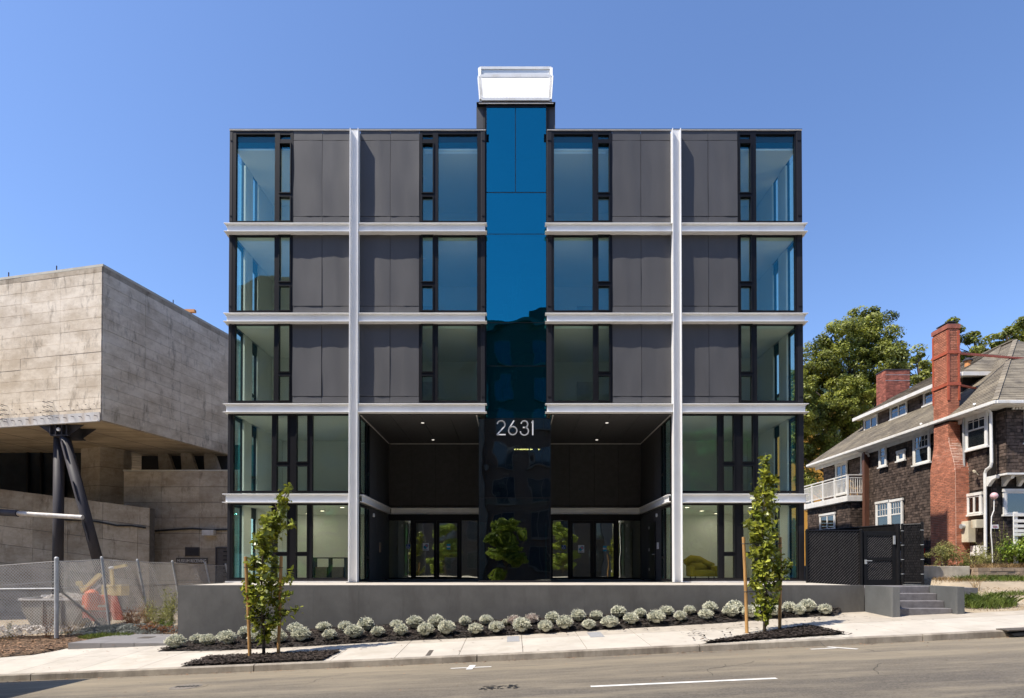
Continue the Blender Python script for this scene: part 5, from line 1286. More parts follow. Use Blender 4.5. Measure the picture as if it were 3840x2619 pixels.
# weeds and grass
def region(n, x0, x1, y0, y1, f, poly=None):
    out = []
    while len(out) < n:
        x, y = R.uniform(x0, x1), R.uniform(y0, y1)
        if poly and not inpoly(x, y, poly): continue
        out.append((x, y, f(x, y)))
    return out
def ell(n, cx, cy_, rx, ry, f):
    o = []
    for _ in range(n):
        a, r = R.uniform(0, 6.28), R.random()**.6; x, y = cx+rx*r*math.cos(a), cy_+ry*r*math.sin(a); o.append((x, y, f(x, y)))
    return o
c = ghit(432, 2384, Lz); blades('grass_patch', ell(1500, c.x+.05, -1.75, .85, .42, lambda x, y: Lz(x, y)+.03), .13, M['grass'], kind='stuff', lean=.5, wd=.007)
def weed(name, x, y, h, r, n, m, label, cat='weed', stalks=9, size=.03, m2=None, group=None):
    z = Lz(x, y) if x < 10 else H(x, y)
    t = thing(name, (x, y, z), label, cat, group); b = MB(); C = []
    for _ in range(stalks):
        a = R.uniform(0, 6.28); q = Vector((x+math.cos(a)*r*R.uniform(.2, 1), y+math.sin(a)*r*R.uniform(.2, 1), z+h*R.uniform(.6, 1.05))); s_ = Vector((x+R.gauss(0, r*.15), y+R.gauss(0, r*.15), z-.03))
        mid = s_.lerp(q, .5)+Vector((0, 0, .05*h)); b.tube([s_, mid, q], [.008, .006, .003], 4)
        for _ in range(max(3, n//stalks)):
            f = R.uniform(.15, 1.03); p = (s_.lerp(mid, f*2) if f < .5 else mid.lerp(q, f*2-1)); C.append(tuple(p+Vector((R.gauss(0, r*.14), R.gauss(0, r*.14), R.gauss(0, h*.05)))))
    b.build('stem', m2 or m, t); leaves('foliage', C, size, m, t, up=.3, aspect=.35)
    return t
weed('tall_weed', U(640, 2200, -.1).x, -.1, 1.45, .40, 900, M['weed'], 'tall yellow-green weed by the left end of the grey wall', stalks=8, size=.035)
weed('bushy_weed', U(600, 2250, .3).x, .3, 1.05, .65, 1900, M['weed'], 'bushy pale green weed beside the tall weed near the fence', stalks=22, size=.032)
weed('dry_bush', U(505, 2300, .6).x, .5, .78, .55, 1500, M['rustweed'], 'dry brown bushy weed between fence and green weeds', stalks=40, size=.028)
weed('dry_weed', U(560, 2300, .7).x, .6, .95, .35, 500, M['drygrass'], 'straw coloured dry weed behind the brown bush', stalks=20, size=.03)
weed('dead_weed', U(190, 2330, -1.6).x, -1.7, 1.05, .32, 700, M['rustweed'], 'tall dead rust brown weed beside the main fence post', stalks=14, size=.02)
weed('small_weed', U(55, 2340, -1.5).x, -1.7, .62, .2, 120, M['weed'], 'small green weed with yellow flower left of the skip', stalks=5, size=.03)
weed('red_shrub', U(628, 2362, -.9).x, -.95, .34, .5, 420, M['rustweed'], 'low reddish brown plant against the end of the grey wall', cat='shrub', stalks=18, size=.035)
weed('low_shrub', U(560, 2345, -.8).x, -.9, .42, .4, 420, M['rustweed'], 'low brown plant with green leaves behind the concrete slab', cat='shrub', stalks=18, size=.035)
weed('leafy_weed', U(610, 2330, -.5).x, -.55, .45, .5, 420, M['grass'], 'low bright green leafy weed behind the reddish plants', stalks=16, size=.04)
weed('dry_grass_tuft', U(300, 2330, -.5).x, -.9, .5, .6, 420, M['drygrass'], 'dry straw grass tuft along the foot of the windscreen cloth', cat='grass', stalks=40, size=.02)
weed('dry_grass_tuft', U(20, 2370, -1.5).x, -1.8, .22, .8, 420, M['drygrass'], 'matted straw at the far left edge of the soil', cat='grass', stalks=60, size=.02)
sb = MB()
for i in range(6):
    y = -.7+.12*i; sb.tube([(-12.2+.1*i, y, Lz(-12, y)+.10+.02*i), (-11.2, y+.15, Lz(-11, y)+.16), (-10.3, y+.05, Lz(-10.5, y)+.12)], .012, 5)
tag(sb.build('stick_bundle', M['stick']), 'bundle of thin dead sticks lying behind the low plants by the wall end', 'sticks')
# ------------------------------------------------------------------ right: black privacy fence with gate
YF = -.4; ZF = -.085
bf = thing('privacy_fence', (11, YF, ZF), 'black chain-link privacy fence with woven slats and a gate right of the black building', 'fence')
fx0, fx1 = U(3026, 2100, YF).x, U(3224, 2100, YF).x; ft = FZ(1991, YF)
def slats(x0, x1, y, z0, z1, n, parent):
    for i in range(n):
        a = x0+(x1-x0)*i/n; w_ = (x1-x0)/n
        o = link('slat', unit_box('fslat', 1, 1, 1, M['slatm']), None, parent); o.location = Vector((a+w_/2, y+R.uniform(-.006, .006), (z0+z1)/2+R.uniform(-.012, .012)))-wl(parent); o.scale = (w_*.86, .008, z1-z0); o.rotation_euler = (0, 0, R.uniform(-.12, .12))
slats(fx0+.05, fx1-.04, YF+.02, ZF+.03, ft-.02, 34, bf)
tri_wires((fx0, YF, ZF), (fx1, YF, ZF), (fx0, YF, ft), (fx1, YF, ft), .105, .0065, 'chain_link', M['glint_wire'], bf, (1,))
MB().box(fx0, fx1, YF+.03, YF+.06, ZF, ft).build('backing_screen', M['blackfence'], bf)
def post(x, y, z0, z1, r=.04, parent=bf): return MB().tube([(x, y, z0), (x, y, z1-.02), (x, y, z1)], [r, r, r*.5], 10).build('post', M['blackfence'], parent)
post(fx0, YF, ZF, ft+.06); post(U(3228, 2100, YF).x, YF-.02, ZF, FZ(1985, YF), .055)
MB().tube([(fx0, YF, ft), (fx1, YF, ft)], .025, 8).build('rail', M['blackfence'], bf)
ga, gb, gt, gm = U(3236, 2000, YF).x, U(3357, 2000, YF).x, FZ(1994, YF), FZ(2094, YF)
gate = MB().box(ga, ga+.13, YF-.03, YF+.03, ZF, gt).box(gb-.13, gb, YF-.03, YF+.03, ZF, gt).box(ga+.13, gb-.13, YF-.03, YF+.03, gt-.15, gt).box(ga+.13, gb-.13, YF-.03, YF+.03, gm-.09, gm+.03).box(ga+.13, gb-.13, YF-.03, YF+.03, ZF, ZF+.20).build('gate', M['blackfence'], bf, bevel=.006)
for z0, z1 in ((ZF+.20, gm-.09), (gm+.03, gt-.15)):
    tri_wires((ga+.13, YF-.01, z0), (gb-.13, YF-.01, z0), (ga+.13, YF-.01, z1), (gb-.13, YF-.01, z1), .09, .0065, 'gate_mesh', M['glint_wire'], gate, (1,))
    MB().box(ga+.13, gb-.13, YF+.005, YF+.02, z0, z1).build('gate_screen', M['blackfence'], gate)
hz = FZ(2106, YF); MB().box(ga+.03, ga+.11, YF-.05, YF-.031, hz-.09, hz+.06).tube([(ga+.08, YF-.05, hz+.02), (ga+.08, YF-.09, hz+.02), (ga+.26, YF-.09, hz+.02)], .014, 8).build('lever_handle', M['galv'], gate)
MB().box(gb-.10, gb-.05, YF-.09, YF-.031, gt-.45, gt-.15).build('closer', M['galv'], gate)
post(U(3366, 2050, YF).x, YF, ZF, FZ(1964, YF), .09)
# taller fence behind, running back from the gate post along the drive
qa, qb = U(3366, 1966, YF+.02), Vector((12.3, 3.7, 2.0)); qb.z = qa.z
d_ = (qb-qa); Lq = d_.length; d_.normalize(); nn = Vector((-d_.y, d_.x, 0)); L_ = wl(bf)
MB().obox((qa.x, qa.y, 0), d_, UP, nn, .1, Lq, ZF, qa.z-.05, -.01, .01).build('backing_screen', M['blackfence'], bf)
for i in range(44):
    f = .1+(Lq-.2)*i/44; o = link('slat', unit_box('fslat', 1, 1, 1, M['slatm']), None, bf); p = qa+d_*f; o.location = Vector((p.x, p.y, (ZF+qa.z)/2+.03))-nn*.02-L_; o.scale = (.075, .008, qa.z-ZF-R.uniform(0, .06)); o.rotation_euler = (0, 0, math.atan2(d_.y, d_.x))
MB().tube([qa-Vector((0, 0, .02)), qb-Vector((0, 0, .02))], .03, 8).build('rail', M['blackfence'], bf)
# panel right of the gate
ra, rbb = U(3384, 2000, YF-.1), U(3458, 2000, YF-.5); rt, rbt = FZ(1968, YF-.2), -.02
d2 = Vector((rbb.x-ra.x, rbb.y-ra.y, 0)); L2 = d2.length; d2.normalize(); n2 = Vector((d2.y, -d2.x, 0))
MB().obox((ra.x, ra.y, 0), d2, UP, n2, 0, L2, rbt, rt, -.03, -.012).build('backing_screen', M['blackfence'], bf)
cells = []
for j in range(22):
    for i in range(11):
        z0 = rbt+.02+(rt-rbt-.04)*j/22; a = L2*(i+(.5 if j % 2 else 0))/11.5; cells.append((a+.004, a+L2/11.5-.006, z0, z0+(rt-rbt-.04)/22-.012))
pieces(bf, 'weave_strip', cells, (ra.x, ra.y, 0), d2, UP, n2, .012, M['slatm'], key='weave', jit=.008, base=-.01)
for p_, q in ((ra, FZ(1963, YF-.2)), (rbb, FZ(1958, YF-.5))): post(p_.x, p_.y, -.3, q, .045)
MB().tube([(ra.x, ra.y, rt), (rbb.x, rbb.y, rt)], .028, 8).tube([(ra.x, ra.y, rbt+.03), (rbb.x, rbb.y, rbt+.03)], .02, 8).build('rail', M['blackfence'], bf)
for z in (.3, .8, 1.3, 1.8):
    for p_ in (ra, rbb): MB().tube([(p_.x, p_.y, z), (p_.x, p_.y, z+.02)], .052, 10).build('band', M['galv'], bf)

# ------------------------------------------------------------------ right yard
pa, pb = U(3455, 2168, -.5), U(3638, 2167, -.5); ptp = FZ(2124, -.5)
pw_ = thing('planter_wall', (pa.x, -.5, 0), 'low pale concrete garden wall in front of the brick chimney', 'garden wall')
MB().prism([(pa.x-2.2, -.3), (pb.x, -.5), (pb.x, 1.2), (pb.x-.22, 1.2), (pb.x-.22, -.28), (pa.x-2.2, -.08)], (0, 0, 0), (1, 0, 0), (0, 1, 0), UP, -.6, ptp).build('wall', M['planter'], pw_, bevel=.015)
bw = thing('block_wall', (17.2, -.3, .2), 'low rough tan block edging wall below the clipped hedge', 'garden wall')
x0 = U(3668, 2150, -.6).x; z0, z1 = FZ(2172, -.6), FZ(2129, -.6)
cells = []
for j in range(3):
    h_ = (z1-z0)/3
    for i in range(14):
        a = i*.42 - (.21 if j % 2 else 0); cells.append((max(0, a)+.006, a+.42-.006, z0+h_*j+.005, z0+h_*(j+1)-.005))
pieces(bw, 'block', cells, (x0, -.35, 0), (1, 0, 0), UP, (0, -1, 0), .25, M['stone'], key='stone', jit=.03)
MB().box(x0+.02, x0+6, -.34, -.1, -.4, z1-.03).build('wall_core', M['stone'], bw)
bedpl = grid('garden_bed', list(np.arange(11.8, 24.1, .5)), list(np.arange(-.3, 2.9, .4)), lambda x, y: max(H(x, y), .50 + .05*math.sin(x*3+y*2)) if x > 13.4 else H(x, y)+.003, M['soil'], kind='structure')
# house ------------------------------------------------------------------
Xe, Ze, Xw = 18.3, 6.86, 18.78
Yn, Ym, Yf = 2.3, 10.0, 15.35          # near corner, step, far corner
Xf2 = 19.2                              # far upper wall
hs = thing('shingle_house', (22, 8, .6), 'old dark brown shingled house with grey hipped roof and white window frames', 'house')
g0 = .3
MB().box(Xw+.05, 29, Yn-.15, Ym, g0, 6.75).box(Xf2+.05, 29, Ym, Yf, 4.3, 6.75).box(18.2, 29, Ym+.65, Yf-.1, g0, 4.25).build('wall_backing', M['shinglebase'], hs)
MB().box(Xw+.30, 29, Yn-.6, Yn-.14, 4.15, 6.75).build('upper_front_backing', M['shinglebase'], hs)
def shingles(o, u, n, W, z0, z1, holes=(), lim=300, near=None, sw=.15, sh=.13):
    cells = []; z = z0; r = 0
    while z < z1-.02:
        x = -R.uniform(0, sw)
        while x < W-.01:
            w_ = sw*R.uniform(.65, 1.35); a, b_ = max(0, x), min(W, x+w_); x += w_
            if b_-a < .03: continue
            c_ = (a+b_)/2
            if any(h[0] < c_ < h[1] and h[2] < z+sh/2 < h[3] for h in holes): continue
            cells.append((a+.004, b_-.004, z+R.uniform(-.004, .010), min(z1, z+sh)-.014))
        z += sh; r += 1
    pieces(hs, 'shingle', cells, o, u, UP, n, .022, M['shingle'], limit=lim, key='shingle', jit=.009, near=near)
left = Vector((-1, 0, 0)); back = Vector((0, 1, 0))
wins = []   # (d0,d1,z0,z1) measured as distance from camera along depth
def HW(o, u, n, w_, h_, z0, kind, glassm='house_glass', cas=.10):
    """white wooden window or door: casing, sashes, panes and muntins; o = lower corner on the wall"""
    o, u, n = Vector(o), Vector(u), Vector(n); b = MB(); f = lambda a0, a1, b0, b1, c0, c1: b.obox(o, u, UP, n, a0, a1, z0+b0, z0+b1, c0, c1)
    f(-cas, 0, -.02, h_+.001, 0, .06); f(w_, w_+cas, -.02, h_+.001, 0, .06); f(-cas-.03, w_+cas+.03, h_+.002, h_+cas+.02, 0, .075); f(-cas-.05, w_+cas+.05, -.09, -.021, 0, .11)
    t_ = .045
    parts = []
    if kind.startswith('dh'):
        cols = int(kind[2]); hm = h_*.52
        for a, c in ((0, .02), (w_-t_, w_)): pass
        f(0, t_, 0, h_, .0, .045); f(w_-t_, w_, 0, h_, 0, .045); f(t_, w_-t_, 0, .07, 0, .04); f(t_, w_-t_, h_-t_, h_, 0, .05); f(t_, w_-t_, hm-.03, hm+.03, 0, .055)
        parts = [(t_, w_-t_, hm+.03, h_-t_, cols, 2), (t_, w_-t_, .07, hm-.03, 1, 1)]
    elif kind.startswith('c'):
        n_ = int(kind[1]); cw = w_/n_
        for i in range(n_):
            a = i*cw; f(a, a+t_, 0, h_, 0, .045); f(a+cw-t_, a+cw-.001, 0, h_, 0, .045); f(a+t_, a+cw-t_, 0, .06, 0, .045); f(a+t_, a+cw-t_, h_-.06, h_, 0, .045)
            parts.append((a+t_, a+cw-t_, .06, h_-.06, 1, int(kind[2]) if len(kind) > 2 else 1))
    for (a, c, p_, q, nc_, nr_) in parts:
        for i in range(1, nc_): x = a+(c-a)*i/nc_; f(x-.012, x+.012, p_, q, .012, .038)
        for i in range(1, nr_): z = p_+(q-p_)*i/nr_; f(a, c, z-.012, z+.012, .012, .038)
    fr = b.build('door' if kind == 'c2d' else 'window', M['white_paint'], hs)
    for (a, c, p_, q, _, _) in parts: MB().obox(o, u, UP, n, a, c, z0+p_, z0+q, .014, .022).build('pane', M[glassm], fr)
    return fr, parts
def inner(o, u, n, a0, a1, z0, z1, m, nm, parent, slat=0):
    b = MB()
    if slat:
        k = int((z1-z0)/slat)
        for i in range(k): b.obox(o, u, UP, n, a0, a1, z0+slat*i+.006, z0+slat*(i+1)-.004, .002, .008)
    else: b.obox(o, u, UP, n, a0, a1, z0, z1, .002, .008)
    return b.build(nm, M[m], parent)
def dX(px, X): return F*X/(px-1920) + CY        # depth position of a point at px on the plane x=X
def zX(px, py, X): return EYE + (HOR-py)*X/(px-1920)
holes_near, holes_far, holes_low = [], [], []
def leftwin(px0, px1, pyt, pyb, X, kind, store, org, blind=None):
    ya, yb = dX(px1, X), dX(px0, X); pc = (px0+px1)/2; zt_, zb_ = zX(pc, pyt, X), zX(pc, pyb, X)
    o = Vector((X-.02, yb-.1, 0)); w_ = yb-ya-.2
    fr, parts = HW(o, (0, -1, 0), (-1, 0, 0), w_, zt_-zb_-.12, zb_+.06, kind)
    store.append((yb-ya, ya-.02, yb+.02, zb_-.05, zt_+.12))
    if blind:
        for nm, mm, za, zb2, sl in blind: inner(o, (0, -1, 0), (-1, 0, 0), .05, w_-.05, zb_+.06+za*(zt_-zb_), zb_+.06+zb2*(zt_-zb_), mm, nm, fr, sl)
    return fr
leftwin(3432, 3496, 1620, 1741, Xw, 'dh4', holes_near, Yn, [('blind', 'blind', .30, .52, .045)])
leftwin(3371, 3401, 1692, 1729, Xw, 'c1', holes_near, Yn)
leftwin(3303, 3331, 1672, 1752, Xw, 'dh1', holes_near, Yn)
leftwin(3290, 3341, 1883, 1992, Xw, 'dh4', holes_near, Yn, [('curtain', 'curtain', .05, .48, 0)]); leftwin(3341, 3391, 1876, 1985, Xw, 'dh4', holes_near, Yn, [('curtain', 'curtain', .05, .48, 0)])
leftwin(3629, 3713, 1538, 1684, Xw, 'dh3', holes_near, Yn, [('blind', 'blind', .02, .5, .045)])
leftwin(3631, 3690, 1854, 1932, Xw, 'c2', holes_near, Yn)
leftwin(3139, 3183, 1738, 1855, Xf2, 'c23', holes_far, Ym); leftwin(3234, 3257, 1703, 1775, Xf2, 'c13', holes_far, Ym)
leftwin(3078, 3136, 1929, 1990, 18.15, 'c2', holes_low, Ym, [('curtain', 'curtain', .02, .7, 0)])
toU = lambda st, y1: [(y1-h[2], y1-h[1], h[3], h[4]) for h in st]
# near wall: u runs towards the camera from the step at Ym
yc0, yc1 = dX(3586, 18.25), dX(3492, 18.25)   # chimney extent
hn = toU(holes_near, Ym) + [(Ym-yc1+.1, Ym-yc0-.05, 0, 7)]
shingles((Xw+.05, Ym, 0), (0, -1, 0), left, Ym-Yn, .55, 6.6, hn, near=lambda c: -(c[0]) )
shingles((Xf2+.05, Yf, 0), (0, -1, 0), left, Yf-Ym, 4.3, 6.6, toU(holes_far, Yf), lim=0)
shingles((18.2, Yf-.1, 0), (0, -1, 0), left, Yf-.1-Ym-.65, 1.0, 4.2, toU(holes_low, Yf-.1), lim=0)
shingles((18.2, Ym+.65, 0), (1, 0, 0), Vector((0, -1, 0)), .7, 1.0, 4.2, (), lim=0)
# front faces
fw0, fw1 = U(3747, 1931, Yn).x, U(3870, 1931, Yn).x
shingles((Xw+.05, Yn-.15, 0), (1, 0, 0), Vector((0, -1, 0)), 5.5, .55, 4.0, [(fw0-Xw-.2, fw1-Xw+.2, FZ(1938, Yn)-.05, FZ(1838, Yn)+.15)], lim=0)
uw0 = U(3840, 1600, Yn-.6).x
shingles((Xw+.30, Yn-.6, 0), (1, 0, 0), Vector((0, -1, 0)), 5.3, 4.2, 6.6, [(uw0-Xw-.35, uw0-Xw+1.2, FZ(1665, Yn-.6), FZ(1512, Yn-.6))], lim=0)
shingles((Xw+.30, Yn-.14, 0), (0, -1, 0), left, .46, 4.2, 6.6, (), lim=0)
HW((fw0+.1, Yn-.17, 0), (1, 0, 0), (0, -1, 0), 1.05, FZ(1848, Yn)-FZ(1930, Yn), FZ(1930, Yn), 'c1'); HW((fw0+1.3, Yn-.17, 0), (1, 0, 0), (0, -1, 0), 1.3, FZ(1848, Yn)-FZ(1930, Yn), FZ(1930, Yn), 'c1')
HW((uw0+.08, Yn-.62, 0), (1, 0, 0), (0, -1, 0), 1.0, FZ(1515, Yn-.6)-FZ(1660, Yn-.6), FZ(1660, Yn-.6), 'dh3')
MB().box(Xw+.22, 24, Yn-.72, Yn-.14, 4.10, 4.17).build('jetty_board', M['white_paint'], hs)
for px in (3732, 3788, 3846, 3900):
    x = U(px, 1780, Yn-.5).x; MB().prism([(Yn-.16, 4.09), (Yn-.64, 4.09), (Yn-.60, 3.98), (Yn-.42, 3.94), (Yn-.28, 3.80), (Yn-.22, 3.72), (Yn-.16, 3.72)], (x-.07, 0, 0), (0, 1, 0), UP, (1, 0, 0), 0, .14).build('bracket', M['white_paint'], hs)
# roof: hipped, courses of shingle strips on the two slopes in view
t_ = .8; w_r = 5.5; Yre, Yfe = 1.25, 15.5; Zr = Ze + w_r*t_; Xr_ = 29.3
RA, RB, RC, RD = Vector((Xe, Yre, Ze)), Vector((Xe, Yfe, Ze)), Vector((Xe+w_r, Yfe-w_r+1.5, Zr)), Vector((Xe+w_r, Yre+w_r, Zr))
RE, RF_ = Vector((Xr_, Yre, Ze)), Vector((Xr_, Yfe, Ze))
rf = MB(); dn = Vector((0, 0, -.06))
rf.quad(RA+dn, RB+dn, RC+dn, RD+dn); rf.quad(RE+dn, RA+dn, RD+dn); rf.quad(RB+dn, RF_+dn, RC+dn); rf.quad(RF_+dn, RE+dn, RD+dn, RC+dn)
roof = rf.build('roof', M['roof'], hs)
def roofstrips(p00, p10, p01, p11, h, m, n_off=.0):
    p00, p10, p01, p11 = map(Vector, (p00, p10, p01, p11)); sl = (p01-p00).length; nn_ = (p10-p00).cross(p01-p00).normalized(); nn_ = nn_ if nn_.z > 0 else -nn_
    k = int(sl/h); b = MB()
    for j in range(k):
        v0, v1 = j/k, (j+1.12)/k; a, c = p00.lerp(p01, v0), p10.lerp(p11, v0); a2, c2 = p00.lerp(p01, min(1, v1)), p10.lerp(p11, min(1, v1)); L = (c-a).length; x = 0
        while x < L:
            w_ = R.uniform(.28, .75); e = min(L, x+w_); f0, f1 = x/L, e/L; q0, q1 = a.lerp(c, f0), a.lerp(c, f1); r0, r1 = a2.lerp(c2, f0), a2.lerp(c2, f1); up_ = nn_*(.016+R.uniform(0, .008))
            b.quad(q0+up_, q1+up_, r1+nn_*.005, r0+nn_*.005); b.quad(q0, q1, q1+up_, q0+up_); x = e+.004
    o = b.build('roof_shingles', m, roof); o['kind'] = 'stuff'
roofstrips(RA, RB, RD, RC, .22, M['roof']); roofstrips(RE, RA, RD, RD+Vector((.02, 0, 0)), .22, M['roof'])
b = MB(); 
for i in range(22):
    p_, q = RA.lerp(RD, i/22), RA.lerp(RD, (i+1.1)/22); b.bar(p_+Vector((0, 0, .035)), q+Vector((0, 0, .022)), .17, .02)
b.build('hip_cap', M['roof'], roof)
b = MB(); b.bar(RD+Vector((0, 0, .04)), RC+Vector((0, 0, .04)), .22, .05); b.build('ridge_cap', M['roof'], roof)
# eaves: gutter, fascia, soffit
MB().box(Xe-.07, Xe+.03, Yre-.05, Yfe, Ze-.13, Ze+.0).build('gutter', M['white_paint'], hs, bevel=.02); MB().box(Xe+.031, Xr_, Yre-.07, Yre+.03, Ze-.13, Ze).build('gutter', M['white_paint'], hs, bevel=.02)
MB().box(Xe+.035, Xr_, Yre+.035, Yfe, Ze-.15, Ze-.11).build('eave_soffit', M['white_paint'], hs)
MB().box(Xw-.05, Xw+.04, Yn-.1, Yf, Ze-.34, Ze-.155).build('frieze', M['white_paint'], hs)
b = MB()
for i in range(26): b.box(Xe+1.0+.12*i, Xe+1.06+.12*i, Yn-.68, Yn-.61, Ze-.24, Ze-.16)
b.build('dentils', M['white_paint'], hs)
# dormer
Xd, Zd = 20.24, Ze + (20.24-Xe)*t_; yd0, yd1 = 5.35, 12.9; Zdt = 9.15
dm = MB().prism([(Xd, Zd-.1), (Xd, Zdt), (Xd+1.7, Zdt+.4), (Xd+1.7, Zd+1.2)], (0, yd0, 0), (1, 0, 0), UP, (0, 1, 0), 0, yd1-yd0).build('dormer', M['shinglebase'], hs)
cells = []
def dw(px0, px1, pyt, pyb, kind):
    ya, yb = dX(px1, Xd), dX(px0, Xd); pc = (px0+px1)/2; zt2, zb2 = zX(pc, pyt, Xd), zX(pc, pyb, Xd)
    HW((Xd-.02, yb-.1, 0), (0, -1, 0), (-1, 0, 0), yb-ya-.2, zt2-zb2-.1, zb2+.06, kind, cas=.07)
    return (yd1-yb-.02, yd1-ya+.02, 0, 20)
hd = [dw(3247, 3300, 1563, 1612, 'c2'), dw(3345, 3412, 1512, 1566, 'c22'), dw(3471, 3520, 1460, 1516, 'c12'), dw(3532, 3560, 1440, 1480, 'c1')]
shingles((Xd, yd1, 0), (0, -1, 0), left, yd1-yd0, Zd+.02, Zdt-.02, hd, lim=0, sw=.42, sh=.21)
MB().box(Xd+.02, Xd+1.5, yd0-.03, yd0-.004, Zd+.9, Zdt).build('dormer_cheek', M['shinglebase'], hs)
da, db = Vector((Xd-.36, yd0-.35, Zdt+.02)), Vector((Xd-.36, yd1+.3, Zdt+.02)); dc, dd = Vector((Xe+w_r, yd1+.3, Zr+.06)), Vector((Xe+w_r, yd0+2.2, Zr+.06))
de_ = Vector((Xe+2.95, yd0-.35, Zdt+.02)); MB().quad(da, db, dc, dd).quad(da, dd, de_).build('dormer_roof', M['roof'], hs)
roofstrips(da, db, dd, dc, .22, M['roof']); roofstrips(de_, da, dd, dd+Vector((.02, 0, 0)), .22, M['roof'])
MB().box(Xd-.42, Xd-.33, yd0-.4, yd1+.34, Zdt-.14, Zdt+.03).build('dormer_fascia', M['white_paint'], hs); MB().box(Xd-.33, Xd+.0, yd0-.36, yd1+.3, Zdt-.10, Zdt-.06).build('dormer_soffit', M['white_paint'], hs)
MB().box(Xd-.329, Xe+2.95, yd0-.43, yd0-.34, Zdt-.14, Zdt+.03).build('dormer_fascia', M['white_paint'], hs); MB().box(Xd, Xe+2.8, yd0-.34, yd0-.03, Zdt-.10, Zdt-.06).build('dormer_soffit', M['white_paint'], hs)
p_ = U(3636, 1375, 4.2); p_.x = 21.6; p_.z = Ze + 3.3*t_ - .1; p_ = Vector((21.2, 6.3, 9.72))
MB().tube([p_, p_+Vector((0, 0, .4))], .13, 12).build('vent_pipe', M['terracotta'], hs); MB().tube([p_+Vector((0, 0, .4)), p_+Vector((0, 0, .46)), p_+Vector((0, 0, .54))], [.2, .2, .08], 12).build('vent_cowl', M['steel_dark'], hs)
# brick chimneys
def bricks(parent, faces, m, lim, bw_=.215, bh=.072, g=.016):
    """faces: list of (o,u,n,W(z)->(a,b),z0,z1)"""
    per = lim//len(faces)
    for (o, u, n, Wf, z0, z1) in faces:
        cells = []; z = z0; r = 0
        while z < z1-.03:
            a, b_ = Wf(z+bh/2); x = a - (bw_/2 if r % 2 else 0)
            while x < b_-.02:
                c_, d_ = max(a, x), min(b_, x+bw_)
                if d_-c_ > .04: cells.append((c_+g/2, d_-g/2, z, z+bh-g))
                x += bw_
            z += bh; r += 1
        pieces(parent, 'brick', cells, o, u, UP, n, .014, m, limit=per, key='brick', jit=.004, near=lambda c: R.random())
ch_ = thing('brick_chimney', (18.5, 3.2, .5), 'tall red brick chimney with red steel straps rising along the shingled house', 'chimney')
cy0, cy1 = dX(3563, 18.35), dX(3507, 18.35); ztop = zX(3563, 1212, 18.35)
XcL, XcU, XcR = 18.25, 18.35, 18.82
zs1, zs2 = zX(3563, 1658, 18.35), zX(3586, 1745, 18.25)
MB().box(XcU, XcR-.02, cy0, cy1, 5.0, ztop-.18).build('stack', M['mortar_dk'], ch_)
MB().box(XcU-.05, XcR+.03, cy0-.05, cy1+.05, ztop-.18, ztop).build('corbel_band', M['brick_old'], ch_)
def Wl(z):   # left face, u measured from yc1 towards the camera
    f = sm(zs2-.3, zs1+.2, z); return ((yc1-cy1)*f, (yc1-yc0) - (cy0-yc0)*f)
b = MB(); zz = [g0, zs2-.3] + [zs2-.3+(zs1-zs2+.5)*i/8 for i in range(1, 9)] + [Ze-.1]
for za, zb2 in zip(zz[:-1], zz[1:]):
    a0, b0_ = Wl(za); a1, b1_ = Wl(zb2); f0, f1 = sm(zs2-.3, zs1+.2, za), sm(zs2-.3, zs1+.2, zb2); xa0, xa1 = XcL+(XcU-XcL)*f0, XcL+(XcU-XcL)*f1
    k = len(b.v)
    for (a, bq, xq, zq) in ((a0, b0_, xa0, za), (a1, b1_, xa1, zb2)): b.v += [(xq, yc1-a, zq), (xq, yc1-bq, zq), (XcR, yc1-bq, zq), (XcR, yc1-a, zq)]
    for i in range(4): b.f.append((k+i, k+(i+1) % 4, k+4+(i+1) % 4, k+4+i))
b.build('chimney_breast', M['mortar'], ch_)
bricks(ch_, [((XcL-.003, yc1, 0), Vector((0, -1, 0)), left, Wl, .6, zs2-.25)], M['brick'], 170)
def skewbricks():
    cells = MB(); z = zs2-.25; r = 0
    while z < Ze-.25:
        a, b_ = Wl(z+.036); f = sm(zs2-.3, zs1+.2, z+.036); xq = XcL+(XcU-XcL)*f; x = a-(.107 if r % 2 else 0)
        while x < b_-.02:
            c_, d_ = max(a, x), min(b_, x+.215)
            if d_-c_ > .04: cells.obox((xq+.004, yc1, 0), (0, -1, 0), UP, left, c_+.006, d_-.006, z, z+.06, 0, .014+R.uniform(-.004, .004))
            x += .215
        z += .072; r += 1
    z = .6; r = 0
    while z < Ze-.25:   # face towards the street
        a, b_ = Wl(z+.036); f = sm(zs2-.3, zs1+.2, z+.036); yq = yc1-b_; x = -(.107 if r % 2 else 0)
        while x < .5:
            c_, d_ = max(0, x), min(XcR-XcL-.1*f, x+.215)
            if d_-c_ > .04: cells.obox((XcL+.1*f, yq+.004, 0), (1, 0, 0), UP, (0, -1, 0), c_+.006, d_-.006, z, z+.06, 0, .014+R.uniform(-.004, .004))
            x += .215
        z += .072; r += 1
    o = cells.build('brick', M['brick'], ch_); o['kind'] = 'stuff'
skewbricks()
bricks(ch_, [((XcU-.003, cy1, 0), Vector((0, -1, 0)), left, lambda z: (0, cy1-cy0), Ze-.1, ztop-.19), ((XcU, cy0-.003, 0), Vector((1, 0, 0)), Vector((0, -1, 0)), lambda z: (0, XcR-XcU-.02), Ze-.1, ztop-.19)], M['brick'], 126)
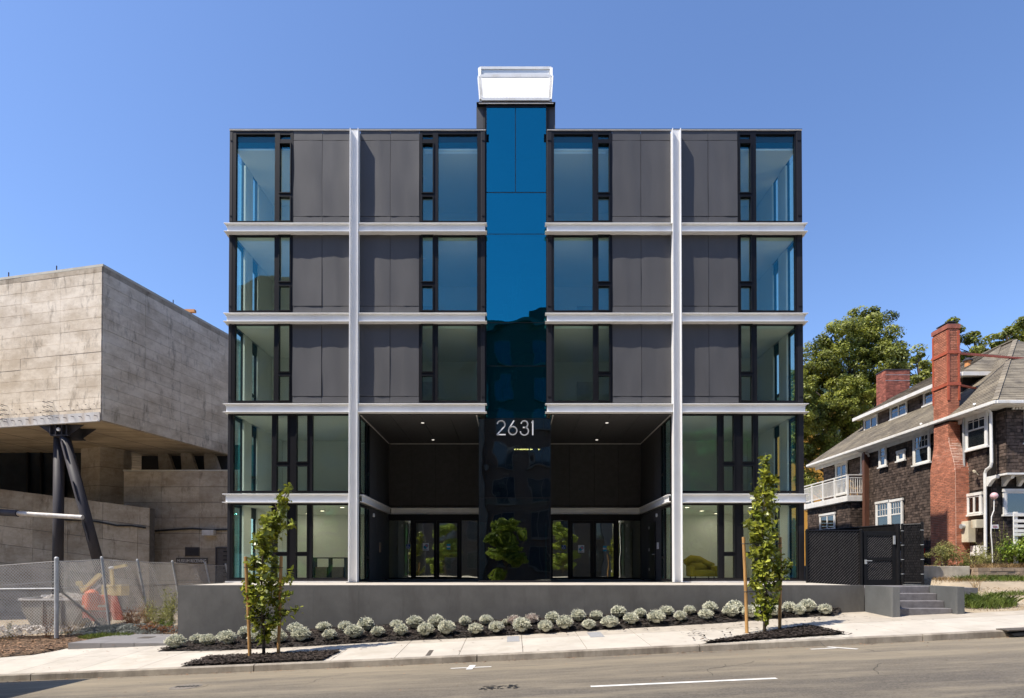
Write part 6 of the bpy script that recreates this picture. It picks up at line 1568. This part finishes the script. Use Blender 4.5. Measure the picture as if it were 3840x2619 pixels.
MB().box(XcU-.02, XcR, cy0-.02, cy1+.02, ztop, ztop+.03).build('flue_slab', M['steel_dark'], ch_); MB().box(XcU+.06, XcR-.06, cy0+.05, cy1-.1, ztop+.12, ztop+.15).box(XcU+.08, XcU+.12, cy0+.08, cy0+.12, ztop+.03, ztop+.12).box(XcR-.12, XcR-.08, cy0+.08, cy0+.12, ztop+.03, ztop+.12).box(XcR-.12, XcR-.08, cy1-.2, cy1-.16, ztop+.03, ztop+.12).build('flue_cap', M['steel_dark'], ch_)
zst = [zX(3563, 1318, 18.35), zX(3563, 1438, 18.35)]
for z in zst:
    MB().box(XcU-.05, XcU-.016, cy0-.05, cy1+.06, z-.06, z+.06).box(XcU-.015, XcR+.03, cy0-.05, cy0-.016, z-.06, z+.06).build('strap', M['redsteel'], ch_)
for (xx, yy) in ((XcU-.012, cy0-.012), (XcU-.012, cy1-.02), (XcR-.05, cy0-.012)): MB().box(xx-.028, xx+.05, yy-.03, yy+.04, zX(3563, 1500, 18.35), zX(3563, 1235, 18.35)).build('angle_iron', M['redsteel'], ch_)
MB().bar((XcR, cy0+.1, zst[0]), (22.6, cy0+1.2, zst[0]+.15), .08, .08).bar((XcR, cy0+.1, zst[1]), (20.4, cy0+.8, zst[1]+.0), .07, .07).build('tie_bar', M['redsteel'], ch_)
c2 = thing('rear_chimney', (22.6, 14, 9.6), 'squat dark red brick chimney behind the far dormer', 'chimney')
yA = 13.6; cA, cB = U(3322, 1500, yA), U(3413, 1500, yA); zt2 = FZ(1388, yA)
MB().box(cA.x+.01, cB.x-.01, yA+.01, yA+.9, 9.6, zt2-.02).build('stack', M['mortar_dk'], c2)
bricks(c2, [((cA.x, yA+.008, 0), Vector((1, 0, 0)), Vector((0, -1, 0)), lambda z: (0, cB.x-cA.x), 9.9, zt2), ((cA.x+.008, yA+.9, 0), Vector((0, -1, 0)), left, lambda z: (0, .9), 9.9, zt2)], M['brick_old'], 290)
MB().box(cA.x-.03, cB.x+.03, yA-.03, yA+.93, zt2, zt2+.05).build('cap', M['steel_dark'], c2)
for dz in (.28, .62): MB().box(cA.x-.02, cB.x+.02, yA-.016, yA-.008, zt2-dz-.02, zt2-dz).build('band', M['galv'], c2)
# downpipes, meter boxes, camera, lamp
def X_at(px, py, X): return Vector((X, dX(px, X), zX(px, py, X)))
MB().tube([X_at(3660, 1513, 18.32), X_at(3662, 1525, 18.4), X_at(3716, 1538, 18.62), X_at(3721, 1548, 18.64), X_at(3722, 1735, 18.64), X_at(3718, 1750, 18.64), X_at(3702, 1762, 18.64), X_at(3697, 1775, 18.64), X_at(3696, 2095, 18.64)], .055, 8).build('downpipe', M['white_paint'], hs)
MB().tube([X_at(3650, 1548, 18.6), X_at(3622, 1560, 18.66), X_at(3618, 1575, 18.66), X_at(3620, 1950, 18.66)], .045, 8).build('conduit', M['galv'], hs)
MB().tube([X_at(3212, 1680, 18.34), X_at(3216, 1690, 18.45), X_at(3258, 1702, 18.7), X_at(3262, 1712, 18.72)], .05, 8).build('downpipe', M['white_paint'], hs)
MB().tube([X_at(3458, 1588, 18.34), X_at(3462, 1597, 18.45), X_at(3506, 1606, 18.6), X_at(3508, 1620, 18.62)], .05, 8).build('downpipe', M['white_paint'], hs)
MB().box(Xw-.22, Xw+.06, Ym-.0, Ym+.20, .5, 6.6).build('corner_post', M['brownwood'], hs)
MB().tube([(Xw-.27, Ym-.1, 6.3), (Xw-.27, Ym-.1, .6)], .05, 8).build('downpipe', M['white_paint'], hs) if False else None
me_ = thing('meter_cabinet', (18.6, dX(3630, 18.6), 1.3), 'cream electric meter cabinet with rust streak and round meter, beside brick chimney', 'meter box')
y0, y1 = dX(3643, 18.5), dX(3610, 18.5); za, zb2 = zX(3626, 2034, 18.5), zX(3626, 1955, 18.5)
MB().box(18.46, 18.76, y0+.1, y1, za, zb2).build('cabinet', M['cream'], me_, bevel=.01); mz = zX(3612, 1975, 18.45)
MB().tube([(18.46, y1-.14, mz), (18.33, y1-.14, mz)], .10, 14).build('meter', M['galv'], me_)
y0, y1 = dX(3668, 18.5), dX(3646, 18.5); za, zb2 = zX(3655, 1981, 18.5), zX(3655, 1950, 18.5); MB().box(18.44, 18.76, y0, y1-.02, za, zb2).build('junction_box', M['cream'], me_, bevel=.01)
a, b2 = X_at(3641, 2085, 18.72), X_at(3683, 2046, 18.72); hd_ = MB().box(18.70, 18.79, b2.y, a.y, a.z, b2.z).build('hatch_door', M['white_paint'], hs)
MB().box(18.685, 18.699, (a.y+b2.y)/2-.012, (a.y+b2.y)/2+.012, a.z, b2.z).build('hatch_seam', M['joint'], hd_)
c = X_at(3662, 1770, 18.6); cm = MB().tube([c+Vector((-.12, -.1, 0)), c+Vector((.02, .12, .06))], .05, 8).tube([c, c+Vector((.1, 0, -.12))], .02, 6).build('security_camera', M['cream'], hs)
b = X_at(3225, 1905, 18.1); MB().ball(b+Vector((-.1, -.35, -.03)), .085, 8, 6).ball(b+Vector((-.1, -.62, -.03)), .075, 8, 6).tube([b+Vector((0, -.3, .12)), b+Vector((-.1, -.35, 0))], .02, 6).tube([b+Vector((0, -.6, .12)), b+Vector((-.1, -.62, 0))], .02, 6).build('floodlight', M['white_paint'], hs) if False else None
lp = thing('globe_lamp', (U(3722, 2060, .6).x, .6, .5), 'pink globe lamp on a thin crooked white pole by the house corner', 'lamp')
g_ = U(3728, 1860, .6); MB().ball(g_, .125, 16, 12).build('globe', M['pink'], lp, smooth=True)
MB().tube([g_-Vector((0, 0, .10)), U(3727, 1915, .6), U(3718, 1938, .6), U(3716, 2000, .6), U(3721, 2060, .6), U(3722, 2110, .6)], .018, 6).build('pole', M['white_paint'], lp)
a, b2 = U(3718, 1983, Yn-.2), U(3744, 1968, Yn-.2); sg = MB().box(a.x, b2.x, Yn-.21, Yn-.185, a.z, b2.z).build('notice_plate', M['signwhite'], hs)
b = MB()
for i in range(2): b.box(a.x+.05, b2.x-.05, Yn-.216, Yn-.211, a.z+.045+.045*i, a.z+.06+.045*i)
b.build('text_line', M['redlamp'], sg)
# balcony
Xb = 18.0; yb0, yb1 = dX(3181, Xb), 15.6; zr, zf = zX(3181, 1779, Xb), zX(3181, 1858, Xb)
bal = MB().box(Xb-.03, Xf2+.04, yb0-.03, yb1, zf-.06, zf).box(Xb-.04, Xb+.0, yb0-.04, yb1, zf-.30, zf-.0601).box(Xb+.001, Xf2, yb0-.04, yb0+.0, zf-.30, zf-.0601).box(Xb+.0, Xf2, yb0+.001, yb1, zf-.32, zf-.301).build('balcony', M['white_paint'], hs)
b = MB(); b.box(Xb-.04, Xb+.06, yb0-.04, yb1, zr-.05, zr).box(Xb+.061, Xf2, yb0-.04, yb0+.06, zr-.05, zr); b.box(Xb-.01, Xb+.03, yb0+.03, yb1, zr-.2, zr-.15).box(Xb+.05, Xf2, yb0-.01, yb0+.03, zr-.2, zr-.15); b.box(Xb-.01, Xb+.03, yb0+.03, yb1, zf+.12, zf+.16).box(Xb+.05, Xf2, yb0-.01, yb0+.03, zf+.12, zf+.16); b.build('railing', M['white_paint'], bal)
for i in range(5): y = yb0 + (yb1-yb0)*i/4; MB().box(Xb-.035, Xb+.055, y-.035, y+.055, zf+.001, zr-.051).build('railing_post', M['white_paint'], bal)
MB().box(Xf2-.1, Xf2-.0, yb0-.035, yb0+.055, zf+.001, zr-.051).build('railing_post', M['white_paint'], bal)
bme_ = unit_box('baluster', .028, .028, zr-zf-.33, M['white_paint'])
n = int((yb1-yb0)/.125)
for i in range(1, n):
    y = yb0+(yb1-yb0)*i/n; o = link('baluster', bme_, None, bal); o.location = Vector((Xb+.01, y, (zf+.16+zr-.2)/2))-wl(bal)
for i in range(1, 9): o = link('baluster', bme_, None, bal); o.location = Vector((Xb+.05+(Xf2-Xb-.1)*i/9, yb0+.01, (zf+.16+zr-.2)/2))-wl(bal)
cx_ = Xb+.55; cyy = yb0+.55; chr_ = thing('wooden_chair', (cx_, cyy, zf), 'pale bentwood chair behind the balcony railing', 'chair')
MB().box(cx_-.22, cx_+.22, cyy-.2, cyy+.2, zf+.42, zf+.46).build('seat', M['wood_chair'], chr_)
b = MB(); b.tube([(cx_-.2, cyy+.2, zf+.46), (cx_-.22, cyy+.26, zf+.8), (cx_, cyy+.3, zf+.98), (cx_+.22, cyy+.26, zf+.8), (cx_+.2, cyy+.2, zf+.46)], .02, 6)
for q in (-.1, 0, .1): b.tube([(cx_+q, cyy+.2, zf+.46), (cx_+q*.6, cyy+.28, zf+.95)], .014, 5)
b.build('backrest', M['wood_chair'], chr_)
for sx_ in (-1, 1):
    for sy in (-1, 1): MB().tube([(cx_+sx_*.2, cyy+sy*.18, zf), (cx_+sx_*.18, cyy+sy*.16, zf+.42)], .018, 6).build('leg', M['wood_chair'], chr_)
# white slatted rail at far right
wr = thing('slatted_rail', (U(3820, 2000, .2).x, .2, .6), 'white horizontal slat railing above the hedge at right edge', 'railing')
x0 = U(3800, 1965, .2).x
for py in (1931, 1954, 1973, 1991, 2005): z = FZ(py, .2); MB().box(x0, x0+3.2, .18, .21, z-.055, z+.05).build('slat', M['white_paint'], wr)
for xx in (x0+.12, x0+1.6, x0+3.1): MB().box(xx-.05, xx+.05, .211, .30, .4, FZ(1925, .2)+.05).build('post', M['white_paint'], wr)
# hedge, shrubs, grass on the right
hx0 = U(3782, 2100, .0).x; hz0, hz1 = .50, FZ(2010, .0)
t = thing('hedge', (hx0+1.2, .1, .5), 'bright green clipped rounded hedge at the right edge', 'hedge')
pts, od = clumps(9000, (hx0+1.3, .25, (hz0+hz1)/2+.05), (1.15, .55, .50), .33, 60); pts[:, 2] = np.clip(pts[:, 2], hz0, hz1+.05)
leaves('foliage', pts, .045, M['hedge'], t, out=od, up=.5); MB().tube([(hx0+1.3, .25, .3), (hx0+1.3, .25, 1.1)], .06, 6).build('stem', M['bark'], t)
t = thing('garden_shrub', (U(3535, 2100, .6).x, .7, .55), 'rounded olive brown shrub in front of the brick chimney', 'shrub')
c = U(3540, 2085, .6); pts, od = clumps(2600, (c.x, .7, .98), (.55, .4, .42), .2, 30); leaves('foliage', pts, .035, M['weed'], t, out=od, up=.5, aspect=.35); MB().tube([(c.x, .7, .4), (c.x, .7, 1.0)], .04, 6).build('stem', M['bark'], t)
weed('garden_weed', U(3640, 2090, .8).x, .8, .95, .55, 700, M['weed'], 'pale green weedy clump right of the chimney base', stalks=26, size=.04)
weed('garden_weed', U(3700, 2080, .8).x, .8, 1.15, .6, 800, M['weed'], 'dense weedy clump between the downpipe and the hedge', stalks=26, size=.04)
weed('garden_weed', U(3755, 2020, 1.0).x, 1.0, 1.9, .35, 160, M['weed'], 'tall thin weed rising beside the clipped hedge', stalks=9, size=.035)
weed('garden_weed', U(3590, 2110, .6).x, .6, .5, .5, 500, M['grass'], 'low green weeds at the foot of the brick chimney', stalks=20, size=.04)
weed('garden_weed', U(3488, 2105, .6).x, .6, .5, .3, 250, M['weed'], 'low weeds left of the olive brown shrub', stalks=14, size=.035)
weed('dry_stalks', U(3640, 2190, -2.0).x, -2.2, .42, .4, 60, M['drygrass'], 'dry bent stalks behind the right stair wall', stalks=16, size=.015)
hf = lambda x, y: H(x, y)
blades('grass_patch', ell(2600, U(3680, 2270, -3.4).x, -3.45, .95, .55, hf), .22, M['grass'], kind='stuff', lean=.5)
blades('grass_patch', ell(1500, U(3750, 2160, -1).x, -.95, 1.6, .3, hf), .16, M['grass'], kind='stuff', lean=.5)
blades('grass_patch', ell(700, U(3800, 2248, -2.6).x, -2.7, .9, .16, hf), .10, M['grass'], kind='stuff', lean=.5)
blades('dry_grass_patch', ell(900, U(3560, 2175, -1).x, -1.0, 1.4, .3, hf), .10, M['drygrass'], kind='stuff', lean=.5)
blades('dry_grass_patch', ell(1400, U(3780, 2115, .2).x, .0, 1.6, .25, lambda x, y: .52), .16, M['drygrass'], kind='stuff', lean=.6)
blades('dry_grass_patch', ell(1200, 15.0, -3.2, 3.0, 1.2, hf), .05, M['drygrass'], kind='stuff', lean=.9)
# parked car tail behind the fence
vx = U(3470, 2100, 5.5).x
cr = thing('parked_car', (vx-.9, 7.5, .55), 'white car mostly hidden behind the black fence, only tail showing', 'car')
yq = 5.5; zc = U(3470, 2100, yq).z
b = MB(); b.prism([(-.85, .35), (-.88, .8), (-.80, 1.0), (-.66, 1.42), (.66, 1.42), (.80, 1.0), (.88, .8), (.85, .35)], (vx-.9, yq, zc-.62), (1, 0, 0), UP, (0, 1, 0), 0, 4.1); b.build('body', M['vanwhite'], cr, bevel=.05)
for s_ in (-1, 1):
    MB().box(vx-.9+s_*.80-.06, vx-.9+s_*.80+.07, yq-.03, yq+.1, zc+.12, zc+.52).build('tail_lamp', M['redlamp'], cr)
    for dy in (.7, 3.3): w_ = MB().tube([(vx-.9+s_*.9, yq+dy, zc-.32), (vx-.9+s_*.7, yq+dy, zc-.32)], .31, 18).build('wheel', M['tyre'], cr)
MB().box(vx-1.75, vx-.05, yq-.08, yq+.05, zc-.28, zc-.08).build('bumper', M['rubber'], cr); MB().box(vx-1.5, vx-.3, yq-.012, yq+.0, zc+.42, zc+.74).build('rear_window', M['opp_glass'], cr)
# dark low wedge standing in for an unclear dark shape at the right edge
c = ghit(3800, 2392); wx = c.x
rp = thing('dark_wedge', (wx, c.y, c.z), 'low dark wedge standing in for an unclear dark shape by the kerb at right', 'wedge')
b = MB(); z = gut(wx+.4)
b.prism([(-.06, .075), (.06, .09), (1.3, .14), (1.3, .02), (.5, .02), (.36, .07), (.22, .02), (.04, .02)], (wx, c.y-.0, z), (1, 0, .045), UP, (0, 1, 0), 0, .32); b.build('wedge_body', M['rubber'], rp)
MB().obox((wx, c.y, z), (1, 0, .045), UP, (0, 1, 0), -.12, 1.3, .141, .165, -.02, .34).build('wedge_top', M['iron'], rp)

# ------------------------------------------------------------------ trees and houses behind
def tree(name, cen, rad, n, m, puff, leaf, mt, label, trunk_z, group='trees behind the shingled house', limbs=7, cat='tree'):
    t = thing(name, (cen[0], cen[1], trunk_z), label, cat, group); P_, O_ = [], []
    for (c_, r_, nn_, mm) in ([(cen, rad, n, m)] if not isinstance(cen[0], tuple) else []):
        p_, o_ = clumps(nn_, c_, r_, puff, mm); P_.append(p_); O_.append(o_)
    leaves('crown', np.concatenate(P_), leaf, M[mt], t, out=np.concatenate(O_), up=.75)
    b = MB(); x, y, z = cen; b.tube([(x, y, trunk_z), (x+.1, y, z-rad[2]*.5), (x, y, z+rad[2]*.5)], [.35*rad[0]/4+.05, .25*rad[0]/4+.04, .06], 8)
    for i in range(limbs):
        a = 6.28*i/limbs+R.uniform(-.3, .3); zz = z+rad[2]*R.uniform(-.6, .1); b.tube([(x, y, zz-.5), (x+math.cos(a)*rad[0]*.35, y+math.sin(a)*rad[1]*.35, zz+rad[2]*.15), (x+math.cos(a)*rad[0]*.75, y+math.sin(a)*rad[1]*.75, zz+rad[2]*.4)], [.14*rad[0]/4+.02, .09*rad[0]/4+.015, .02], 6)
    b.build('trunk', M['bark'], t); return t
YT = 26.0
big = thing('evergreen_tree', (U(3190, 1900, YT).x, YT, .6), 'huge rounded evergreen tree rising between the black building and the shingled house', 'tree', 'trees behind the shingled house')
blobs = [(3250, 1215, 90, 80, 6), (3160, 1260, 90, 80, 6), (3290, 1290, 95, 90, 6), (3090, 1340, 95, 85, 7), (3200, 1380, 120, 95, 8), (3340, 1350, 55, 90, 6), (3060, 1440, 80, 80, 7), (3170, 1500, 110, 90, 8), (3290, 1460, 100, 85, 7),
         (3050, 1560, 75, 80, 7), (3130, 1620, 95, 80, 7), (3230, 1590, 95, 90, 7), (3060, 1700, 70, 70, 7), (3040, 1810, 60, 60, 6), (3150, 1720, 80, 60, 6), (3260, 1700, 70, 80, 6), (3370, 1420, 35, 50, 5), (3000, 1500, 60, 150, 6), (3000, 1680, 60, 120, 6)]
P_, O_ = [], []; kpx = (YT-CY)/F
for (px, py, rx, ry, dy) in blobs:
    c = U(px, py, YT+R.uniform(-2.5, 1.5)); rx, ry = rx*kpx, ry*kpx
    p_, o_ = clumps(int(6200*rx*ry/3.2), (c.x, c.y, c.z), (rx*.85, rx*.85, ry*.8), .50, int(26*rx*ry/3)+6); P_.append(p_); O_.append(o_)
leaves('crown', np.concatenate(P_), .105, M['leaf_tree'], big, out=np.concatenate(O_), up=.75, aspect=.5)
b = MB(); x0 = U(3195, 1900, YT).x
b.tube([(x0, YT, .3), (x0+.2, YT, 6), (x0, YT, 11), (x0+.3, YT, 17)], [.55, .42, .3, .08], 10)
for (px, py, *_r) in blobs: q = U(px, py+30, YT); b.tube([(x0, YT, max(3, q.z-4)), (x0+(q.x-x0)*.5, YT-.3, q.z-1.5), (q.x, YT, q.z)], [.2, .12, .04], 6)
b.build('trunk', M['bark'], big)
fars = [(3445, 1395, 48, 105, 'tall narrow dark tree crown just left of the tall brick chimney'), (3655, 1315, 62, 75, 'leafy tree crown right of the tall brick chimney'), (3574, 1250, 22, 60, 'slim tree top hidden behind the tall brick chimney'), (3718, 1318, 26, 38, 'small tree top just above the roof ridge'),
        (3775, 1268, 34, 48, 'pointed tree top above the hip of the roof'), (3850, 1240, 36, 50, 'tree top at the right edge above the roof'), (3368, 1520, 28, 70, 'low dark tree crown right of the squat rear chimney')]
for (px, py, rx, ry, lab) in fars:
    Yt = 30+R.uniform(-2, 3); k = (Yt-CY)/F; c = U(px, py, Yt); tree('background_tree', (c.x, c.y, c.z), (rx*k, rx*k, ry*k), int(900*rx*ry*k*k)+900, int(7*rx*ry*k*k)+9, .40, .13, 'leaf_tree', lab, .6, limbs=5)
YO = 32
oh = thing('ochre_house', (U(3150, 1900, YO).x, YO, .6), 'ochre yellow house with green roof glimpsed through the tree', 'house')
x0, x1 = U(2900, 1700, YO).x, U(3330, 1700, YO).x
MB().box(x0, x1, YO, YO+8, .2, FZ(1505, YO)).build('wall', M['ochre'], oh)
MB().prism([(x0-.6, FZ(1508, YO)), (x1+.8, FZ(1508, YO)), (x1-2.5, FZ(1440, YO)), (x0+2, FZ(1440, YO))], (0, YO-.7, 0), (1, 0, 0), UP, (0, 1, 0), 0, 9).build('roof', M['greenroof'], oh)
for (pa_, pb_, pc_, pd_) in ((3018, 3042, 1695, 1722), (3135, 3152, 1575, 1632), (3060, 3085, 1580, 1630), (3020, 3045, 1860, 1910)):
    a, b2 = U(pa_, pd_, YO), U(pb_, pc_, YO); f = MB().box(a.x-.08, b2.x+.08, YO-.06, YO-.005, a.z-.08, b2.z+.08).build('window', M['white_paint'], oh); MB().box(a.x, b2.x, YO-.08, YO-.061, a.z, b2.z).build('pane', M['opp_glass'], f)
tf = thing('timber_fence', (U(3030, 1950, 12).x, 14, .6), 'orange timber slat fence behind the black building', 'fence')
x0 = 17.2
for i in range(14): MB().box(x0-1.6, x0+.6, 15.9, 15.94, .7+.2*i, .86+.2*i).build('slat', M['terracotta'], tf)
for xx in (x0-1.5, x0+.5): MB().box(xx-.06, xx+.06, 15.94, 16.05, .4, 3.6).build('post', M['ochre'], tf)

# ------------------------------------------------------------------ across the street, behind the camera (seen in the glass)
YO2 = -33.0
ob = thing('opposite_building', (6, YO2, -1.5), 'brown apartment block across the street, mirrored in the glass', 'apartment building')
ox0, ox1 = -9.5, 27.0; ozt = 22.6
MB().box(ox0, ox1, YO2-14, YO2, -3, ozt).build('wall', M['opp_wall'], ob); MB().box(ox0-.4, ox1+.4, YO2-14, YO2+.5, ozt, ozt+.5).build('cornice', M['opp_light'], ob)
MB().box(2.0, 8.5, YO2-9, YO2-3, ozt+.5, ozt+3.2).build('roof_house', M['opp_wall'], ob)
wme = None
for r in range(7):
    for c_ in range(11):
        x = ox0+1.4+c_*3.3; z = .4+r*3.15
        fr = MB().box(x-.06, x+1.76, YO2+.004, YO2+.07, z-.06, z+1.86).box(x-.16, x+1.86, YO2+.004, YO2+.2, z-.16, z-.061).build('window', M['opp_light'], ob)
        for k in range(2): MB().box(x+.02+k*.86, x+.82+k*.86, YO2+.071, YO2+.085, z+.02, z+1.78).build('pane', M['opp_glass'], fr)
for xx in (ox0+6.1, ox0+19.3): MB().box(xx, xx+.9, YO2+.01, YO2+.6, -2, ozt).build('pilaster', M['opp_light'], ob)
for (x, y, h, r_, lab) in ((-6.3, -25.2, 6.6, 1.7, 'street tree across the road left of camera, mirrored in the left doors'), (-.6, -24.6, 5.6, 2.1, 'street tree across the road behind camera, mirrored in the stair tower'), (4.8, -25.4, 6.0, 1.6, 'street tree across the road, mirrored in the right doors'),
                           (15.6, -25.6, 12.0, 4.3, 'large street tree across the road, mirrored in the right windows'), (-15.0, -25.5, 7.5, 2.2, 'street tree across the road, mirrored in the left windows')):
    z0 = gut(x)+.16; t = thing('street_tree', (x, y, z0), lab, 'tree', 'street trees across the road'); P_, O_ = [], []; b = MB()
    b.tube([(x, y, z0), (x+.08, y, z0+h*.4), (x, y, z0+h*.9)], [.05*r_, .04*r_, .02], 8)
    for i in range(int(9+5*r_)):
        f = R.uniform(.30, 1.0); a = R.uniform(0, 6.28); q = r_*math.sqrt(R.random())*(1.15-.75*f); cx, cy2, cz = x+q*math.cos(a), y+q*math.sin(a), z0+h*f-.3
        s_ = R.uniform(.22, .46)*r_; p_, o_ = clumps(int(1500*s_*s_)+160, (cx, cy2, cz), (s_, s_, s_*.42), .20+.04*r_, int(9*s_*s_)+5); P_.append(p_); O_.append(o_)
        b.tube([(x, y, cz-.4*r_), (x+(cx-x)*.6, y+(cy2-y)*.6, cz-.12*r_), (cx, cy2, cz)], [.022*r_, .014*r_, .008], 5)
    leaves('crown', np.concatenate(P_), .085 if r_ < 3 else .13, M['leaf_refl'], t, out=np.concatenate(O_), up=.75); b.build('trunk', M['bark'], t)
ob2 = thing('opposite_building', (-28, -34, -2), 'darker apartment block further left across the street, mirrored in the left windows', 'apartment building')
MB().box(-52, -11.5, -48, -34, -4, 27.5).build('wall', M['opp_wall'], ob2)
for r in range(8):
    for c_ in range(12):
        x, z = -50.5+c_*3.25, .2+r*3.1; fr = MB().box(x, x+1.7, -33.996, -33.93, z, z+1.8).build('window', M['opp_light'], ob2); MB().box(x+.06, x+1.64, -33.929, -33.915, z+.06, z+1.74).build('pane', M['opp_glass'], fr)
# grit and fallen leaves along the gutter and on the pavement
V, Fq = [], []
for i in range(520):
    x = R.uniform(-12, 12); y = KY - abs(R.gauss(0, .14)) - .01 if i < 380 else R.uniform(KY-3.5, -4.6)
    a, q = R.uniform(0, 6.28), R.uniform(.012, .04); z = G(x, y)+.008; k = len(V)
    V += [(x+q*math.cos(a+d_)*(1 if j % 2 == 0 else .5), y+q*math.sin(a+d_)*(1 if j % 2 == 0 else .5), z+R.uniform(0, .012)) for j, d_ in enumerate((0, 1.57, 3.14, 4.71))]; Fq.append((k, k+1, k+2, k+3))
npmesh('gutter_litter', V, Fq, M['soilchip'], kind='stuff')
# hairline cracks in the road
for (x, y, n) in ((3.2, -9.8, 9), (3.6, -10.4, 7), (-4.5, -9.4, 8), (8.0, -9.0, 10), (-9.5, -10.2, 8), (6.2, -11, 8)):
    a = R.uniform(-.6, .6)+(1.57 if R.random() < .5 else 0); pts = [(x, y)]
    for _ in range(n): a += R.gauss(0, .5); x += .22*math.cos(a); y += .22*math.sin(a); pts.append((x, y))
    strip('crack', pts, .011, M['tar'], lift=.005)
# unseen truck added just out of the frame at left to cast the road shadow
tx, tyy = -11.7, -9.3
tk = thing('box_truck', (tx-2.5, tyy, gut(tx-2.5)), 'unseen white box truck added beyond the left edge to cast the road shadow', 'truck')
zg = gut(tx-2)
MB().box(tx-5.2, tx, tyy-1.1, tyy+1.1, zg+.9, zg+3.5).build('cargo_box', M['vanwhite'], tk, bevel=.03)
MB().prism([(tx-7.0, .5), (tx-5.25, .5), (tx-5.25, 2.3), (tx-6.2, 2.3), (tx-6.7, 1.5), (tx-7.0, 1.35)], (0, tyy-1.0, zg), (1, 0, 0), UP, (0, 1, 0), 0, 2.0).build('cab', M['vanwhite'], tk)
MB().box(tx-6.9, tx-.2, tyy-.5, tyy+.5, zg+.55, zg+.88).build('chassis', M['rubber'], tk)
for xx in (tx-6.1, tx-1.1):
    for s_ in (-1, 1): MB().tube([(xx, tyy+s_*.8, zg+.42), (xx, tyy+s_*1.05, zg+.42)], .42, 20).build('wheel', M['tyre'], tk)
